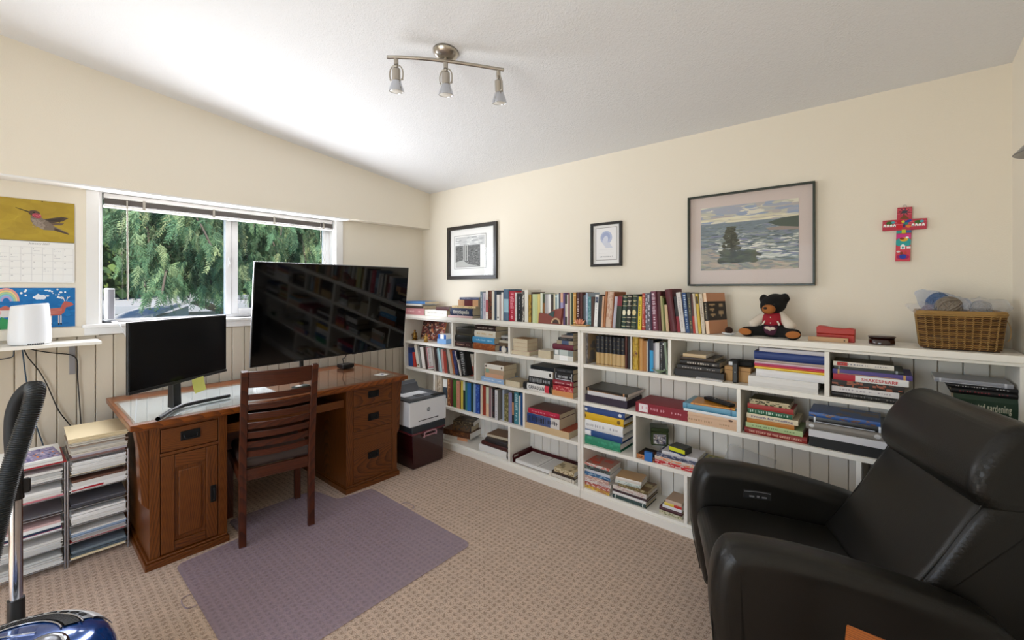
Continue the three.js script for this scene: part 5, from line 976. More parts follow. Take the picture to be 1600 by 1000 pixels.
{
  // wicker basket woven from horizontal strands with wrapped stakes
  const b = thing('wicker_basket', 'rectangular tan wicker basket filled with yarn at the right end', 'basket', .255, 1.178, -2.672);
  const cane = std(0x84602f, .75), caneD = std(0x5e3f1e, .8), caneL = std(0xa07c44, .7);
  const ring = (y, w, d, r, rad, wob = 0, ph = 0) => {
    const p = [], hw = w / 2, hd = d / 2, c = .028, n = 92;
    for (let i = 0; i < n; i++) { // rounded rectangle by arc length
      const per = 2 * (w + d - 4 * c), s = i / n * per, a = w - 2 * c, e = d - 2 * c; let x, z, q = s;
      if (q < a) { x = -hw + c + q; z = hd; } else if ((q -= a) < e) { x = hw; z = hd - c - q; } else if ((q -= e) < a) { x = hw - c - q; z = -hd; } else { q -= a; x = -hw; z = -hd + c + q; }
      const k = 1 + wob * (i % 2 ^ ph ? 1 : -1) / hw; p.push([x * k, y, z * k]);
    }
    return tube(p, rad, 184, 5, true);
  };
  const W = (y) => mix(.232, .262, y / .16), D = (y) => mix(.19, .215, y / .16);
  for (let i = 0; i < 17; i++) { const y = .008 + i * .0081; part('strand', ring(y, W(y), D(y), 0, .0039, .0012, i % 2), i % 3 === 0 ? caneD : cane, b); }
  for (let i = 0; i < 3; i++) part('rim', ring(.147 + i * .0066, .264 - (i === 1 ? 0 : .004), .217 - (i === 1 ? 0 : .004), 0, .0055), caneL, b);
  for (let k = 0; k < 18; k++) { // wrapped stakes on the front and the sides
    const front = k < 10, u = front ? (k + .5) / 10 - .5 : ((k - 10) % 4 + .5) / 4 - .5, s = k < 14 ? -1 : 1, gs = [];
    for (let i = 0; i < 17; i++) { const y = .01 + i * .0081, w = W(y) / 2, d = D(y) / 2; const g = rod([-.0032, -.0042, 0], [.0032, .0042, 0], .0016, 5); if (front) g.translate(u * w * 1.86, y, d + .0035); else { g.rotateY(Math.PI / 2); g.translate(s * (w + .0035), y, u * d * 1.7); } gs.push(g); }
    part('stake_wrap', gs, caneL, b);
  }
  part('lining', [bx(-.112, .112, .003, .006, -.09, .09)], caneD, b);
  part('loose_cane', tube([[.134, .13, .06], [.142, .10, .07], [.140, .06, .078], [.134, .045, .07]], .0014, 16, 5), caneL, b);
  // yarn and bags inside
  const ball = (name, label, x, y, z, r, mat, n = 26) => {
    const o = thing(name, label, 'yarn', x, y, z);
    const g = []; for (let i = 0; i < n; i++) { const t = new THREE.TorusGeometry(r * R(.86, .97), r * .07, 5, 26); t.rotateX(R(-.9, .9)); t.rotateY(R(0, 3.14)); t.rotateZ(R(-.7, .7)); g.push(t); }
    part('core', new THREE.SphereGeometry(r * .9, 18, 14), mat, o); part('wound_yarn', g, mat, o).userData.kind = 'stuff';
  };
  ball('yarn_ball', 'grey brown ball of yarn in the middle of the basket', .222, 1.358, -2.612, .046, std(0x82786c, .95));
  ball('yarn_ball', 'blue skein of yarn behind the grey ball', .20, 1.375, -2.685, .045, std(0x2f4f7c, .95), 20);
  ball('yarn_ball', 'mauve yarn at the basket left end', .168, 1.338, -2.635, .03, std(0x8c6f80, .95), 18);
  // crumpled clear plastic bags: wrinkled closed skins
  const film = phys(0xd8dce4, .14, { transparent: true, opacity: .2, specularIntensity: 1 });
  const bag = (label, x, y, z, sx, sy, sz, pull, sd, mat) => {
    const g = new THREE.IcosahedronGeometry(1, 9), p = g.attributes.position;
    for (let i = 0; i < p.count; i++) { const a = p.getX(i), c = p.getY(i), d = p.getZ(i), n = N2(a * 3.2 + sd, c * 3.2 + d * 2.1) + .5 * N1(a * 7 + sd, d * 7 + c * 5), f = .72 + .36 * n; let X = a * sx * f, Y = c * sy * f, Z = d * sz * f; const q = clamp((a * pull[0] + c * pull[1] - .55) * 2.4); X += pull[0] * q * pull[2]; Y += pull[1] * q * pull[2]; Z *= 1 - .7 * q; p.setXYZ(i, X, Math.max(Y, -.035), Z); }
    g.computeVertexNormals(); const o = thing('plastic_bag', label, 'plastic bag', x, y, z); part('film', g, mat || film, o); return o;
  };
  bag('clear plastic bag of grey yarn at the basket right end', .318, 1.355, -2.66, .078, .042, .075, [.98, .1, .02], 3);
  bag('clear plastic bag with a twisted blue top over the yarn', .215, 1.362, -2.66, .075, .045, .08, [-.6, .75, .05], 8, phys(0x8fa8d0, .14, { transparent: true, opacity: .26 }));
  bag('small clear plastic bag hanging over the basket left rim', .155, 1.352, -2.63, .05, .026, .05, [-.95, .15, .02], 15);
  ball('yarn_ball', 'pale grey fluffy yarn inside the right plastic bag', .322, 1.352, -2.655, .036, std(0xa8a6a4, .95), 22);
}

// ---------------------------------------------------------------- small things in the compartments
{
  const fig = (label, x, y, z, s, mat) => { const f = thing('figurine', label, 'figurine', x, y, z); part('base', lathe([[0, 0], [.028 * s, 0], [.03 * s, .006 * s], [.02 * s, .012 * s], [0, .012 * s]], 18), mat, f); part('figure', lathe([[0, .012 * s], [.022 * s, .014 * s], [.026 * s, .035 * s], [.014 * s, .05 * s], [.02 * s, .062 * s], [.016 * s, .074 * s], [.006 * s, .079 * s], [.011 * s, .088 * s], [.010 * s, .098 * s], [0, .104 * s]], 18), mat, f); for (const q of [-1, 1]) part('arm', tube([[q * .018 * s, .068 * s, 0], [q * .032 * s, .054 * s, .008 * s], [q * .018 * s, .044 * s, .018 * s]], .005 * s, 12, 6), mat, f); return f; };
  fig('small brass figurine alone at the far left of the top shelf', -3.535, .92, -2.62, 1, M.brass);
  fig('golden figurine leaning at the foot of the collage picture', -3.32, .92, -2.59, .82, std(0xb8924a, .4, { metalness: .6 }));
  const col = printed(128, 96, (c, w, h) => { c.fillStyle = '#5c2a26'; c.fillRect(0, 0, w, h); for (let i = 0; i < 240; i++) { c.fillStyle = ['#8a3c34', '#c9a07c', '#3a1c1c', '#d8c8b8', '#6a4a3a', '#a8605a', '#2a2a30', '#c87a4a'][i & 7]; c.fillRect(R(0, w), R(0, h), R(3, 12), R(3, 12)); } });
  const cp = thing('collage_picture', 'dark red collage picture leaning against the compartment back', 'picture', -3.37, .92, -2.70); const cm = part('panel', sheetGeo(.35, .19, .012).translate(0, .095, 0), col, cp); cm.rotation.x = -.22;
  const st = thing('white_stone', 'small pointed white stone on the top shelf beside the divider', 'stone', -2.29, .92, -2.565); { const g = new THREE.DodecahedronGeometry(.024, 1); g.scale(1, 1.15, .8); g.translate(0, .024, 0); const p = g.attributes.position; for (let i = 0; i < p.count; i++) { const k = 1 + .25 * (N1(p.getX(i) * 90, p.getY(i) * 90 + p.getZ(i) * 60) - .5); p.setXYZ(i, p.getX(i) * k, Math.max(0, p.getY(i) * k), p.getZ(i) * k); } g.computeVertexNormals(); part('stone', g, std(0xe6e0d6, .6), st); }
  const gd = thing('glass_dish', 'pale green glass dish in front of the books right of the seam', 'dish', -1.022, .9205, -2.585); part('bowl', lathe([[0, .002], [.018, .002], [.028, .009], [.050, .022], [.052, .025], [.048, .024], [.027, .013], [0, .007]], 40), phys(0xc4dfbc, .08, { transmission: .45, thickness: .01, ior: 1.5, attenuationColor: new THREE.Color(0xa8cf9c), attenuationDistance: .03 }), gd);
  // wooden box with a black case and a dark pouch on top
  const wb = thing('wooden_box', 'light tan wooden box behind the upright black case', 'box', -.60, .92, -2.665); part('box_body', bx(-.066, .066, 0, .082, -.05, .05, .003, 'x'), std(0xc79a62, .6), wb); part('lid_line', bx(-.067, .067, .06, .062, -.051, .051, .0005, 'x'), std(0x6a4628, .7), wb);
  const bc = thing('black_case', 'slim upright black case standing before the tan wooden box', 'case', -.601, .92, -2.585); part('case_body', cb(.028, .128, .03, 0, .064, 0, .006, 'y', 2), M.black, bc); part('cap', cb(.0284, .03, .0304, 0, .115, 0, .006, 'y', 2), M.blackMatt, bc); part('logo_dot', rod([0, .06, .015], [0, .06, .0158], .003, 10), M.greyMetal, bc);
  const pc = thing('camera_pouch', 'black and white pouch lying on the tan wooden box', 'pouch', -.59, 1.0025, -2.675); part('pouch_body', cb(.128, .032, .08, 0, .016, 0, .012, 'x', 3), M.blackMatt, pc); part('white_side', cb(.05, .022, .004, -.034, .013, .041, .002, 'x'), M.plasticWhite, pc);
  // remote control
  const rc = thing('remote_control', 'long black remote control lying on the folder pile', 'remote', -.70, .7805, -2.635, -.5); part('body', bx(-.095, .095, 0, .018, -.022, .022, .007, 'x', 3), M.black, rc); for (let i = 0; i < 7; i++) for (let j = -1; j < 2; j++) part('button', cb(.010, .003, .007, -.07 + i * .021, .0185, j * .0125, .001), i === 2 && j === 0 ? M.plasticWhite : M.plasticGrey, rc);
  // tin, small boxes, clear folder
  const tin = thing('tea_tin', 'square dark green tin with a picture panel in the third shelf', 'tin', -1.075, .445, -2.70, .45); part('tin_body', cb(.105, .085, .105, 0, .0425, 0, .006, 'y', 2), std(0x3d4a28, .35, { metalness: .3 }), tin); part('lid', cb(.108, .026, .108, 0, .098, 0, .006, 'y', 2), std(0x35442a, .3, { metalness: .3 }), tin);
  const tp = part('picture_panel', sheetGeo(.075, .062, .001), printed(64, 52, (c, w, h) => { c.fillStyle = '#8c8a92'; c.fillRect(0, 0, w, h); for (let i = 0; i < 50; i++) { c.fillStyle = ['#d8d4d0', '#3c3a48', '#6a6880', '#a89a90'][i & 3]; c.fillRect(R(0, w), R(0, h), R(4, 12), R(4, 12)); } }), tin); tp.position.set(0, .042, .053);
  const bb = thing('blue_box', 'tiny bright blue box at the front of the third shelf', 'box', -1.082, .3725, -2.553, .1); part('box_body', cb(.05, .058, .02, 0, .029, 0, .002), std(0x2468b4, .4), bb); part('end_flap', cb(.046, .05, .0015, 0, .029, .0105, .0005), std(0x2f78c8, .4), bb);
  const yb = thing('yellow_box', 'black camera film box with a bright yellow band on the magazines', 'box', -.905, .455, -2.60, -.2); part('box_body', cb(.10, .042, .08, 0, .021, 0, .002), std(0x3a3c34, .5), yb); part('yellow_band', cb(.102, .022, .004, 0, .024, .0395, .001), std(0xd8dc1c, .5), yb); part('blue_base', cb(.101, .010, .003, 0, .005, .04, .001), std(0x1c3060, .5), yb);
  const cf = thing('clear_folder', 'translucent plastic folder leaning behind the recliner arm', 'folder', -.56, .372, -2.69); { const g = bx(-.12, .12, 0, .003, -.085, .085, .001); g.rotateX(.5); g.rotateZ(-.14); g.translate(0, .085, 0); part('sleeve', g, phys(0xdfe4ec, .15, { transparent: true, opacity: .22 }), cf); const t = bx(.09, .13, .003, .007, .03, .085, .001); t.rotateX(.5); t.rotateZ(-.14); t.translate(0, .085, 0); part('blue_tip', t, std(0x2c6ca8, .4), cf); }
  // letter tray with papers
  const lt = thing('letter_tray', 'dark red letter tray with cut out handles on the bottom shelf', 'tray', -1.95, .0705, -2.665); const wine = std(0x4a1216, .35);
  for (const s of [-1, 1]) { const sh = new THREE.Shape(); sh.moveTo(-.125, 0); sh.lineTo(.105, 0); sh.lineTo(.115, .045); sh.quadraticCurveTo(.115, .062, .098, .063); sh.lineTo(-.125, .063); sh.closePath(); const ho = new THREE.Path(); ho.moveTo(.045, .035); ho.lineTo(.10, .035); ho.lineTo(.10, .052); ho.lineTo(.045, .052); ho.closePath(); sh.holes.push(ho); const g = new THREE.ExtrudeGeometry(sh, { depth: .005, bevelEnabled: false }); g.rotateY(-Math.PI / 2); g.translate(s * .235 + .0025, 0, 0); part('side_panel', g, wine, lt); }
  part('tray_floor', [bx(-.232, .232, 0, .004, -.125, .10), bx(-.232, .232, 0, .05, -.125, -.120)], wine, lt);
  const pp = thing('paper_stack', 'printed white pages lying in the dark red letter tray', 'papers', -1.95, .075, -2.665);
  const text = printed(256, 160, (c, w, h) => { c.fillStyle = '#eceae6'; c.fillRect(0, 0, w, h); for (const x of [14, 138]) for (let y = 14; y < h - 10; y += 7) { c.fillStyle = '#a8a6a4'; c.fillRect(x, y, R(70, 104), 2); } c.fillStyle = '#77736e'; c.fillRect(127, 0, 3, h); });
  part('lower_sheets', bx(-.215, .215, 0, .022, -.115, .105, .002), M.paper, pp); const tg = new THREE.BoxGeometry(.43, .002, .215); { const n = tg.attributes.normal, u = tg.attributes.uv; for (let i = 0; i < n.count; i++) if (n.getY(i) < .5) u.setXY(i, .02, .02); } part('top_sheet', tg.translate(0, .0235, -.004), text, pp);
}

// ---------------------------------------------------------------- screens on the desk
{
  const tv = thing('television', 'very large black flat screen tilted over the desk before the window', 'television', -3.107, 1.266, -1.62);
  const t = new THREE.Group(); 
  tv.rotation.order = 'YXZ'; tv.rotation.set(.113, 1.619, .004);
  const w = 1.23, h = .695;
  part('screen', bx(-w / 2 + .004, w / 2 - .004, -h / 2 + .012, h / 2 - .004, -.004, 0, .001), M.screen, tv);
  part('bezel', [bx(-w / 2, w / 2, -h / 2, h / 2, -.022, -.003, .004), bx(-w / 2, w / 2, -h / 2, -h / 2 + .011, -.006, .0015, .001)], M.blackGloss, tv);
  part('silver_edge', [bx(-w / 2 - .0015, -w / 2 + .001, -h / 2, h / 2, -.016, -.004), bx(-w / 2, w / 2, h / 2 - .001, h / 2 + .0015, -.016, -.004)], M.greyMetal, tv);
  part('rear_housing', bx(-.46, .46, -h / 2 + .01, .12, -.06, -.02, .015, 'y', 2), M.blackMatt, tv);
  part('sensor', bx(.12, .16, -h / 2 - .006, -h / 2 + .002, -.012, -.004, .002), M.blackGloss, tv);
  const st = thing('screen_stand', 'black pole and arm holding the very large screen', 'stand', -3.30, .768, -1.41);
  part('base_plate', bx(-.09, .09, 0, .012, -.05, .05, .005), M.blackMatt, st);
  part('pole', rod([0, .012, 0], [0, .52, 0], .014, 16), M.blackMatt, st);
  part('arm', [rod([0, .46, 0], [.06, .48, -.16], .016, 12), bx(.05, .115, .40, .56, -.26, -.12, .006)], M.blackMatt, st);
  solo('screen_cable', tube([[-3.26, 1.0, -1.74], [-3.27, .90, -1.75], [-3.33, .865, -1.765], [-3.40, .85, -1.79], [-3.42, .80, -1.81]], .0035, 24, 6), M.black, 'short black cable from the large screen down to the small black box', 'cable');
  const bb = thing('streaming_box', 'small flat black box on the glass under the large screen', 'device', -3.42, .768, -1.825, .1);
  part('box_body', cb(.09, .03, .11, 0, .019, 0, .008, 'y', 2), M.black, bb); part('rubber_foot', cb(.07, .005, .09, 0, .0025, 0, .001), M.blackMatt, bb);

  const mo = thing('computer_monitor', 'smaller black monitor on a curved stand at the left of the desk', 'monitor', -2.96, 1.093, -.619, 2.17);
  const mw = .62, mh = .358;
  part('screen', bx(-mw / 2 + .006, mw / 2 - .006, -mh / 2 + .016, mh / 2 - .006, .0, .004, .001), M.screenMatt, mo);
  part('bezel', [bx(-mw / 2, mw / 2, -mh / 2, mh / 2, -.014, .002, .004), bx(-mw / 2, mw / 2, -mh / 2, -mh / 2 + .015, 0, .006, .002)], M.black, mo);
  part('rear_housing', bx(-.16, .16, -.14, .06, -.05, -.012, .015, 'y', 2), M.blackMatt, mo);
  const dy = .7685 - 1.093;
  part('neck', [slab([[-.022, dy + .006], [.02, dy + .006], [.012, -.05], [-.012, -.05]], .05, .004).rotateY(Math.PI / 2).translate(0, 0, -.055), bx(-.02, .02, dy + .002, dy + .014, -.07, .0, .004)], M.black, mo);
  part('stand_foot', tube([[-.235, dy + .012, .085], [-.15, dy + .012, .045], [-.05, dy + .012, .005], [0, dy + .012, -.005], [.05, dy + .012, .005], [.15, dy + .012, .045], [.235, dy + .012, .085]], .0115, 40, 8), M.black, mo);
  const sn = thing('sticky_note', 'pale yellow sticky note hanging from the smaller monitor', 'note', -2.928, .895, -.672, 2.17); { const g = new THREE.BoxGeometry(.078, .078, .0008, 1, 6, 1), p = g.attributes.position; for (let i = 0; i < p.count; i++) { const q = .5 - p.getY(i) / .078; p.setZ(i, p.getZ(i) + q * q * .014); } g.rotateZ(.08); g.computeVertexNormals(); part('note', g.translate(0, 0, .012), std(0xdde27c, .85), sn); }
  const c1 = thing('white_card', 'small white card with a blue logo at the right end of desk', 'card', -2.93, .7686, -1.86, .3); part('card', bx(-.045, .045, 0, .0012, -.04, .04), M.paper, c1); part('blue_mark', rod([.006, .0012, 0], [.006, .0018, 0], .012, 14), std(0x3a4a7c, .7), c1);
  const c2 = thing('key_fob', 'small dark green and white gadget on the glass behind the chair', 'gadget', -2.98, .7686, -1.27, .2); part('body', bx(-.03, .03, 0, .010, -.05, .05, .003), std(0x2c3a34, .5), c2); part('label', bx(-.02, .02, .0095, .0108, .0, .035, .0004), M.paper, c2);
  solo('desk_papers', [bx(-3.40, -2.84, .7621, .7622, -1.12, -.40)], std(0xe6e8ea, .85), 'large pale paper sheet under the desk glass at the left', 'paper');
}

// ---------------------------------------------------------------- white wall shelf, router, calendar, drawing, cables
{
  const s = thing('wall_shelf', 'white board shelf on a grey metal bracket left of the window', 'shelf', -3.66, 1.13, 0);
  part('board', bx(-.008, .215, -.018, 0, -.335, .6, .002, 'z'), M.white, s);
  for (const z of [-.228, .42]) part('bracket', [bx(-.009, -.004, -.205, -.018, z - .013, z + .013, .001), bx(-.009, .16, -.023, -.018, z - .013, z + .013, .001)], M.greyMetal, s);
  const r = thing('router', 'tall rounded white plastic wifi router on the wall shelf', 'router', -3.535, 1.1305, -.058);
  { // oval tapered body with a dished top
    const pts = [[.0, 0], [.068, 0], [.080, .006], [.082, .03], [.080, .10], [.076, .17], [.072, .212], [.069, .219], [.064, .219], [.05, .212], [0, .208]]; const g = lathe(pts, 48); const p = g.attributes.position; for (let i = 0; i < p.count; i++) { p.setX(i, p.getX(i) * .82); if (p.getY(i) > .19) p.setY(i, p.getY(i) - (p.getZ(i) - .0) * .10); } g.computeVertexNormals(); part('body', muv(g), M.plasticWhite, r);
    for (let i = 0; i < 8; i++) { const a = -.1 + i * .105; part('vent', cb(.004, .006, .006, .0665 * Math.cos(a * 1.0), .006, -.081 * Math.sin(a), .001), M.plasticGrey, r); }
  }
  const flipU = (g) => g;
  const bird = printed(512, 420, (c, w, h) => {
    c.fillStyle = '#b59a2c'; c.fillRect(0, 0, w, h);
    for (let i = 0; i < 90; i++) blob(c, ['#bfa636', '#a98c24', '#b89c30', '#a2862a'][i & 3] + '55', R(0, w), R(0, h), R(60, 160), R(30, 90));
    poly(c, '#4a3c34', [300, 190], [420, 150], [470, 158], [430, 196], [330, 232]); poly(c, '#6a5648', [330, 220], [440, 216], [420, 240], [340, 246]);
    for (let i = 0; i < 14; i++) { c.strokeStyle = '#33291f'; c.lineWidth = 2; c.beginPath(); c.moveTo(310 + i * 8, 200); c.lineTo(440 - i * 3, 156 + i * 5); c.stroke(); }
    poly(c, '#7c6e62', [212, 170], [262, 160], [330, 210], [380, 262], [470, 318], [460, 326], [372, 300], [300, 300], [240, 262], [214, 214]);
    poly(c, '#9a8c80', [214, 190], [262, 200], [310, 250], [300, 296], [242, 262]); for (let i = 0; i < 120; i++) { c.fillStyle = ['#8a7c70', '#a89c90', '#6a5c50'][i % 3]; c.fillRect(R(222, 330), R(190, 286), R(4, 12), 3); }
    blob(c, '#5a4438', 238, 136, 38, 30, .2); blob(c, '#b04456', 254, 160, 32, 24, .4); for (let i = 0; i < 40; i++) blob(c, ['#c85a6a', '#8c2c40', '#d47a80'][i % 3], R(232, 280), R(146, 178), 4, 3);
    poly(c, '#2a2220', [206, 122], [118, 92], [116, 96], [204, 134]); blob(c, '#120e0c', 236, 128, 6, 6); poly(c, '#4a3a30', [372, 270], [478, 326], [470, 334], [372, 300]);
  }, .45);
  const month = printed(512, 420, (c, w, h) => {
    c.fillStyle = '#f4f4f2'; c.fillRect(0, 0, w, h); c.fillStyle = '#55555a'; c.font = 'italic 22px serif'; c.fillText('January 2017', 200, 30); c.strokeStyle = '#c4c4c8'; c.lineWidth = 1.6;
    for (let i = 0; i <= 7; i++) { c.beginPath(); c.moveTo(12 + i * 70, 60); c.lineTo(12 + i * 70, h - 14); c.stroke(); } for (let j = 0; j <= 5; j++) { c.beginPath(); c.moveTo(12, 60 + j * 69); c.lineTo(502, 60 + j * 69); c.stroke(); }
    c.font = '13px sans-serif'; for (let i = 0; i < 7; i++) for (let j = 0; j < 5; j++) { const n = j * 7 + i + 1; if (n < 32) { c.fillStyle = '#888890'; c.fillText(String(n), 18 + i * 70, 78 + j * 69); } if (rnd() < .3) strokes(c, 18 + i * 70, 66 + i * 70, 92 + j * 69, 97 + j * 69, '#b4b4bc'); }
  }, .8);
  const cal = thing('wall_calendar', 'wall calendar with a hummingbird photo above the January page', 'calendar', XL + .004, 0, -.087, Math.PI / 2);
  const up = part('photo_page', sheetGeo(.30, .235, .0015), bird, cal); up.position.set(0, 1.826, 0);
  const lo = part('month_page', sheetGeo(.30, .235, .0015), month, cal); lo.position.set(0, 1.589, .0025); lo.rotation.x = -.012;
  part('spiral', rod([-.148, 1.707, .003], [.148, 1.707, .003], .0018, 6), M.greyMetal, cal); part('nail', rod([.02, 1.938, 0], [.02, 1.938, .006], .0025, 8), M.iron, cal);
  const kid = printed(640, 280, (c, w, h) => {
    c.fillStyle = '#1c74b8'; c.fillRect(0, 0, w, h); for (let i = 0; i < 60; i++) blob(c, ['#1a6cb0', '#2080c4'][i & 1], R(0, w), R(0, h), R(20, 60), R(6, 14));
    for (const [r, k] of [[84, '#e8a49a'], [70, '#f0d08c'], [56, '#a8d0a0'], [42, '#8ac0dc'], [30, '#b8a0cc']]) { c.strokeStyle = k; c.lineWidth = 13; c.beginPath(); c.arc(150, 92, r, Math.PI, 0); c.stroke(); }
    for (let i = 0; i < 24; i++) blob(c, '#f2f4f6', R(240, w - 60), R(10, 76), R(5, 14), R(4, 8)); for (const x of [362, 384, 404]) blob(c, '#eef0f4', x, 66, 20, 16);
    c.fillStyle = '#e0d8d4'; c.fillRect(80, 150, 130, 50); poly(c, '#c06a5c', [70, 152], [145, 120], [220, 152]); blob(c, '#e0b0b0', 104, 168, 16, 14); poly(c, '#3c9a5c', [70, h], [120, 196], [190, 230], [240, h]); poly(c, '#2c8048', [0, h], [60, 210], [120, h]);
    poly(c, '#c8685c', [420, 150], [530, 142], [545, 112], [560, 96], [612, 106], [630, 122], [600, 136], [572, 140], [556, 178], [530, 196], [424, 200]); for (let y = 152; y < 196; y += 9) { c.strokeStyle = '#e09a8c'; c.lineWidth = 3; c.beginPath(); c.moveTo(424, y); c.lineTo(540, y - 6); c.stroke(); }
    for (const x of [438, 456, 512, 528]) { c.fillStyle = '#ecdcd0'; c.fillRect(x, 198, 10, 58); c.fillStyle = '#30241e'; c.fillRect(x, 252, 12, 12); } c.strokeStyle = '#ece0d8'; c.lineWidth = 6; for (const q of [[560, 96, 548, 66], [575, 94, 584, 64], [552, 78, 536, 62], [582, 76, 600, 62]]) { c.beginPath(); c.moveTo(q[0], q[1]); c.lineTo(q[2], q[3]); c.stroke(); }
  }, .8);
  const dr = thing('child_drawing', 'bright blue child drawing of a reindeer and rainbow under the calendar', 'drawing', XL + .003, 1.326, -.065, Math.PI / 2); part('sheet', sheetGeo(.35, .23, .001), kid, dr);

  // cables
  solo('power_cable', tube([[-3.655, 1.10, -.035], [-3.645, 1.05, -.052], [-3.655, .965, -.094], [-3.652, .884, -.124], [-3.655, .80, -.148], [-3.652, .72, -.172], [-3.656, .63, -.215], [-3.652, .55, -.256], [-3.64, .46, -.28]], .0032, 60, 6), M.black, 'black cable running diagonally down the planks to the left file rack', 'cable');
  solo('power_cable', tube([[-3.6, 1.106, -.05], [-3.645, 1.085, -.08], [-3.647, 1.062, -.15], [-3.645, 1.043, -.22], [-3.650, 1.02, -.243], [-3.655, .90, -.250], [-3.652, .76, -.257], [-3.655, .62, -.264], [-3.65, .46, -.268]], .0032, 60, 6), M.black, 'black cable hanging straight down past the shelf bracket', 'cable');
  solo('network_cable', tube([[-3.58, 1.106, -.03], [-3.63, 1.06, -.034], [-3.65, .93, -.045], [-3.64, .78, -.06], [-3.65, .67, -.08], [-3.655, .58, -.10], [-3.64, .47, -.125]], .003, 50, 6), std(0x24445c, .5), 'dark blue network cable hanging below the wall shelf', 'cable');
  solo('shelf_cable', tube([[-3.6, 1.108, .0], [-3.64, 1.09, .0], [-3.648, 1.06, .004], [-3.648, 1.052, .03], [-3.65, 1.048, .08]], .003, 24, 6), M.plasticGrey, 'short grey cable looping under the wall shelf at the picture edge', 'cable');
  const so = thing('wall_socket', 'small brown cable outlet low on the plank wall', 'socket', XL, .545, -.225); part('plate', bx(0, .008, -.02, .02, -.018, .018, .003), std(0x4a3424, .5), so);
  const an = thing('window_antenna', 'slim grey and white antenna box standing on the window sill', 'antenna', -3.71, 1.2185, -.395, .35);
  part('housing', cb(.016, .205, .055, 0, .118, 0, .006, 'y', 2), M.plasticWhite, an); part('grille', cb(.003, .185, .030, .0085, .118, -.006, .001), std(0x8b8b93, .6), an); part('foot', cb(.05, .014, .06, 0, .007, 0, .003), M.plasticGrey, an);
  solo('antenna_cable', tube([[-3.70, 1.226, -.40], [-3.67, 1.225, -.412], [-3.632, 1.222, -.425], [-3.627, 1.19, -.44], [-3.64, 1.15, -.46], [-3.645, 1.08, -.485], [-3.645, .95, -.51], [-3.645, .7, -.52]], .0042, 40, 6), M.plasticWhite, 'white cable from the antenna box over the window sill', 'cable');
}

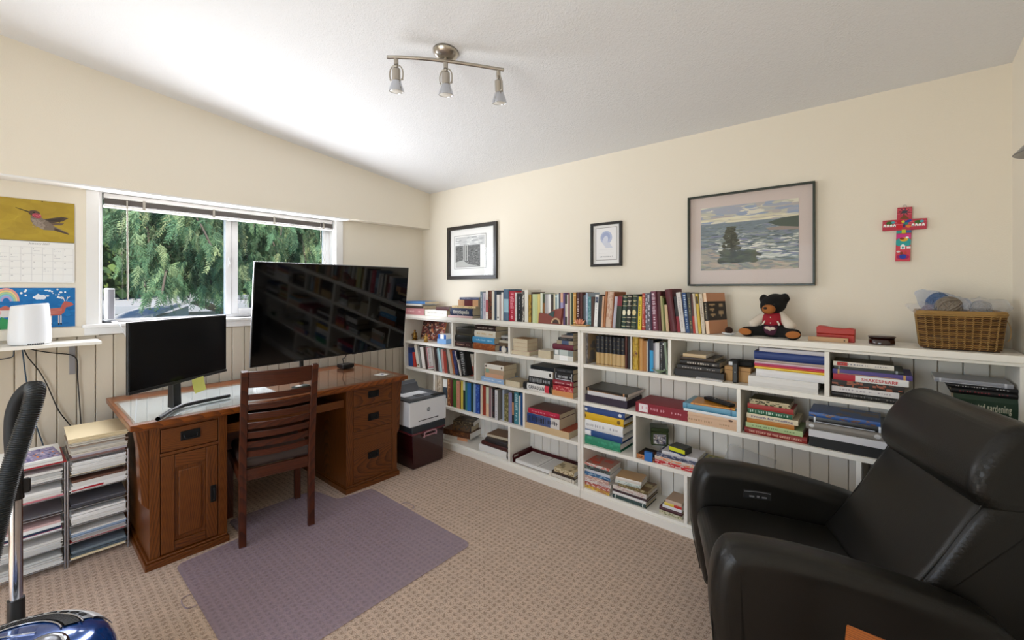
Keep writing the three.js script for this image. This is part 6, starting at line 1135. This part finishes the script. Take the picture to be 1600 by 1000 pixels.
// ---------------------------------------------------------------- wire file racks with papers
{
  const wire = std(0xa4a5aa, .3, { metalness: .8 });
  const lev = [.03, .1165, .203, .2895, .376, .4625, .545];
  const rack = (label, z0, z1) => {
    const r = thing('file_rack', label, 'file rack', 0, 0, 0), x0 = -3.48, x1 = -3.172;
    for (const x of [x0, x1]) for (const z of [z0, z1]) part('post', rod([x, 0, z], [x, .548, z], .0045, 8), wire, r);
    for (const y of lev) {
      const g = [rod([x1, y, z0], [x1, y, z1], .0024, 6), rod([x0, y, z0], [x0, y, z1], .0024, 6), rod([x0, y, z0], [x1, y, z0], .0024, 6), rod([x0, y, z1], [x1, y, z1], .0024, 6)];
      for (let i = 1; i < 6; i++) g.push(rod([mix(x0, x1, i / 6), y, z0], [mix(x0, x1, i / 6), y, z1], .0013, 5));
      for (let i = 1; i < 6; i++) g.push(rod([x0, y + .002, mix(z0, z1, i / 6)], [x1, y + .002, mix(z0, z1, i / 6)], .0013, 5));
      part('wire_shelf', g, wire, r);
    }
    return r;
  };
  rack('wire file rack beside the desk, topped by cream folders', -.415, -.182);
  rack('wire file rack behind the vacuum cleaner hose', -.172, .062);
  const C = (c, r = .8) => std(c, r);
  const stack = (z, y, label, layers, name = 'paper_stack', cat = 'papers') => {
    const s = thing(name, label, cat, -3.318, y, z); let h = .003;
    for (const [t, m, w = .215, d = .29, nm = 'sheet_bundle'] of layers) {
      const g = [], n = t > .012 ? Math.round(t / .0042) : 1;
      for (let i = 0; i < n; i++) { const q = cb(d - R(0, .008), t / n * .94, w - R(0, .008), R(-.004, .006), h + t * (i + .5) / n, R(-.004, .004), 0, 'z'); q.rotateY(R(-.02, .02)); g.push(q); }
      part(nm, g, m, s); h += t;
    }
    return s;
  };
  const A = -.299, B = -.055, red = C(0xb01c28, .4), pink = C(0xd8828c), dk = C(0x2c2826), blue = C(0x9fb4cc, .4), slate = C(0x5c6a74, .5), brown = C(0x6e4c3c), navy = C(0x1c3048), mag = C(0xa83060);
  stack(A, lev[0], 'grey blue folder on a cream board, lowest in the right rack', [[.009, M.manila, .218, .3, 'board'], [.02, slate], [.012, C(0x77848c)]]);
  stack(A, lev[1], 'papers in a clear sleeve with a red edge, right rack', [[.004, red, .218, .3, 'red_folder'], [.02, C(0xb9b4b0)], [.016, blue], [.008, M.paper2]]);
  stack(A, lev[2], 'thick white paper stack in the middle of the right rack', [[.026, M.paper2], [.024, M.paper], [.01, M.paper]]);
  stack(A, lev[3] + .004, 'dark sheets standing in for the shaded gap on a bare wire shelf, right rack', [[.012, C(0x44444a)], [.006, C(0x6a6a70)]]);  // dark sheets added for the shade in an empty slot
  const wb = stack(A, lev[4], 'white binder with a red spine label, right rack', [[.026, M.paper, .22, .3, 'binder'], [.022, M.paper2], [.012, brown]]);
  part('red_label', cb(.001, .013, .12, .152, .0165, .045, 0), red, wb);
  stack(A, lev[5], 'white loose paper stack just under the top of the right rack', [[.006, M.manila], [.02, M.paper2], [.028, M.paper], [.01, M.paper]]);
  stack(A, lev[6], 'magazines and cream folders on top of the right rack', [[.01, C(0x8a6a64)], [.012, C(0xb8b4bc)], [.024, C(0xd8d2c4), .22, .3], [.016, C(0xc8c4bc), .215, .3], [.006, C(0x9a8878), .23, .31], [.02, C(0xdcd6c8), .22, .3], [.024, M.manila, .232, .32, 'folder']]);
  stack(B, lev[0], 'grey white papers lowest in the left rack', [[.03, M.paper2], [.02, C(0xcfcfca)]]);
  stack(B, lev[1], 'pale paper stack second from the floor, left rack', [[.024, C(0xd4d4d0)], [.02, M.paper2]]);
  stack(B, lev[2], 'spiral notebook over navy and magenta folders, left rack', [[.008, M.paper], [.005, mag], [.01, navy], [.016, M.paper], [.012, C(0xd8b4b0)]]);
  stack(B, lev[3] + .004, 'thin grey folder on a bare wire shelf, left rack', [[.008, C(0x77777c)]]);
  stack(B, lev[4], 'white papers on a pink folder, left rack', [[.008, pink], [.026, M.paper2], [.012, M.paper]]);
  stack(B, lev[5], 'grey white papers below the red top folder, left rack', [[.02, M.paper2], [.022, C(0xc4c4c0)], [.012, M.paper2]]);
  const top = stack(B, lev[6], 'white magazine with a colourful cover on a red folder', [[.006, red, .236, .31, 'red_folder'], [.012, M.paper2, .225], [.014, M.paper, .22, .29]]);
  const cov = part('cover', new THREE.BoxGeometry(.2, .004, .13), printed(128, 96, (c, w, h) => { c.fillStyle = '#8c86a8'; c.fillRect(0, 0, w, h); for (let i = 0; i < 70; i++) { c.fillStyle = ['#6a6494', '#c8b8c8', '#d8803c', '#4a4a70', '#b0a8c0'][i % 5]; c.fillRect(R(0, w), R(0, h), R(6, 20), R(4, 12)); } }), top); cov.position.set(.03, .037, -.03); cov.rotation.y = .12;
}

// ---------------------------------------------------------------- red file tote and laser printer
{
  const t = thing('file_tote', 'dark red plastic file tote with grey lid under the printer', 'file box', -2.98, 0, -2.205);
  const wine = phys(0x2c070b, .22, { clearcoat: .5 }), lidM = std(0x2a3036, .45), clip = phys(0xb08088, .3, { clearcoat: .4 });
  part('tub', muv(slab([[-.15, .003], [.15, .003], [.163, .285], [-.163, .285]], .385, .012).rotateY(Math.PI / 2)), wine, t);
  part('rim', bx(-.198, .198, .272, .29, -.168, .168, .006, 'y', 2), phys(0x6a2c34, .25, { clearcoat: .5 }), t);
  part('lid', bx(-.2, .2, .288, .342, -.172, .172, .01, 'y', 2), lidM, t);
  part('handle', tube([[.20, .245, -.06], [.21, .245, -.06], [.212, .275, -.058], [.212, .282, -.03], [.212, .282, .03], [.212, .275, .058], [.21, .245, .06], [.20, .245, .06]], .006, 40, 8), clip, t);
  part('handle_bar', bx(.198, .208, .243, .256, -.06, .06, .004), clip, t);
  const p = thing('laser_printer', 'white and dark grey laser printer standing on the red file tote', 'printer', -2.985, .3425, -2.205);
  const shell = slab([[-.193, 0], [.193, 0], [.193, .188], [.17, .196], [-.193, .196]], .375, .008); part('shell', muv(shell), M.plasticWhite, p);
  part('top_cover', [bx(-.192, .188, .192, .203, -.186, -.125, .004), bx(-.192, .188, .192, .203, .125, .186, .004), bx(.13, .19, .192, .203, -.126, .126, .004), bx(-.192, -.12, .192, .215, -.126, .126, .004)], M.plasticGrey, p);
  part('output_tray', turned(bx(-.125, .135, -.004, .002, -.126, .126, .001), 0, 0, .05).translate(0, .193, 0), std(0x787c84, .5), p);
  part('paper_stop', cb(.07, .006, .07, .06, .2, .0, .003), M.plasticGrey, p);
  part('rear_feeder', [turned(bx(-.014, .0, -.01, .105, -.15, .07, .005), 0, 0, .75).translate(-.125, .205, 0), turned(bx(-.03, .0, -.01, .075, -.13, .05, .006), 0, 0, .5).translate(-.10, .203, 0)], std(0x5c6066, .5), p);
  part('control_strip', cb(.05, .01, .11, .155, .205, -.125, .003), M.blackMatt, p);
  part('tray_slot', bx(.1925, .1945, .028, .036, -.10, .10, .001), M.blackMatt, p);
  part('tray_lip', bx(.1925, .199, .022, .030, -.09, .09, .002), M.plasticWhite, p);
  const logo = part('logo', sheetGeo(.034, .034, .0008).rotateY(Math.PI / 2).translate(.1936, .11, .0), printed(96, 96, (c, w, h) => { c.fillStyle = '#e6e8ec'; c.fillRect(0, 0, w, h); blob(c, '#3c4148', 48, 48, 45, 45); c.fillStyle = '#eef0f2'; c.font = 'italic bold 58px sans-serif'; c.textAlign = 'center'; c.textBaseline = 'middle'; c.fillText('hp', 47, 46); }), p);
}

// ---------------------------------------------------------------- ceiling track light and wall lamp
{
  const nz = -1.385, cy = ceilY(nz), slope = Math.atan(.129);
  const l = thing('ceiling_light', 'brushed nickel ceiling light with three spot heads on a curved bar', 'ceiling light', -1.62, cy, nz);
  const can = lathe([[0, -.034], [.03, -.034], [.05, -.026], [.062, -.010], [.064, 0], [0, 0]], 40); can.rotateX(-slope); part('canopy', can, M.nickel, l);
  const d = [.435, -.035, -.424]; // half of the bar, in the ceiling's plane
  const S = .78, bend = (u) => [d[0] * u * S * .62, -.046 + d[2] * u * S * .129 * .62 - .012 * u * u, d[2] * u * S * .62 + .012 * u * u * u];
  const pts = []; for (let i = -6; i <= 6; i++) pts.push(bend(i / 6));
  part('stem', rod([0, -.025, 0], [0, -.05, 0], .009, 14), M.nickel, l);
  part('bar', tube(pts, .0085, 48, 12), M.nickel, l);
  const bulb = std(0xf4f1ea, .2);
  for (const [u, yaw, tilt] of [[-.84, .5, .14], [0, .3, .10], [.9, -.4, .12]]) {
    const [x, y, z] = bend(u), h = new THREE.Group(); h.name = 'spot_head'; h.position.set(x, y - .008, z); h.rotation.set(tilt, yaw, -tilt * .8); h.scale.setScalar(1.12); l.add(h);
    part('hub', [rod([0, 0, 0], [0, -.024, 0], .010, 14), cb(.016, .012, .016, 0, -.030, 0, .003)], M.nickel, h);
    for (const s of [-1, 1]) part('yoke_arm', [tube([[0, -.028, 0], [s * .017, -.03, 0], [s * .03, -.05, 0], [s * .028, -.085, 0], [s * .020, -.088, 0]], .0028, 18, 6), new THREE.SphereGeometry(.005, 8, 6).translate(s * .028, -.086, 0)], M.nickel, h);
    part('socket', lathe([[0, -.040], [.016, -.040], [.018, -.044], [.018, -.088], [.020, -.092], [0, -.092]], 24), M.nickel, h);
    part('reflector', lathe([[.019, -.090], [.022, -.10], [.030, -.122], [.033, -.136], [.031, -.137], [.02, -.10]], 28), M.chrome, h);
    part('bulb', lathe([[0, -.14], [.015, -.139], [.031, -.135], [.029, -.130], [0, -.128]], 28), bulb, h);
  }
  const w = thing('wall_lamp', 'grey metal wall lamp shade whose edge shows at the right border', 'wall lamp', XR, 1.811, -1.6);
  part('wall_plate', rod([0, 0, 0], [-.015, 0, 0], .045, 24), M.nickel, w); part('arm', tube([[-.01, 0, 0], [-.06, .03, 0], [-.1, .06, 0], [-.105, .03, 0]], .007, 20, 8), M.nickel, w);
  part('shade', lathe([[.012, .035], [.02, .03], [.083, -.045], [.081, -.046], [.018, .026], [.010, .03]], 36).translate(-.105, 0, 0), std(0x9a9a98, .3, { metalness: .9 }), w);
}

// ---------------------------------------------------------------- canister vacuum cleaner
{
  const v = thing('vacuum_cleaner', 'blue canister vacuum cleaner with chrome wand and ribbed black hose', 'vacuum cleaner', -1.95, 0, .04);
  const blueP = phys(0x0f4a98, .16, { metalness: .35, clearcoat: 1, clearcoatRoughness: .05 });
  part('base', lathe([[0, .02], [.2, .02], [.238, .04], [.245, .12], [.24, .15], [0, .15]], 56), M.plasticGrey, v);
  part('white_rim', lathe([[.245, .15], [.256, .155], [.258, .19], [.25, .2], [.24, .2]], 64), M.plasticWhite, v);
  part('dome', lathe([[0, .375], [.04, .3742], [.08, .371], [.14, .360], [.19, .342], [.22, .318], [.238, .285], [.244, .26], [.245, .19]], 72), blueP, v);
  // white lip, grey slotted band and black louvres round the far side of the dome
  const arc = (p) => new THREE.LatheGeometry(p.map((q) => new THREE.Vector2(q[0], q[1])), 48, 3.35, 2.95);
  part('white_lip', arc([[.243, .283], [.242, .29], [.223, .323], [.206, .338], [.199, .341], [.198, .334]]), M.plasticWhite, v);
  part('slotted_band', arc([[.201, .334], [.199, .3405], [.172, .3525], [.170, .346]]), std(0x9aa0a6, .35, { metalness: .5 }), v);
  for (let i = 0; i < 14; i++) { const g = cb(.012, .004, .020, 0, 0, 0, .001); g.rotateZ(-.42); g.translate(.186, .3475, 0); g.rotateY(1.95 + i * .18); part('slot', g, M.blackMatt, v); }
  part('louvre_bed', arc([[.170, .347], [.169, .3530], [.130, .3645], [.128, .358]]), M.blackMatt, v);
  const band = []; for (let i = 0; i < 50; i++) { const g = cb(.034, .004, .0055, 0, 0, 0, .001); g.rotateZ(-.29); g.translate(.149, .3605, 0); g.rotateY(1.72 + i * .056); band.push(g); }
  part('louvre', band, M.black, v).userData.kind = 'stuff';
  for (const [r, y] of [[.1715, .3535], [.127, .3655]]) { const q = []; for (let i = 0; i <= 24; i++) { const a = 1.68 + i * .117; q.push([r * Math.cos(a), y, -r * Math.sin(a)]); } part('silver_line', tube(q, .0026, 60, 6), M.chrome, v); }
  part('hose_port', lathe([[0, -.012], [.05, -.012], [.054, 0], [.05, .012], [.04, .016], [0, .016]], 32).rotateZ(-.2).translate(.07, .366, -.085), M.chrome, v);
  part('carry_knob', new THREE.SphereGeometry(.037, 24, 14, 0, 7, 0, 1.6).scale(1, .6, 1).rotateZ(-.2).translate(.073, .378, -.086), std(0x8a8c90, .35, { metalness: .8 }), v);
  part('lettering', bx(-.05, .05, -.0015, .0015, -.003, .003).rotateY(.95).translate(-.06, .3725, -.035), M.chrome, v);
  for (const m of v.children) m.geometry.scale(1.1, 1, 1.1);
  // wand parked upright with its sleeve, grip and hose
  const wx = -.30, wz = -.045;
  part('sleeve', rod([wx, .20, wz], [wx, .374, wz], .0235, 24, .021), M.black, v);
  part('wand', rod([wx, .37, wz], [wx, .76, wz + .001], .0165, 28), M.chrome, v);
  part('wand_clip', [rod([wx, .715, wz], [wx, .80, wz + .002], .020, 20), cb(.018, .05, .026, wx, .755, wz - .021, .005)], M.black, v);
  part('grip', tube([[wx, .785, wz], [wx - .002, .848, wz + .005], [wx - .003, .936, wz + .009], [wx, 1.02, wz + .005], [wx + .004, 1.075, wz - .013], [wx + .02, 1.098, wz - .032], [wx + .05, 1.10, wz - .042]], .0195, 56, 16), M.blackMatt, v);
  const hosePath = curve([[wx + .05, 1.10, wz - .042], [wx + .08, 1.085, wz - .042], [wx + .10, 1.04, wz - .034], [wx + .104, 1.0, wz - .024], [wx + .104, .934, wz - .009], [wx + .104, .87, wz + .006], [wx + .108, .776, wz + .024], [wx + .115, .66, wz + .044], [wx + .14, .54, wz + .065], [wx + .19, .44, wz + .09], [wx + .28, .38, wz + .13]]);
  const n = 620, rs = 14, fr = hosePath.computeFrenetFrames(n), pos = [], idx = [];
  for (let i = 0; i <= n; i++) { const P = hosePath.getPointAt(i / n), rr =   .0245 + .0022 * Math.sin(i * 2 * Math.PI / 5); for (let k = 0; k < rs; k++) { const a = k / rs * 2 * Math.PI, q = P.clone().addScaledVector(fr.normals[i], rr * Math.cos(a)).addScaledVector(fr.binormals[i], rr * Math.sin(a)); pos.push(q.x, q.y, q.z); if (i < n) { const b = (k + 1) % rs; idx.push(i * rs + k, i * rs + b, (i + 1) * rs + k, i * rs + b, (i + 1) * rs + b, (i + 1) * rs + k); } } }
  const hg = new THREE.BufferGeometry(); hg.setAttribute('position', new THREE.Float32BufferAttribute(pos, 3)); hg.setIndex(idx); hg.computeVertexNormals();
  part('hose', hg, std(0x1c2022, .4), v);
  for (const s of [-1, 1]) part('wheel', rod([.05, .05, s * .235], [.05, .05, s * .262], .05, 28), M.blackMatt, v);
}

// ---------------------------------------------------------------- outside the window
{
  const yard = part('yard_ground', bx(-60, XL - .2, -3.3, -2.9, -40, 30), std(0x55603c, .95), scene); yard.userData.kind = 'structure';
  // lacy cedar spray: a drooping stem with forked side twigs of narrow scale leaves
  const spray = () => {
    const pos = [], nor = [], idx = [];
    const strip = (a, b, w) => { const t = new THREE.Vector3().subVectors(b, a), s = V(t.y, -t.x, .25 * t.z).normalize().multiplyScalar(w), k = pos.length / 3; const nn = V(R(-.5, .5), R(-.2, .5), 1).normalize();
      for (const q of [a.clone().sub(s), a.clone().add(s), b.clone().addScaledVector(s, .25), b.clone().addScaledVector(s, -.25)]) { pos.push(q.x, q.y, q.z); nor.push(nn.x, nn.y, nn.z); } idx.push(k, k + 1, k + 2, k, k + 2, k + 3); };
    const stem = (t) => V(.03 * Math.sin(t * 2), -.30 * t - .10 * t * t, .16 * t - .12 * t * t);
    for (let i = 1; i <= 11; i++) { const t = i / 11, p = stem(t), L = .15 * (1 - t * .72) * R(.8, 1.15);
      strip(stem(t - 1 / 11), p, .004);
      for (const s of [-1, 1]) { const e = p.clone().add(V(s * L * .72, -L * .8, R(-.03, .05))); strip(p, e, .005);
        for (let j = 1; j < 5; j++) { const q = p.clone().lerp(e, j / 5), l2 = L * .42 * (1 - j / 7); for (const s2 of [-1, 1]) strip(q, q.clone().add(V(s * l2 * (s2 > 0 ? .9 : .1), -l2 * (s2 > 0 ? .45 : 1.0), R(-.02, .02))), .0055); } } }
    const g = new THREE.BufferGeometry(); g.setAttribute('position', new THREE.Float32BufferAttribute(pos, 3)); g.setAttribute('normal', new THREE.Float32BufferAttribute(nor, 3)); g.setIndex(idx); return g;
  };
  const green = phys(0xffffff, .8, { side: THREE.DoubleSide, transmission: .35, thickness: 0, specularIntensity: .3 });
  const bark = std(0x463f38, .95);
  const m4 = new THREE.Matrix4(), q = new THREE.Quaternion(), e = new THREE.Euler(), col = new THREE.Color();
  const cedar = (label, bx0, bz, boughs) => {
    const t = thing('cedar_tree', label, 'tree', bx0, -2.9, bz);
    part('trunk', [tube([[0, 0, 0], [.05, 2.5, .03], [0, 5.2, 0], [.04, 8, .02]], .16, 20, 10)], bark, t);
    const kinds = [spray(), spray(), spray()], put = [[], [], []], limbs = [];
    for (const [a, b, c, n] of boughs) { // start, middle, end of the bough in the tree's frame, number of sprays
      const k = new THREE.QuadraticBezierCurve3(V(...a), V(...b), V(...c)); limbs.push(new THREE.TubeGeometry(k, 10, .012, 5));
      for (let i = 0; i < n; i++) { const u = R(.12, 1), p = k.getPointAt(u), s = R(.42, .9) * (1.05 - u * .3); e.set(R(-.35, .35), R(0, 6.28), R(-.3, .3)); q.setFromEuler(e); put[i % 3].push([m4.compose(p.add(V(R(-.13, .13), R(-.12, .05), R(-.13, .13))), q, V(s, s * R(.9, 1.25), s)).clone(), R(0, 1)]); }
    }
    part('limbs', limbs, bark, t).userData.kind = 'stuff';
    put.forEach((list, i) => { const f = new THREE.InstancedMesh(kinds[i], green, list.length); f.name = 'foliage'; f.userData.kind = 'stuff'; list.forEach(([mm, h], k) => { f.setMatrixAt(k, mm); col.setRGB(mix(.075, .36, h * h), mix(.12, .41, h), mix(.065, .24, h * .85)); f.setColorAt(k, col); }); t.add(f); });
    return t;
  };
  // boughs are given in world places and moved into the tree's frame
  const near = [], far = [];
  const add = (list, ox, oz, x, y, z, dx, dy, dz, n) => list.push([[x - ox, y + 2.9, z - oz], [x + dx * .5 - ox, y + 2.9 + dy * .1 + .12, z + dz * .5 - oz], [x + dx - ox, y + 2.9 + dy, z + dz - oz], n]);
  for (let i = 0; i < 24; i++) add(near, -7.6, -2.6, R(-7.4, -6.6), R(1.9, 3.2), R(-4.4, .2), R(.2, 1.0), R(-.75, -.3), R(-.5, .7), 72);
  for (let i = 0; i < 16; i++) add(near, -7.6, -2.6, R(-7.0, -6.2), R(2.3, 3.4), R(-3.9, .2), R(.2, .7), R(-.9, -.4), R(-.4, .4), 72);
  for (const [z, y] of [[-1.35, 1.75], [-1.55, 1.68], [-2.05, 1.72], [-2.35, 1.6], [-.95, 2.0], [-2.7, 1.9], [-1.8, 1.85]]) add(near, -7.6, -2.6, -6.6, y + .55, z, .35, -.75, R(-.1, .1), 90);
  cedar('weeping green cedar with long hanging sprays just outside the window', -7.6, -2.6, near);
  for (let i = 0; i < 60; i++) add(far, -11.5, -4.6, R(-12.2, -9.6), R(1.7, 4.6), R(-8.5, .8), R(.2, 1.4), R(-1.0, -.3), R(-.8, .8), 84);
  cedar('darker green cedar further back behind the hanging sprays', -11.5, -4.6, far);
  // leafy trees behind
  const leaf = new THREE.PlaneGeometry(.15, .2), gl = phys(0xffffff, .75, { side: THREE.DoubleSide, transmission: .3, thickness: 0, specularIntensity: .3 });
  const leafy = (label, x, z, h, w, n, dark) => {
    const t = thing('leafy_tree', label, 'tree', x, -2.9, z); part('trunk', tube([[0, 0, 0], [.1, h * .4, .1], [0, h * .8, 0]], .18, 12, 8), bark, t);
    const f = new THREE.InstancedMesh(leaf, gl, n); f.name = 'foliage'; f.userData.kind = 'stuff';
    for (let i = 0; i < n; i++) { const a = R(0, 6.28), b = Math.acos(R(-1, 1)), r = Math.cbrt(R(.25, 1)); e.set(R(0, 6), R(0, 6), R(0, 6)); q.setFromEuler(e); const s = R(.7, 1.5); f.setMatrixAt(i, m4.compose(V(r * w * Math.sin(b) * Math.cos(a), h * .62 + r * h * .42 * Math.cos(b), r * w * Math.sin(b) * Math.sin(a)), q, V(s, s, s))); const k = R(0, 1); col.setRGB(mix(.045, .17, k) * dark, mix(.09, .25, k) * dark, mix(.03, .07, k) * dark); f.setColorAt(i, col); }
    t.add(f);
  };
  leafy('broad leafy tree far behind at the left of the window', -19, .2, 9, 3.6, 9000, .9);
  leafy('broad leafy tree far behind in the middle of the window', -21, -5.5, 10, 4, 11000, .8);
  leafy('bright leafy tree far behind at the right of the window', -20, -12, 9.5, 4, 10000, 1.15);
  leafy('tall dark tree closing the view at the far right', -15, -10.5, 8, 2.6, 7000, .8);

  // neighbouring buildings below the boughs
  const roofW = std(0x77797c, .75), wallW = std(0x8d8f92, .75), wallG = std(0x7c7f80, .8), wood = std(0xa8602c, .7), glassD = std(0x23282c, .2);
  const h1 = thing('neighbour_house', 'low white neighbouring house with a pale flat roof seen below the boughs', 'house', -15, -2.9, -4.6);
  part('wall', bx(-3.5, 0, 0, 3.75, -4.5, 4.2), wallW, h1); part('corner_wall', bx(-.02, .05, 0, 3.7, 2.95, 3.5), wallG, h1);
  const rf = muv(slab([[-4, 4.18], [.5, 3.86], [.5, 3.74], [-4, 4.06]], 9.4, 0)); rf.translate(0, 0, -.1); part('roof', rf, roofW, h1);
  part('fascia', bx(.48, .53, 3.68, 3.88, -4.8, 4.6), wallW, h1); part('window', bx(0, .03, 2.4, 3.3, -2.8, -1.2), glassD, h1); part('skylight', bx(-1.8, -.9, 3.98, 4.1, -1, 0), roofW, h1);
  const h2 = thing('garden_pavilion', 'small gabled pavilion with orange timber inside seen below the boughs', 'pavilion', -12.4, -2.9, -2.62);
  const gz = 1.05;
  part('roof_slope', muv(slab([[-gz, 3.63], [0, 4.1], [0, 4.16], [-gz - .1, 3.66]], 2.4, 0).rotateY(-Math.PI / 2)), std(0x8a8d92, .7), h2);
  part('roof_slope', muv(slab([[gz, 3.63], [0, 4.1], [0, 4.16], [gz + .1, 3.66]], 2.4, 0).rotateY(-Math.PI / 2)), roofW, h2);
  part('gable_wall', muv(slab([[.95, 0], [.15, 0], [.15, 3.95], [.95, 3.62]], .06, 0).rotateY(-Math.PI / 2).translate(1.0, 0, 0)), wallG, h2);
  part('back_wall', bx(-1.0, -.9, 0, 3.6, -.95, .95), wood, h2);
  for (const z of [.1, -.4, -.9]) part('post', bx(.95, 1.05, 0, 3.7, z - .04, z + .04), wood, h2); part('beam', bx(.96, 1.04, 3.35, 3.45, -.95, .1), wood, h2); part('rail', bx(.97, 1.03, 2.9, 2.98, -.95, .1), wood, h2); part('floor', bx(-1, 1, 2.3, 2.4, -.95, .95), wood, h2); part('timber_wall', bx(.55, .6, 2.4, 3.42, -.95, .1), std(0xc8803c, .7), h2);
}

scene.traverse((o) => { if (o.isMesh) { o.castShadow = true; o.receiveShadow = true; } });
renderer.render(scene, camera);
